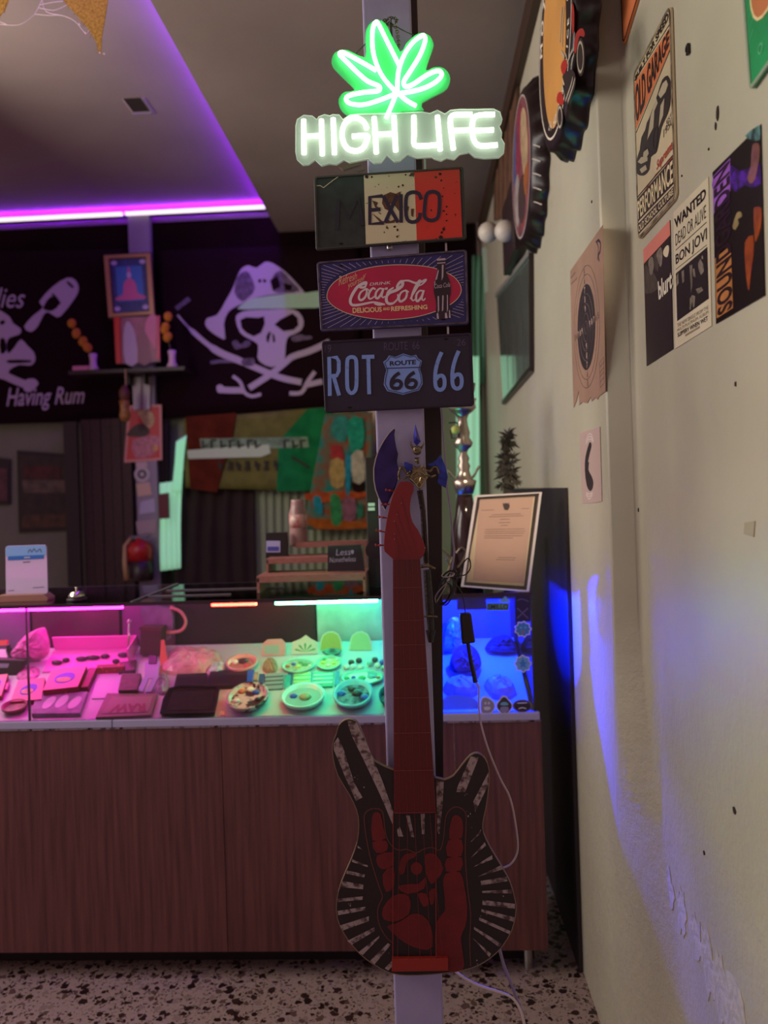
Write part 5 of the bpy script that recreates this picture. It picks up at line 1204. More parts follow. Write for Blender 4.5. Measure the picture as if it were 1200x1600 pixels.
tag(MB().prism([f_(-150,310),f_(85,300),f_(85,360),f_(-150,375)], -.006, .006).build('red_packet', W('redpack','#d84a4a',rough=.4), fr=fr), 'narrow bright red packet behind the black device', 'packet')
fr = FB(17, 1027); tag(MB().lathe([(.010,0),(.011,.03),(.007,.036),(.007,.048),(.004,.05)], (0,0,0), 'z', 12).build('dark_bottle', K['blackgloss'], fr=fr, smooth=True), 'small dark bottle in front of the red packet', 'bottle')
fr = Frame((PY(200,1015,2.62).x, 2.62, PY(200,1020,2.62).z)); f0 = fr.crop(0,0,1)
k = MB(); k.tube([f0(200,1022)+(0,), f0(202,975)+(0,)], .004, 8); k.ball(f0(202,971)+(0,), .008, 10)
tag(k.build('support_rod', K['steel'], fr=fr, smooth=True), 'short steel rod with a ball top inside the case behind the glowing box', 'rod')
fr = Frame(PY(255,945,2.70)); f0 = fr.crop(0,0,1)
t = thing('tube_bag', 'clear bag hanging in the case with a curved pink hose', 'bag', fr)
MB().prism(smooth_path([f0(*p) for p in [(222,948),(268,950),(270,985),(262,1000),(232,985),(224,965)]],2,True), -.01, .01).build('bag_body', W('bag_mauve','#8a6a9a',rough=.2,var=.3,scale=20), t, bevel=.003)
MB().tube([p+(.012,) for p in smooth_path([f0(268,948), f0(284,955), f0(292,970), f0(286,983), f0(272,987), f0(262,987)],4)], .0058, 8).build('hose', W('hose','#d08a88',rough=.35), t, smooth=True)

# smaller clutter between the larger goods
for P_, hh, cc, nm, ct_, lb in (
 ([(96,1049),(124,1047),(118,1059),(90,1061)], .012, '#d890b8', 'slim_pack', 'pack', 'slim pink pack just behind the topmost gift box'),
 ([(141,1052),(153,1052),(139,1082),(128,1083)], .022, '#7a2020', 'narrow_box', 'box', 'narrow dark red box leaning at the right side of the topmost gift box'),
 ([(250,1043),(262,1043),(260,1056),(247,1056)], .008, '#8a5a40', 'paper_sachet', 'sachet', 'small brown paper sachet under the leaning orange card'),
 ([(446,1058),(454,1058),(453,1079),(444,1080)], .010, '#2a9a94', 'lighter', 'lighter', 'teal lighter between the grey and the yellow green sachet'),
 ([(524,1052),(531,1052),(531,1075),(523,1075)], .010, '#285a9a', 'lighter', 'lighter', 'blue lighter right of the dark green sachet'),
 ([(392,1053),(404,1053),(403,1066),(391,1066)], .009, '#b08478', 'paper_sachet', 'sachet', 'small pinkish sachet behind the blue end of the long box'),
 ([(345,1112),(352,1112),(352,1119),(344,1119)], .003, '#d89a90', 'price_tag', 'tag', 'tiny pink price tag between the square tray and the marbled ashtray'),
 ([(2,1072),(16,1071),(12,1082),(-2,1083)], .012, '#b85a90', 'slim_pack', 'pack', 'slim magenta pack behind the pink box at the left frame edge'),
 ([(575,1052),(590,1052),(590,1062),(574,1062)], .010, '#5a8a90', 'tin', 'tin', 'grey teal tin at the far end of the shallow dish'),
 ([(188,1040),(214,1036),(212,1052),(186,1056)], .014, '#4a2430', 'pouch', 'pouch', 'dark maroon pouch in front of the right end of the glowing box')):
    flat(nm, lb, ct_, P_, hh, W('cl'+cc[1:], cc, rough=.4, var=.3, scale=60))
lump('clear_wrap', 'crumpled pale blue plastic wrap between the foil bag and the pink bowl', 'wrap', [(322,1056),(330,1044),(346,1036),(356,1040),(352,1050),(340,1058)], .022, W('wrap_blue','#b0c0c8',rough=.2,var=.4,scale=60), seed=41)
# right, blue lit end
lump('foil_pack', 'crumpled shiny silver blue foil at the left of the blue lit end', 'foil', [(690,1016),(692,985),(700,966),(716,963),(724,975),(722,1000),(716,1012),(702,1020)], .05, W('foil_blue','#b8d0d8',rough=.12,metal=.7,var=.3,scale=40), seed=21, tall=True)
lump('knit_cap', 'dark rounded cap lying behind the hanging adapter', 'cap', [(704,1048),(704,1030),(714,1012),(730,1006),(745,1016),(752,1034),(748,1046),(728,1052)], .05, W('cap_dark','#1e1230',rough=.7), seed=22, tall=True)
lump('dark_dome', 'dark dome shaped object on the blue lit back shelf', 'ornament', [(760,1018),(764,1002),(776,994),(790,992),(802,1000),(806,1020)], .05, W('dome_dark','#1c1420',rough=.6), seed=23, tall=True)
for i, (P_, lb) in enumerate((([(692,1078),(702,1068),(722,1066),(742,1070),(748,1082),(736,1090),(712,1090)],'white pillow shaped bag, the left one of the two by the adapter plug'),([(756,1072),(768,1064),(786,1066),(800,1074),(806,1084),(790,1092),(768,1090)],'white pillow shaped bag above the row of three stickers'))):
    lump('pillow_bag', lb, 'bag', P_, .04, W('pillow','#b8bcc8',rough=.25,var=.25,scale=30), 'white pillow bags', seed=30+i)
b_ = FB(725, 1108); fr = Frame(b_.o, (1,0,0), (0,.3,.95)); f0 = fr.crop(0,0,1)
tag(MB().prism(smooth_path([f0(*p) for p in [(692,1108),(694,1090),(715,1086),(742,1092),(745,1108)]],2,True), -.015, .0).build('green_pouch', W('green_pouch','#8ab09a',rough=.35), fr=fr), 'pale green pouch at the bottom of the blue lit end', 'pouch')
# stickers on the glass
fr = Frame((0, YF-.0006, 0))
def sticker(name, label, px, py, w_, h_, m, edge, lobes, art):
    f = Frame(PY(px, py, YF-.0005)); t = thing(name, label, 'sticker', f, 'stickers on the case glass'); u = YF/FPX
    out = [(w_*u*(1+.10*cos(lobes*a_))*cos(a_), h_*u*(1+.10*cos(lobes*a_))*sin(a_)) for a_ in [2*pi*i/48 for i in range(48)]]
    MB().prism(out, 0, .0008).build('sticker_edge', edge, t)
    MB().prism([(x*.84, y*.84) for x, y in out], .0008, .0013).build('sticker_face', m, t)
    for P_, mm in art: MB().prism(smooth_path([(x*w_*u, y*h_*u) for x, y in P_],2,True), .0013, .0018).build('sticker_print', mm, t)
    return t
ew = W('stick_edge','#c8c4cc',rough=.5); sbl = W('stick_blue','#3a78b0',rough=.4); slt = W('stick_light','#6aa0c8',rough=.4); sdk = W('stick_dark','#2c2028',rough=.5)
eye = lambda x, y, r_=.14: [(x+r_*cos(a_), y+r_*sin(a_)) for a_ in [2*pi*i/8 for i in range(8)]]
sticker('sticker', 'scalloped blue sticker, upper one on the right end glass', 817, 983, 12.5, 12, sbl, ew, 9, [(eye(-.25,.2),slt),(eye(.3,.2),slt),(eye(0,-.35,.2),W('st_red','#a06070',rough=.5))])
sticker('sticker', 'scalloped blue leaf sticker, lower one on the right end glass', 817, 1037, 12.5, 13, slt, ew, 8, [([(0,.7),(.2,.2),(.6,.2),(.25,-.05),(.35,-.5),(0,-.3),(-.35,-.5),(-.25,-.05),(-.6,.2),(-.2,.2)],sbl)])
sticker('sticker', 'grey ghost shaped sticker, left of the bottom three', 761, 1103, 12, 15, W('st_grey','#8a80a0',rough=.5), ew, 3, [(eye(-.2,.3),ew),(eye(.25,.3),ew),([(-.4,-.1),(.4,-.1),(.3,-.4),(-.3,-.4)],ew)])
sticker('sticker', 'dark jar shaped sticker, middle of the bottom three', 788, 1103, 12, 15, W('st_dk','#3a2c38',rough=.5), ew, 4, [([(-.5,.1),(-.3,.4),(.3,.4),(.5,.1)],slt),([(-.5,-.1),(.5,-.1),(.4,-.6),(-.4,-.6)],W('st_grey','#8a80a0',rough=.5))])
sticker('sticker', 'black oblong sticker, right of the bottom three', 816, 1103, 13.5, 11, sdk, W('st_edge2','#6a5a6c',rough=.5), 2, [([(-.5,.35),(.5,.4),(.5,.5),(-.5,.48)],ew),([(-.4,-.3),(0,-.15),(.4,-.3),(.4,-.42),(0,-.28),(-.4,-.42)],ew)])
f = Frame(PY(778, 947, YF-.0005)); t = thing('label_sticker', 'green name label with a pale cloud above it on the blue lit glass', 'sticker', f)
g0 = f.crop(0,0,1); MB().prism([g0(760,942),g0(796,942),g0(795,954),g0(760,954)], 0, .0008).build('label_face', W('lab_green','#5a8a6a',rough=.5), t)
k = MB(); text(k, 'SMILLO', quad(g0(762,944),g0(794,944),g0(794,952),g0(762,952)), .0012, .02); k.build('lettering', sdk, t)
MB().prism(smooth_path([g0(*p) for p in [(780,941),(781,936),(786,935),(789,931),(793,935),(796,937),(796,941)]],2,True), 0, .0008).build('cloud_face', slt, t)
f = Frame(PY(815, 950, YF-.0005)); t = thing('dark_sticker', 'dark square sticker with a pale cross figure at the glass corner', 'sticker', f); g0 = f.crop(0,0,1)
MB().prism([g0(805,930),g0(829,930),g0(829,971),g0(805,971)], 0, .0008).build('sticker_face', W('st_black','#1e1018',rough=.5), t)
k = MB(); k.ribbon([g0(808,950),g0(825,966)], .004, .0008, .0013); k.ribbon([g0(825,950),g0(808,966)], .004, .0008, .0013); k.ribbon(smooth_path([g0(808,938),g0(816,936),g0(826,940)],3), .003, .0008, .0013); k.build('figure_print', W('st_fig','#5a4a54',rough=.5), t)

# ================================================================ on the glass top
def FT(px, py): return Frame(PZ(px, py, zg+.0007))
# payment card stand (its code pattern is left out)
p_ = PZ(42, 937, zg+.0007); fr = Frame(p_)
t = thing('card_stand', 'pale payment card with a blue header standing in a wooden base', 'card stand', fr); g0 = fr.crop(0,0,1)
MB().prism([g0(2,929),g0(72,927),g0(80,933),g0(78,938),g0(-4,940)], -.03, .02).build('wood_base', W('base_wood','#8a5a48',rough=.5), t, bevel=.002)
q = quad(g0(9,853),g0(73,851),g0(75,928),g0(10,931))
MB().prism(qrr(q,.06,.85,4), -.002, .002).build('card_body', W('pay_card','#c8b0cc',rough=.35), t)
MB().prism([q(.01,.79),q(.99,.79),q(.985,.975),q(.93,.992),q(.07,.992),q(.015,.975)], .002, .0026).build('card_header', W('pay_head','#7fa8d8',rough=.35), t)
MB().prism([q(.06,.71),q(.93,.72),q(.93,.80),q(.06,.79)], .0026, .0032).build('blue_bar', W('pay_blue','#2a68b0',rough=.35), t)
k = MB(); k.ribbon([q(.42,.66),q(.6,.665)], .003, .002, .0026); k.ribbon([q(.06,.1),q(.2,.105)], .002, .002, .0026); k.ribbon([q(.65,.14),q(.92,.145)], .002, .002, .0026)
k.ribbon(smooth_path([q(.55,.85),q(.6,.92),q(.64,.86),q(.7,.93),q(.76,.86),q(.84,.92),q(.88,.85)],3), .002, .0026, .0032); k.build('print_line', W('pay_ink','#3a4466',rough=.4), t)
k = MB()
k.ribbon([q(.46,.755),q(.6,.758)], .0025, .0032, .0037); k.build('bar_print', K['offwhite'], t)
# call bell
fr = FT(120, 938); t = thing('call_bell', 'small chrome call bell with a black foot on the glass counter top', 'bell', fr)
MB().lathe([(.030,0),(.031,.006),(.026,.008)], (0,0,0), 'y', 20).build('bell_foot', K['blackplastic'], t, smooth=True)
MB().lathe([(.026,.009),(.025,.016),(.018,.026),(.006,.030),(0,.031)], (0,0,0), 'y', 20).build('bell_dome', W('chrome','#d8d0c0',rough=.12,metal=1), t, smooth=True)
MB().lathe([(.003,.030),(.003,.036),(.005,.038),(.004,.041),(0,.042)], (0,0,0), 'y', 10).build('bell_button', _m['chrome'], t, smooth=True)
# wooden riser with black box and sign
fr = FT(492, 921); t = thing('wood_riser', 'two step open wooden riser on the glass top left of the white post', 'riser', fr); g0 = fr.crop(0,0,1)
wr_ = W('riser_wood','#a3665c',rough=.5,var=.3,scale=20,stretch=(2,20,20))
def slab(a_, b_, z0, z1, nm):
    A, B = g0(*a_), g0(*b_); MB().box((A[0],min(A[1],B[1]),z0),(B[0],max(A[1],B[1]),z1)).build(nm, wr_, t, bevel=.001)
slab((407,897),(574,903),-.10,.06,'shelf_board'); slab((413,874),(516,880),-.18,-.03,'shelf_board')
slab((407,900),(412,923),-.10,.06,'side_board'); slab((569,898),(574,921),-.10,.06,'side_board'); slab((413,876),(417,899),-.18,-.03,'side_board')
slab((452,852),(570,857),-.18,-.12,'shelf_board'); slab((565,856),(570,898),-.18,-.12,'side_board')
fr2 = Frame(fr.o+Vector((0,.10,0))); g1 = fr2.crop(0,0,1)
t = thing('black_box', 'small black box with a pale blue label on the upper riser step', 'box', fr2)
MB().prism([g1(415,833),g1(448,832),g1(449,871.5),g1(415,872.5)], -.03, .0).build('box_body', K['blackplastic'], t, bevel=.001)
MB().prism([g1(416,845),g1(438,845),g1(438,863),g1(416,863)], 0, .001).build('box_label', W('lab_pale','#b0a8d8',rough=.4), t); MB().prism([g1(418,854),g1(436,854),g1(436,861),g1(418,861)], .001, .0016).build('label_bar', W('lab_bar','#4a4aa0',rough=.4), t)
fr2 = Frame(fr.o+Vector((0,-.02,0))); g1 = fr2.crop(0,0,1)
t = thing('chalk_sign', 'small black sign with white handwriting standing on the riser', 'sign', fr2)
MB().prism([g1(512,853),g1(564,851),g1(570,892),g1(512,893)], -.006, 0).build('sign_board', W('chalk','#241420',rough=.7), t)
k = MB(); text(k, 'Less', quad(g1(525,858),g1(548,857),g1(548,867),g1(525,868)), .001, .0, .1); text(k, 'Nonetheless', quad(g1(515,871),g1(556,869),g1(556,877),g1(515,879)), .001, .0, .1)
k.prism(smooth_path([g1(548,862),g1(551,859),g1(553,862),g1(551,866)],2,True), 0, .001); k.build('handwriting', W('chalk_white','#a89ab0',rough=.6), t)
# drink bottle on the riser's top shelf
fr2 = Frame(fr.o+Vector((0,.16,0))); g1 = fr2.crop(0,0,1); b0 = g1(467,853); u = (2.61+.16)/FPX
t = thing('drink_bottle', 'pinkish can shaped bottle with a pale label on the top riser shelf', 'bottle', fr2)
MB().lathe([(13*u,0),(13.5*u,4*u),(13.5*u,50*u),(11*u,58*u),(10*u,66*u),(10*u,70*u),(0,70*u)], (b0[0], b0[1]+.0006, 0), 'y', 20).build('bottle_body', W('pinkish','#a8807c',rough=.3,var=.3,scale=20), t, smooth=True)
MB().lathe([(13.8*u,28*u),(13.8*u,48*u)], (b0[0], b0[1], 0), 'y', 20).build('bottle_label', W('pinklab','#b85a60',rough=.4,var=.6,scale=50,col2='#c8b0a0'), t, smooth=True)
# tall black speaker behind the post
fr = FT(587, 915); g0 = fr.crop(0,0,1); fr = Frame(PZ(587, 917.5, zg+.0007)); g0 = fr.crop(0,0,1)
t = thing('tall_speaker', 'tall narrow black speaker behind the left edge of the white post', 'speaker', fr)
A, B = g0(570,715), g0(606,917); MB().box((A[0],0,-.06),(B[0],A[1],.0)).build('cabinet', K['black'], t, bevel=.003)
k = MB()
for y in (788,795): q0 = g0(575,y); k.box((q0[0],q0[1]-.006,0),(q0[0]+.022,q0[1]+.004,.001))
k.build('pale_label', K['offwhite'], t); MB().lathe([(.03,0),(.03,.001),(.012,.002),(0,.002)], (0,.12,0), 'z', 18).build('speaker_cone', K['blackgloss'], t)
# framed certificate
fr = Frame(PZ(775, 924, zg+.001), (1,0,0), (0,.10,.995)); c = fr.crop(540,620,320/1200)
t = thing('framed_certificate', 'white framed certificate leaning on the counter top at the right', 'frame', fr)
Q = quad(c(760,578), c(1146,556), c(1070,1146), c(678,1114))
MB().prism([Q(0,0),Q(1,0),Q(1,1),Q(0,1)], -.012, -.002).build('back_board', K['black'], t)
MB().ribbon([Q(.012,.012),Q(.988,.012),Q(.988,.988),Q(.012,.988)], .009, -.002, .008, True).build('white_frame', W('cert_frame','#d8d0cc',rough=.4), t)
MB().ribbon([Q(.045,.035),Q(.955,.035),Q(.955,.965),Q(.045,.965)], .007, -.002, .003, True).build('inner_edge', W('cert_dark','#4a342c',rough=.5), t)
Qp = quad(c(790,600), c(1110,578), c(1045,1110), c(700,1085))
MB().prism([Qp(0,0),Qp(1,0),Qp(1,1),Qp(0,1)], -.002, .0).build('paper_mat', W('cert_mat','#efe0bc',rough=.5), t)
Qd = quad(c(785,606), c(1100,588), c(1042,1092), c(745,1075))
MB().prism([Qd(0,0),Qd(1,0),Qd(1,1),Qd(0,1)], .0, .0006).build('document', W('cert_doc','#e0bcaa',rough=.5), t)
k = MB(); ey = lambda P_: [c(*p) for p in P_]
k.prism(ey([(920,630),(938,622),(958,628),(962,645),(950,665),(930,662)]), .0006, .001); k.ribbon(ey([(922,622),(935,655),(958,620)]), .002, .0006, .0012)
k.build('crest_print', W('cert_ink','#4a3a3c',rough=.5), t)
k = MB(); random.seed(5)
for y, a_, b_ in ((685,.25,.8),(697,.2,.85),(715,.42,.6),(735,.4,.62),(752,.45,.58),(775,.15,.9),(788,.15,.92),(800,.15,.9),(815,.15,.88),(828,.15,.7),(945,.45,.8),(958,.42,.78),(655,.05,.28),(655,.8,.95)):
    v_ = 1-(y-590)/500; k.ribbon([Qd(a_,v_),Qd(b_,v_)], .0016, .0006, .0009)
k.build('text_line', W('cert_faint','#9a7c70',rough=.5), t)
MB().prism([Q(.02,.02),Q(.98,.02),Q(.98,.98),Q(.02,.98)], .0045, .0055).build('frame_glass', GL, t)
# potted plant behind the certificate
p0 = PY(793, 770, 2.72); fr = Frame((p0.x, 2.705, zg+.0007), (1,0,0), (0,0,1)); g0 = fr.crop(0,0,1)
t = thing('potted_plant', 'dark serrated leaved potted plant behind the certificate', 'plant', fr)
MB().lathe([(.022,0),(.034,.16),(.036,.17),(.030,.17),(0,.165)], (0,0,0), 'y', 18).build('pot', W('pot_dark','#2a1a1a',rough=.6), t, smooth=True)
MB().tube([(0,.16,0),(.002,.3,0),(-.002,.42,0),g0(793,690)+(0,)], [.004,.004,.003,.002], 6).build('stem', W('stem','#5a4a3a',rough=.7), t)
lm = W('leaf_dark','#3a3528',rough=.7,var=.4,scale=40); random.seed(21); k = MB()
for i in range(64):
    yy = random.uniform(675, 770); sp = 6+ (yy-675)*.32
    bx, by = g0(793+random.uniform(-sp*.35,sp*.35), yy); bz = random.uniform(-.025,.035)
    a0 = random.uniform(0,2*pi); dz = random.uniform(-.5,.7)
    for s_ in (-50,-25,0,25,50):
        a_ = a0+R(s_); l_ = random.uniform(.025,.045)*(1-abs(s_)/110)
        d = Vector((cos(a_), sin(a_)*.7-.25, dz*.4)).normalized(); n_ = d.cross(Vector((0,0,1))).normalized()*l_*.11
        b_ = Vector((bx,by,bz)); m_ = b_+d*l_*.5; k.add([b_, m_+n_, b_+d*l_, m_-n_], [(0,1,2,3)])
k.build('leaf', lm, t)['kind'] = 'stuff'
k = MB()
for i in range(9):
    bx, by = g0(793+random.uniform(-5,5), 682+i*8); k.ball((bx,by,0.005), .009+.001*i*.6, 7, 1, 1.1, 1)
k.build('flower_bud', W('bud','#4a4232',rough=.9,var=.5,scale=80), t)['kind'] = 'stuff'
# hookah
p0 = PY(724, 700, 2.62); fr = Frame((p0.x-.0, 2.62, zg+.0007)); g0 = fr.crop(0,0,1); u = 2.62/FPX
t = thing('hookah', 'tall silver hookah with a dark vase base behind the black post', 'hookah', fr)
sv = W('hookah_silver','#a09488',rough=.28,metal=.9)
yb_ = g0(724,770)[1]
MB().lathe([(.045,0),(.05,.02),(.055,.08),(.05,.16),(.035,.22),(.025,yb_-.005)], (0,0,0), 'y', 24).build('vase', W('hookah_glass','#2a1a1c',rough=.15), t, smooth=True)
prof = []
for y, r_ in ((772,13),(762,16),(752,19),(748,12),(735,8),(728,10),(722,7),(716,9),(708,5),(702,8),(698,13),(692,15),(684,10),(676,11),(664,8),(655,7),(648,10),(643,17),(638,22),(630,20),(624,23),(620,10)): prof.append((r_*u, g0(724,y)[1]))
MB().lathe(prof, (0,0,0), 'y', 20).build('stem', sv, t, smooth=True)
MB().lathe([(12*u,g0(724,620)[1]),(20*u,g0(724,612)[1]),(22*u,g0(724,600)[1]),(14*u,g0(724,598)[1]),(0,g0(724,600)[1])], (0,0,0), 'y', 18).build('bowl', W('hookah_bowl','#6a584a',rough=.4,metal=.4,var=.5,scale=40), t, smooth=True)
for P_ in ([(718,752),(708,745),(702,738),(697,735)],[(730,752),(740,744),(745,735),(749,728)]):
    MB().tube([p+(.0,) for p in smooth_path([g0(*q) for q in P_],3)], [.004]*10, 8).build('hose_port', sv, t, smooth=True)
k = MB()
for P_ in ([(693,868),(700,875),(704,890),(700,900)],[(690,855),(697,862),(703,870)],[(712,862),(720,854),(727,862),(722,875),(714,884)],[(706,868),(702,882),(698,895)],[(698,905),(706,898),(712,890)]):
    k.tube([p+(.056,) for p in smooth_path([g0(*q) for q in P_],3)], .004, 6)
k.build('vase_ornament', W('ornament','#7a6a5a',rough=.35,metal=.7), t)
fr = Frame(PY(712,672,2.60)); 
tag(MB().ball((0,0,0), .016, 14).build('yellow_ball', W('lime','#b0b860',rough=.5), fr=fr, smooth=True), 'small lime yellow ball hanging by the hookah stem', 'ornament')
fr = Frame(PY(700,655,2.60)); g0 = fr.crop(0,0,1)
k = MB(); k.ribbon([g0(701,661),g0(713,660),g0(716,664),g0(716,684),g0(706,685),g0(704,672)], .004, -.004, .004); tag(k.build('wire_clip', K['blackplastic'], fr=fr), 'thin black clip frame between the black post and the hookah', 'clip')

# ================================================================ back of the shop
def cloth(name, label, cat, Y, P_, m, amp=.004, waves=5, nu=24, nv=10, group=None, vert=True, parentfr=None):
    fr = Frame(PY(P_[3][0], P_[3][1], Y)); q = quad(*[fr.px(*p) for p in P_])
    def f(s, t_): 
        x, y = q(s, t_); return (x, y, amp*sin(waves*2*pi*s+1.3*sin(3*t_))+amp*.4*sin(7*t_+4*s))
    o = MB().sheet(f, nu, nv).build('cloth', m, smooth=True, solid=.003)
    return o, fr, q
def cth(name, label, cat, Y, P_, m, group=None, **kw):
    o, fr, q = cloth(name, label, cat, Y, P_, m, **kw); t = thing(name, label, cat, fr, group); o.parent = t
    return t, fr, q
FG = 'pirate flags'
# skull flag
t, fr, q = cth('pirate_flag', 'black flag with a hatted skull over two crossed cutlasses', 'flag', 4.93, [(245,392),(560,378),(562,632),(248,655)], mat('flag_black','#1f0e14',.9,spec=.05), FG, amp=.002)
c = fr.crop(240,380,280/1200,.010); lz = .008
def pr(P_, m=K['lilac'], nm='flag_print', z=lz, sm=2, par=None):
    return MB().prism(smooth_path([c(*p) for p in P_], sm, True), z, z+.001).build(nm, m, par or t)
lil2 = mat('lilac_dim','#7a6680',.85,spec=.05,var=.5,scale=30); inkf = mat('flag_ink','#1f0e14',.9,spec=.05); pgreen = mat('bandana','#a8c8a8',.85,spec=.05)
pr([(345,545),(360,500),(425,480),(480,390),(530,300),(570,200),(600,160),(640,148),(690,165),(745,125),(800,135),(880,190),(950,260),(1010,330),(1000,345),(850,340),(720,355),(640,380),(560,420),(500,460),(470,540),(480,640),(440,630),(380,590)], nm='hat_print')
pr([(540,330),(560,230),(600,190),(640,200),(680,300),(640,360),(590,390)], lil2, z=lz+.001); pr([(790,240),(850,180),(930,260),(980,320),(860,335),(800,320)], lil2, z=lz+.001)
pr([(685,230),(720,195),(765,215),(770,270),(740,325),(710,320),(685,280)], K['lilac'], 'hat_badge', lz+.002)
for P_ in ([(700,245),(720,240),(722,262),(703,265)],[(735,240),(755,245),(752,265),(733,262)],[(780,250),(830,220),(850,290),(800,320)],[(870,270),(930,280),(920,320),(880,310)]): pr(P_, inkf, z=lz+.003, sm=1)
pr([(560,440),(640,380),(720,360),(850,345),(1000,335),(1180,320),(1180,420),(950,435),(700,440)], pgreen, 'bandana_print', lz+.001)  # pale green band laid across the skull's brow
pr([(550,510),(570,470),(640,450),(780,445),(900,440),(970,460),(1005,520),(990,580),(940,610),(900,630),(885,680),(880,760),(860,800),(790,830),(720,800),(695,760),(700,680),(640,640),(580,600)], nm='skull_print', z=lz+.002)
for P_ in ([(580,515),(620,495),(700,500),(740,490),(745,540),(720,600),(670,625),(620,600),(590,570)],[(810,545),(850,510),(930,470),(965,500),(970,550),(940,580),(870,590)],[(755,625),(775,590),(785,600),(770,665),(758,660)],[(795,600),(810,620),(815,660),(800,665)]): pr(P_, inkf, 'socket_print', lz+.003, 1)
pr([(525,660),(560,650),(580,680),(620,650),(650,660),(640,690),(580,705),(545,710)], lil2, z=lz+.001); pr([(920,630),(980,610),(1010,620),(1050,620),(1060,640),(1000,650),(940,660)], lil2, z=lz+.001)
def rib(P_, w_, m=K['lilac'], nm='flag_print', z=lz):
    MB().ribbon(smooth_path([c(*p) for p in P_],3), w_, z, z+.001).build(nm, m, t)
rib([(160,480),(230,560),(340,660),(440,730),(560,780),(700,840),(850,900),(990,930)], [.012]*4+[.03]*4+[.045]*5+[.04]*9, nm='cutlass_print')
rib([(1180,660),(1050,720),(930,760),(880,800),(780,880),(640,970)], .04, nm='cutlass_print', z=lz+.001)
rib([(440,980),(500,985),(600,985)], .04, z=lz+.002); rib([(530,890),(580,930),(610,1000),(660,1025),(720,1010)], .022, z=lz+.002); rib([(910,1005),(990,1000),(1030,930),(1080,860)], .026, z=lz+.002); rib([(1020,950),(1130,925)], .035, z=lz+.001)
rib([(380,800),(450,790),(560,790)], .022, lil2); pr([(420,960),(445,945),(470,960),(465,1000),(430,1000)]); pr([(590,780),(670,770),(670,820),(600,820)], lil2, z=lz+.002)
rib([(150,440),(200,400),(240,370)], .03, lil2)
# left flag
t, fr, q = cth('pirate_flag', 'black flag with a bony arm swinging a bottle and slanted white lettering', 'flag', 4.93, [(-170,400),(197,388),(203,657),(-170,668)], mat('flag_black','#1f0e14',.9,spec=.05), FG, amp=.002)
c = fr.crop(0,330,.25,.010)
pr([(245,565),(330,470),(420,415),(470,430),(492,480),(470,540),(380,655),(340,655),(300,630),(270,650),(235,720),(190,755),(150,720),(210,650),(270,600)], nm='bottle_print')
pr([(270,600),(320,530),(370,580),(330,620),(290,620)], inkf, z=lz+.001); pr([(325,525),(335,515),(378,570),(368,582)], inkf, z=lz+.001); pr([(415,445),(425,438),(460,470),(450,480)], inkf, z=lz+.001)
pr([(-160,700),(-60,600),(0,620),(60,660),(80,700),(130,735),(120,770),(60,790),(40,830),(50,890),(90,850),(130,800),(170,840),(210,880),(220,930),(190,965),(120,960),(60,990),(30,1020),(-160,1000)], nm='skeleton_print')
pr([(0,690),(25,680),(30,700),(5,710)], inkf, z=lz+.001); pr([(0,800),(30,800),(40,870),(5,890)], inkf, z=lz+.001); pr([(50,930),(180,930),(190,945),(60,950)], inkf, z=lz+.001)
rib([(-160,1000),(0,1020),(100,1060),(200,1100)], .05, nm='bone_print', z=lz+.001); pr([(150,1060),(210,1045),(240,1075),(220,1105),(190,1130),(150,1120)], z=lz+.001)
k = MB(); text(k, 'Time Flies', quad(c(-400,470),c(160,480),c(150,605),c(-400,600)), lz+.001, .0, .25)
k.build('lettering', K['lilac'], t); k = MB(); text(k, "When You're", quad(c(-640,1130),c(-30,1125),c(-30,1240),c(-640,1255)), lz+.001, .0, .25)
k.build('lettering', K['lilac'], t); k = MB(); text(k, "Having Rum", quad(c(40,1105),c(530,1095),c(525,1235),c(40,1255)), lz+.001, .012, .25); k.build('lettering', K['lilac'], t)
# framed buddha picture on the column
YQ = YC-.06
fr = Frame(PY(205, 495, YQ)); c = fr.crop(0,330,.25)
t = thing('framed_picture', 'gold framed picture of a seated figure on blue, on the column', 'picture', fr)
Q = quad(c(648,270),c(945,255),c(972,655),c(680,675)); 
MB().prism([Q(0,0),Q(1,0),Q(1,1),Q(0,1)], -.012, -.004).build('back_board', K['black'], t)
MB().ribbon([Q(.06,.05),Q(.94,.05),Q(.94,.95),Q(.06,.95)], .034, -.004, .012, True).build('gold_frame', W('goldframe','#b5825c',rough=.35,metal=.2), t)
MB().prism([Q(.13,.09),Q(.87,.09),Q(.87,.91),Q(.13,.91)], -.004, -.001).build('picture_ground', W('pic_navy','#3c3c78',rough=.4,var=.4,scale=20), t)
MB().prism([Q(.22,.26),Q(.78,.26),Q(.78,.8),Q(.22,.8)], -.001, .0).build('picture_panel', W('pic_blue','#3f6aa8',rough=.4), t)
MB().prism(smooth_path([Q(*p) for p in [(.20,.28),(.22,.33),(.34,.37),(.36,.48),(.40,.57),(.46,.60),(.47,.72),(.5,.80),(.53,.72),(.54,.60),(.60,.57),(.64,.48),(.66,.37),(.78,.33),(.80,.28)]],2,True), 0, .001).build('seated_figure', W('pic_rose','#c85a88',rough=.5), t)
MB().prism(smooth_path([Q(.5+.05*cos(a_),.66+.045*sin(a_)) for a_ in [2*pi*i/10 for i in range(10)]],1,True), .001, .002).build('figure_head', W('pic_pale','#b8a0c8',rough=.5), t)
for s_, v_ in ((.2,.15),(.8,.15),(.2,.86),(.8,.86)): MB().prism(ell(*Q(s_,v_),.02,.015,10), -.001, .0).build('corner_flower', _m['pic_pale'], t)
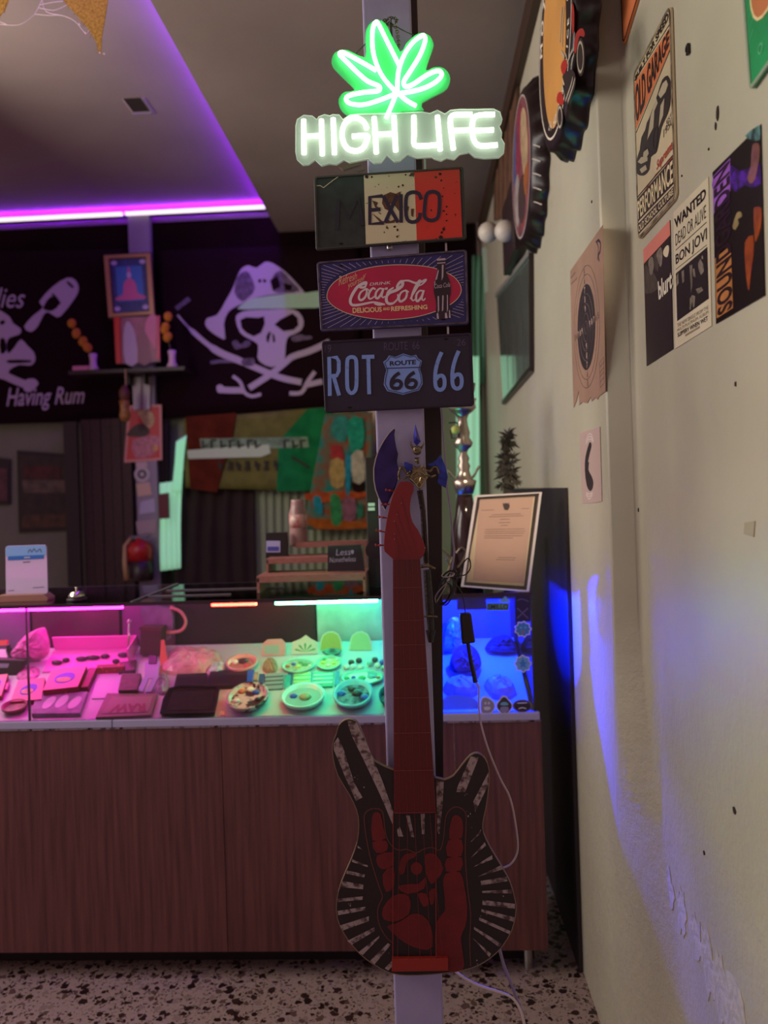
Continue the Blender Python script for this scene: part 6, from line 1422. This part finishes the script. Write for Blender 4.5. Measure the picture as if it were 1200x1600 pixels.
# shrine shelf
YS = YC-.142
A, B = PY(112,575,YS), PY(292,573,YS); zsf = PY(200,578,YS).z
fr = Frame((A.x, YS, zsf)); t = thing('shrine_shelf', 'thin dark shrine shelf on the column below the gold framed picture', 'shelf', fr)
MB().box((0,-.022,-.14),(B.x-A.x,0,.05)).build('shelf_board', W('shelf_dark','#2a1416',rough=.5), t)
for x in (.33,.43): MB().box((x,-.08,-.13),(x+.012,-.022,-.05)).build('shelf_bracket', _m['shelf_dark'], t)
k = MB(); fr = Frame((PY(180,572,YS+.02).x, YS+.02, zsf+.001)); c = fr.crop(0,330,.25)
t = thing('shrine_photo', 'red edged standing photo of pale figures on the shrine shelf', 'picture', fr)
Q = quad(c(715,665),c(1000,655),c(1002,940),c(730,955)); MB().prism([Q(0,0),Q(1,0),Q(1,1),Q(0,1)], -.01, 0).build('photo_board', W('photo_pink','#a0586c',rough=.4,var=.4,scale=10), t)
MB().prism([Q(0,0),Q(.11,0),Q(.13,1),Q(0,1)], 0, .012).build('red_edge', W('shrine_red','#c01420',rough=.4), t); MB().prism([Q(.93,.05),Q(1,.05),Q(1,1),Q(.95,1)], 0, .012).build('red_edge', W('shrine_red2','#c8285a',rough=.4), t)
for P_, cc in (([(.2,0),(.18,.6),(.26,.9),(.36,.85),(.45,.6),(.48,0)],'#b096a8'),([(.5,0),(.52,.6),(.62,.7),(.72,.55),(.78,0)],'#8a5a5e'),([(.66,.7),(.75,1),(.92,1),(.9,.3),(.82,.4)],'#c87088')):
    MB().prism(smooth_path([Q(*p) for p in P_],2,True), 0, .002).build('figure_print', W('sp'+cc[1:],cc,rough=.5), t)
def vase(px, pts, label, blob):
    fr = Frame((PY(px,573,YS).x, YS-.02, zsf+.001)); t = thing('flower_vase', label, 'vase', fr, 'shrine vases'); g0 = fr.crop(0,0,1); u = YS/FPX
    MB().lathe([(8*u,0),(8.5*u,3*u),(5.5*u,8*u),(5*u,16*u),(6.5*u,26*u),(5*u,27*u),(0,20*u)], (0,0,0), 'y', 16).build('vase_body', W('vase_pink','#c8a0b4',rough=.35), t, smooth=True)
    MB().tube([(0,.06,0)]+[g0(*p)+(0,) for p in pts[::-1]], .004, 5).build('flower_stem', W('fstem','#4a3a20',rough=.7), t)
    for i, p in enumerate(pts):
        for j in range(2):
            k = MB(); q_ = g0(p[0]+random.uniform(-2,2), p[1]+random.uniform(-3,3)); k.ball(q_+(.005,), .027, 9, 1, 1.1, .8); k.build('marigold', W('marigold','#d07c14',rough=.8,var=.4,scale=120,bump=1,bscale=90), t, smooth=True)
vase(148, [(112,508),(120,521),(130,535),(137,541)], 'pink white vase with a leaning string of marigolds, left end of the shrine shelf', None)
vase(271, [(264,494),(258,513),(262,527)], 'pink white vase with upright marigolds, right end of the shrine shelf', None)
fr = Frame((PY(138,573,YS).x, YS-.045, zsf+.001)); k = MB(); k.box((-.075,0,-.012),(.02,.026,.012)); k.box((.022,0,-.012),(.07,.014,.012))
k2 = MB(); k2.box((-.075,0,-.012),(.02,.026,.012)); tag(k2.build('offering_box', W('offer','#c87890',rough=.5), fr=fr), 'small pink box before the left vase on the shrine shelf', 'box')
k2 = MB(); k2.lathe([(.014,0),(.024,.012),(.02,.013),(0,.006)], (.05,0,0), 'y', 14); tag(k2.build('offering_dish', W('offer2','#c8b0b8',rough=.4), fr=fr, smooth=True), 'tiny white dish right of the pink box on the shrine shelf', 'dish')
# hanging charm
fr = Frame(PY(196, 600, YS-.0555)); g0 = fr.crop(0,0,1)
t = thing('hanging_charm', 'brown and gold tassel charm hanging under the shrine shelf', 'charm', fr)
MB().tube([g0(196,577)+(0,), g0(197,604)+(0,)], .005, 6).build('cord', W('charm_cord','#a08058',rough=.7), t)
MB().lathe([(.012,g0(195,630)[1]),(.030,g0(195,622)[1]),(.034,g0(195,612)[1]),(.012,g0(195,602)[1])], (g0(195,620)[0],0,0), 'y', 12).build('charm_top', W('charm_brown','#5a2a1a',rough=.6), t, smooth=True)
MB().lathe([(.022,g0(195,658)[1]),(.034,g0(195,650)[1]),(.026,g0(195,638)[1]),(.032,g0(195,626)[1])], (g0(195,640)[0],0,0), 'y', 12).build('charm_body', W('charm_gold','#a87030',rough=.4,var=.5,scale=60), t, smooth=True)
# poster and stickers on the column
fr = Frame(PY(224, 722, YC-.002)); c = fr.crop(0,600,.25)
t = thing('red_poster', 'red and white poster with a pale round face on the column below the shelf', 'poster', fr)
Q = quad(c(840,135),c(1010,128),c(1012,478),c(775,490)); MB().prism([c(800,135),c(1010,128),c(1014,475),c(775,492)], -.001, .001).build('paper', W('poster_pink','#c8807c',rough=.5), t)
MB().prism([c(820,150),c(995,143),c(1000,462),c(790,474)], .001, .002).build('red_field', W('poster_red','#b83030',rough=.5), t)
for P_, cc in (([(860,170),(930,160),(965,210),(955,260),(920,275),(890,230)],'#c0a070'),([(790,320),(840,260),(900,250),(940,300),(900,330),(840,330)],'#3a1418'),([(835,285),(850,270),(868,300),(850,315)],'#d8c0c0'),([(830,350),(980,320),(1000,370),(960,440),(850,460)],'#c07080'),([(955,390),(985,385),(985,415),(960,418)],'#d89850')):
    MB().prism(smooth_path([c(*p) for p in P_],2,True), .002, .003).build('poster_print', W('pp'+cc[1:],cc,rough=.5,var=.4,scale=40), t)
for i, (P_, cc, lb, nm) in enumerate((([(850,490),(920,488),(922,520),(852,522)],'#b89aa0','small pale tag just under the red poster','paper_tag'),([(850,625),(935,612),(950,690),(862,705)],'#c09c8c','pinkish square card under the round sticker','paper_tag'),([(880,735),(965,715),(972,800),(870,815)],'#a89cb8','pale lilac card tilted below the pinkish card','paper_tag'),([(850,860),(975,845),(972,930),(860,935)],'#a08890','long pale card above the fire extinguisher','paper_tag'))):
    fr = Frame(PY(c_[0], c_[1], YC-.002)) if False else Frame(PY(225, 600+P_[3][1]*.25, YC-.002)); c = fr.crop(0,600,.25)
    tag(MB().prism([c(*p) for p in P_], -.001, .002).build(nm, W('tagc%d' % i, cc, rough=.5), fr=fr), lb, 'card', 'cards on the column')
fr = Frame(PY(222, 741, YC-.002)); u = YC/FPX
t = thing('round_sticker', 'round grey sticker with a dark ring on the column', 'sticker', fr)
MB().prism(ell(0,0,12.5*u,12.5*u,24), -.001, .001).build('sticker_disc', W('rs','#b0a0a8',rough=.5), t); MB().ribbon(ell(0,0,5.5*u,5.5*u,18), 4*u, .001, .002, True).build('ring_print', W('rs2','#4a3c44',rough=.5), t)
# column bracket, white pipes under the shelf
fr = Frame(PY(218, 625, YC-.012)); g0 = fr.crop(0,0,1); 
for i, (xa, xb) in enumerate(((207,222),(222,236))):
    tag(MB().prism([g0(xa,590),g0(xb,588),g0(xb-1,640),g0(xa+2,642)], -.01, .01).build('white_pipe', W('pipew','#a898a0',rough=.35), fr=fr, bevel=.004), ['left','right'][i]+' one of two short white pipes on the column under the shelf', 'pipe')
# fire extinguisher
fr = Frame(PY(220, 908, YC-.082)); g0 = fr.crop(0,0,1); u = 4.815/FPX; yb_ = g0(220,852)[1]
t = thing('fire_extinguisher', 'red fire extinguisher with a black lower band hanging on the column', 'extinguisher', fr)
MB().lathe([(19*u,yb_-56*u),(20*u,yb_-54*u),(20*u,yb_-24*u)], (0,0,0), 'y', 20).build('cylinder_low', W('ext_dark','#2a1216',rough=.4), t, smooth=True)
MB().lathe([(20*u,yb_-24*u),(20*u,yb_-4*u),(14*u,yb_+4*u),(6*u,yb_+8*u),(5*u,yb_+12*u)], (0,0,0), 'y', 20).build('cylinder', W('ext_red','#a81818',rough=.35), t, smooth=True)
MB().prism([(-6*u,yb_+10*u),(10*u,yb_+10*u),(18*u,yb_+16*u),(-16*u,yb_+15*u)], -.015, .015).build('valve', W('ext_valve','#6a6478',rough=.4,metal=.5), t)
MB().tube([(-12*u,yb_+12*u,.02),(-20*u,yb_,.04),(-16*u,yb_-24*u,.09),(-14*u,yb_-52*u,.085)], [.012,.012,.014,.018], 8).build('hose', W('ext_hose','#b08a60',rough=.5), t, smooth=True)
# panels, curtains, pictures
def pnl(name, label, cat, Y, P_, m, th=.01, group=None):
    fr = Frame(PY(P_[3][0], P_[3][1], Y)); return tag(MB().prism([fr.px(*p) for p in P_], -th, 0).build(name, m, fr=fr), label, cat, group), fr
brk = W('wood_dark','#3a1a18',rough=.6,var=.5,scale=6,stretch=(8,8,.6))
t = thing('plank_door', 'dark red brown door of vertical planks left of the column', 'door', Frame((PY(130,915,4.9).x, 4.9, .4))); 
for i in range(5):
    xa, xb = PY(130+i*15.6,800,4.9).x-PY(130,915,4.9).x, PY(130+(i+1)*15.6,800,4.9).x-PY(130,915,4.9).x
    MB().box((xa+.002,0,-.03),(xb-.002,PY(150,655,4.9).z-.4,.004*(i % 2))).build('plank', brk, t)
fr = Frame(PY(104,895,4.9)); g0 = fr.crop(0,0,1)
k = MB(); k.box((g0(106,800)[0], -.6, 0), (g0(127,800)[0], g0(100,660)[1], .03)); tag(k.build('door_frame', W('door_frame_dark','#2c2018',rough=.6), fr=Frame(fr.o-Vector((0,0,0)))), 'dark door jamb between the framed pictures and the plank door', 'door frame')
fr = Frame(PY(30,832,4.985)); c = fr.crop(0,600,.25)
t = thing('framed_poster', 'dim framed poster with a red band and pale row of shapes, left of the jamb', 'picture', fr, 'dim framed pictures')
MB().prism([c(105,415),c(440,440),c(440,915),c(118,930)], -.012, 0).build('frame_board', W('dimframe','#241a14',rough=.6), t)
for P_, cc, nm in (([(125,440),(425,460),(425,900),(135,910)],'#3a2a20','picture_ground'),([(150,510),(380,520),(380,590),(150,590)],'#5a1e18','red_band'),([(140,600),(420,600),(420,680),(150,680)],'#6a5a48','figure_row'),([(140,820),(430,810),(430,890),(140,900)],'#5a3e1e','gold_row')):
    MB().prism([c(*p) for p in P_], 0, .002 if nm == 'picture_ground' else .004).build(nm, W('dp'+cc[1:],cc,rough=.6,var=.6,scale=18), t)
fr = Frame(PY(0,790,4.985)); c = fr.crop(0,600,.25)
t = thing('framed_poster', 'dim framed poster with pinkish shapes cut by the left frame edge', 'picture', fr, 'dim framed pictures')
MB().prism([c(-200,440),c(62,470),c(62,755),c(-200,760)], -.012, 0).build('frame_board', _m['dimframe'], t); MB().prism([c(-190,520),c(45,530),c(45,730),c(-190,735)], 0, .003).build('picture_ground', W('dimpink','#6a3a40',rough=.6,var=.6,scale=12), t)
# mint lit curtain strips right of the column
mint = W('mint_cloth','#9ad0b4',rough=.8,emit=.30,ecol=(.50,1.0,.66))  # light from behind is put in as a weak glow of the cloth
for P_, lb in (([(276,690),(291,680),(283,770),(270,770)],'narrow upper end of the mint curtain beside the rasta flag'),([(250,755),(284,750),(282,888),(251,892)],'mint green pleated curtain lit from behind, right of the column')):
    t, fr, q = cth('mint_curtain', lb, 'curtain', 4.86 if 'lit' in lb else 4.82, P_, mint, 'mint curtain pieces', amp=.010, waves=4, nu=40)
pnl('dark_bag', 'small dark red bag hanging before the mint curtain', 'bag', 4.78, [(247,772),(262,770),(263,810),(249,811)], W('bag_dkred','#5a1420',rough=.6), .03)
t, fr, q = cth('dark_curtain', 'dark brown curtain hanging below the striped flag', 'curtain', 4.90, [(286,735),(396,735),(402,960),(270,960)], W('curt_dark','#2a1614',rough=.9,var=.3,scale=8), amp=.012, waves=5, nu=40)
t, fr, q = cth('dark_curtain', 'black curtain strip between the column and the mint curtain', 'curtain', 4.92, [(247,660),(266,655),(268,960),(256,960)], W('curt_black','#211012',rough=.9), amp=.010, waves=3, nu=30)
# corrugated pale green panel
t = thing('corrugated_panel', 'pale grey green corrugated panel behind the riser', 'panel', Frame(PY(396, 960, 4.93))); fr = Frame(PY(396,960,4.93))
q = quad(fr.px(396,735), fr.px(600,735), fr.px(600,960), fr.px(400,960))
MB().sheet(lambda s, t_: q(s,t_)+(.012*sin(s*2*pi*16),), 160, 1).build('ribbed_sheet', W('corr','#8c9678',rough=.6), t, smooth=True)
# striped flag
t, fr, q = cth('striped_flag', 'red yellow and green striped flag with dark lettering on a pale band', 'flag', 4.84, [(287,655),(556,632),(520,768),(290,762)], W('flag_base','#6e6a38',rough=.85,spec=.05,var=.3,scale=12), amp=.006, waves=2)
c = fr.crop(240,600,.3,.012)
for P_, cc, nm in (([(165,170),(430,150),(410,270),(360,440),(330,565),(190,545)],'#5c2618','red_stripe'),([(800,130),(920,120),(960,300),(900,480),(860,555),(640,560),(650,300)],'#1e7a44','green_stripe')):
    MB().prism(smooth_path([c(*p) for p in P_],1,True), .008, .010).build(nm, W('rs'+nm,cc,rough=.85,spec=.05,var=.35,scale=10), t)
MB().prism([c(175,345),c(600,315),c(610,360),c(560,380),c(180,390)], .012, .014).build('pale_band', W('pale_band','#b4c4a4',rough=.8), t)
MB().prism([c(240,285),c(800,275),c(810,330),c(250,345)], .010, .0115).build('pale_band', W('pale_band2','#7f9a78',rough=.85,var=.5,scale=25), t)
k = MB()
for i, x in enumerate((255,300,350,395,440,490,530,680,725,765)):
    k.ribbon([c(x,292),c(x+4,335)], .012, .0145, .016); 
    if i % 2: k.ribbon([c(x,295),c(x+28,292)], .010, .0145, .016)
    else: k.ribbon([c(x,330),c(x+28,318)], .010, .0145, .016)
k.build('dark_lettering', W('rasta_ink','#2a2418',rough=.8), t); k = MB()
for i, x in enumerate((340,390,430,480,530,580,630)):
    k.ribbon([c(x,400),c(x+14,450)], .014, .0145, .016); k.ribbon([c(x+14,400),c(x-4,450)] if i % 2 else [c(x-6,425),c(x+22,420)], .012, .0145, .016)
k.build('dark_lettering', W('rasta_ink','#2a2418',rough=.8), t); k = MB(); k.ribbon([c(720,380),c(810,435)], .014, .0145, .016); k.build('dark_lettering', W('rasta_ink','#2a2418',rough=.8), t)
# tapestry
t, fr, q = cth('tapestry', 'colourful painted cloth of figures, partly behind the speaker', 'tapestry', 4.80, [(508,648),(582,644),(582,828),(474,828)], W('tap_base','#8a4a2c',rough=.85,spec=.05,var=.5,scale=14,col2='#2a7a6a'), amp=.003, waves=2)
c = fr.crop(240,600,.3,.012)
for P_, cc in (([(930,190),(1010,170),(1000,300),(940,280)],'#3a8a7a'),([(1010,190),(1090,180),(1090,330),(1030,350)],'#2a9a78'),([(920,330),(975,320),(990,400),(940,400)],'#a83a3a'),([(920,400),(990,400),(990,530),(925,530)],'#b09458'),([(1030,370),(1090,350),(1100,500),(1040,510)],'#b8b094'),([(1000,380),(1030,380),(1020,570),(1000,560)],'#2a8a9a'),([(830,590),(870,590),(880,680),(845,660)],'#2a8a98'),([(920,580),(970,590),(980,720),(930,730)],'#3a8a50'),([(1060,630),(1090,630),(1090,690),(1060,690)],'#3a7a5a'),([(790,570),(1100,560),(1100,590),(850,620)],'#b0502a'),([(810,700),(1100,720),(1100,750),(850,755)],'#a85a24'),([(980,600),(1050,600),(1050,700),(990,710)],'#8a5a68'),([(1035,510),(1095,500),(1095,560),(1040,560)],'#2a1a18')):
    MB().prism(smooth_path([c(*p) for p in P_],2,True), .009, .011).build('cloth_print', W('tp'+cc[1:],cc,rough=.8,spec=.05,var=.35,scale=30), t)
# wooden edge and pale strip left of the post, mint curtain right of it
pnl('wooden_batten', 'narrow orange brown batten just left of the white post', 'batten', 4.93, [(569,645),(578,645),(578,720),(569,720)], W('batten','#8a5230',rough=.6), .03)
pnl('printed_strip', 'cream strip with a violet print just left of the white post', 'banner', 4.94, [(575,640),(588,640),(588,712),(575,712)], W('strip_cream','#c8b49c',rough=.6,var=.4,scale=5,col2='#8a70b8',thr=(.4,.5)), .004)
t, fr, q = cth('mint_curtain', 'mint green curtain behind the hookah at the right end of the back wall', 'curtain', 4.88, [(712,560),(748,556),(750,960),(716,960)], mint, 'mint curtain pieces', amp=.012, waves=3, nu=30)
t, fr, q = cth('mint_curtain', 'dim green curtain strip above the hookah in the far corner', 'curtain', 4.91, [(738,400),(757,398),(757,600),(738,600)], W('mint_dim','#5a8a70',rough=.8), 'mint curtain pieces', amp=.010, waves=2, nu=20)
pnl('corner_mirror', 'narrow pale green mirror strip below the globe lamp', 'mirror', 4.70, [(753,388),(766,384),(766,455),(757,458)], W('mir','#a8c0b0',rough=.2), .01)
pnl('dark_board', 'narrow dark panel beside the mirror strip below the globe lamp', 'panel', 4.72, [(766,384),(777,380),(777,460),(766,458)], K['black'], .01)
k = MB(); fr = Frame(PY(770, 640, 4.4)); g0 = fr.crop(0,0,1)
for i, (x, lb) in enumerate(((756,'pale pipe on the far corner wall left of the dark plant'),(762,'second pale pipe nearest the right wall in the far corner'))):
    f_ = Frame(PY(x, 640, 4.94)); MBp = MB(); MBp.tube([(0,-1.9,0),(0,1.2,0)], .010, 8); tag(MBp.build('wall_pipe', W('pipe_mauve','#8a7470',rough=.5), fr=f_, smooth=True), lb, 'pipe')

# ================================================================ bunting close to the camera
bur = W('burlap','#c8a040',rough=.95,var=.45,scale=160,bump=1.0,bscale=300,spec=.05)
BY = 2.3
for P_, lb in (([(96,-60),(176,-75),(169,0),(164,30),(159,60),(158,80),(154,80),(150,65),(138,45),(118,22),(100,2)],'frayed burlap bunting triangle with its tip hanging at the top left'),([(-70,-50),(30,-60),(14,0),(8,14),(0,26),(-18,40),(-40,10)],'frayed burlap bunting triangle in the top left frame corner')):
    fr = Frame(PY(P_[0][0], P_[0][1], BY)); t = thing('burlap_flag', lb, 'bunting', fr, 'burlap bunting')
    MB().prism([fr.px(*p) for p in P_], -.001, .001).build('burlap_cloth', bur, t)
    k = MB(); random.seed(2)
    for i in range(len(P_)):
        a_, b_ = P_[i], P_[(i+1) % len(P_)]
        for j in range(7):
            s_ = random.random(); x, y = a_[0]+(b_[0]-a_[0])*s_, a_[1]+(b_[1]-a_[1])*s_
            p = fr.px(x,y); q_ = fr.px(x+random.uniform(-5,5), y+random.uniform(0,7)); k.tube([p+(0,), q_+(random.uniform(-.002,.002),)], .0006, 3)
    k.build('frayed_edge', bur, t)['kind'] = 'stuff'
fr = Frame(PY(50, 30, BY)); g0 = fr.crop(0,0,1)
k = MB()
for P_ in ([(0,38),(12,39),(28,39),(42,33),(54,22),(62,8),(68,-8)],[(54,22),(75,24),(95,24),(112,30),(122,38)],[(62,8),(80,4),(98,2)],[(66,0),(72,18),(95,24)],[(0,34),(10,38)],[(122,38),(134,52),(140,46)],[(60,12),(84,16),(104,8)]):
    k.tube([p+(0,) for p in smooth_path([g0(*q) for q in P_],4)], 0.0010, 4)
for x, y in ((134,52),(124,38),(156,82),(163,84)): k.ball(g0(x,y)+(0,), .0032, 6)
tag(k.build('web_strand', W('web','#e0c8b8',rough=.8), fr=fr), 'wispy pale cobweb strands strung between the burlap triangles', 'cobweb')
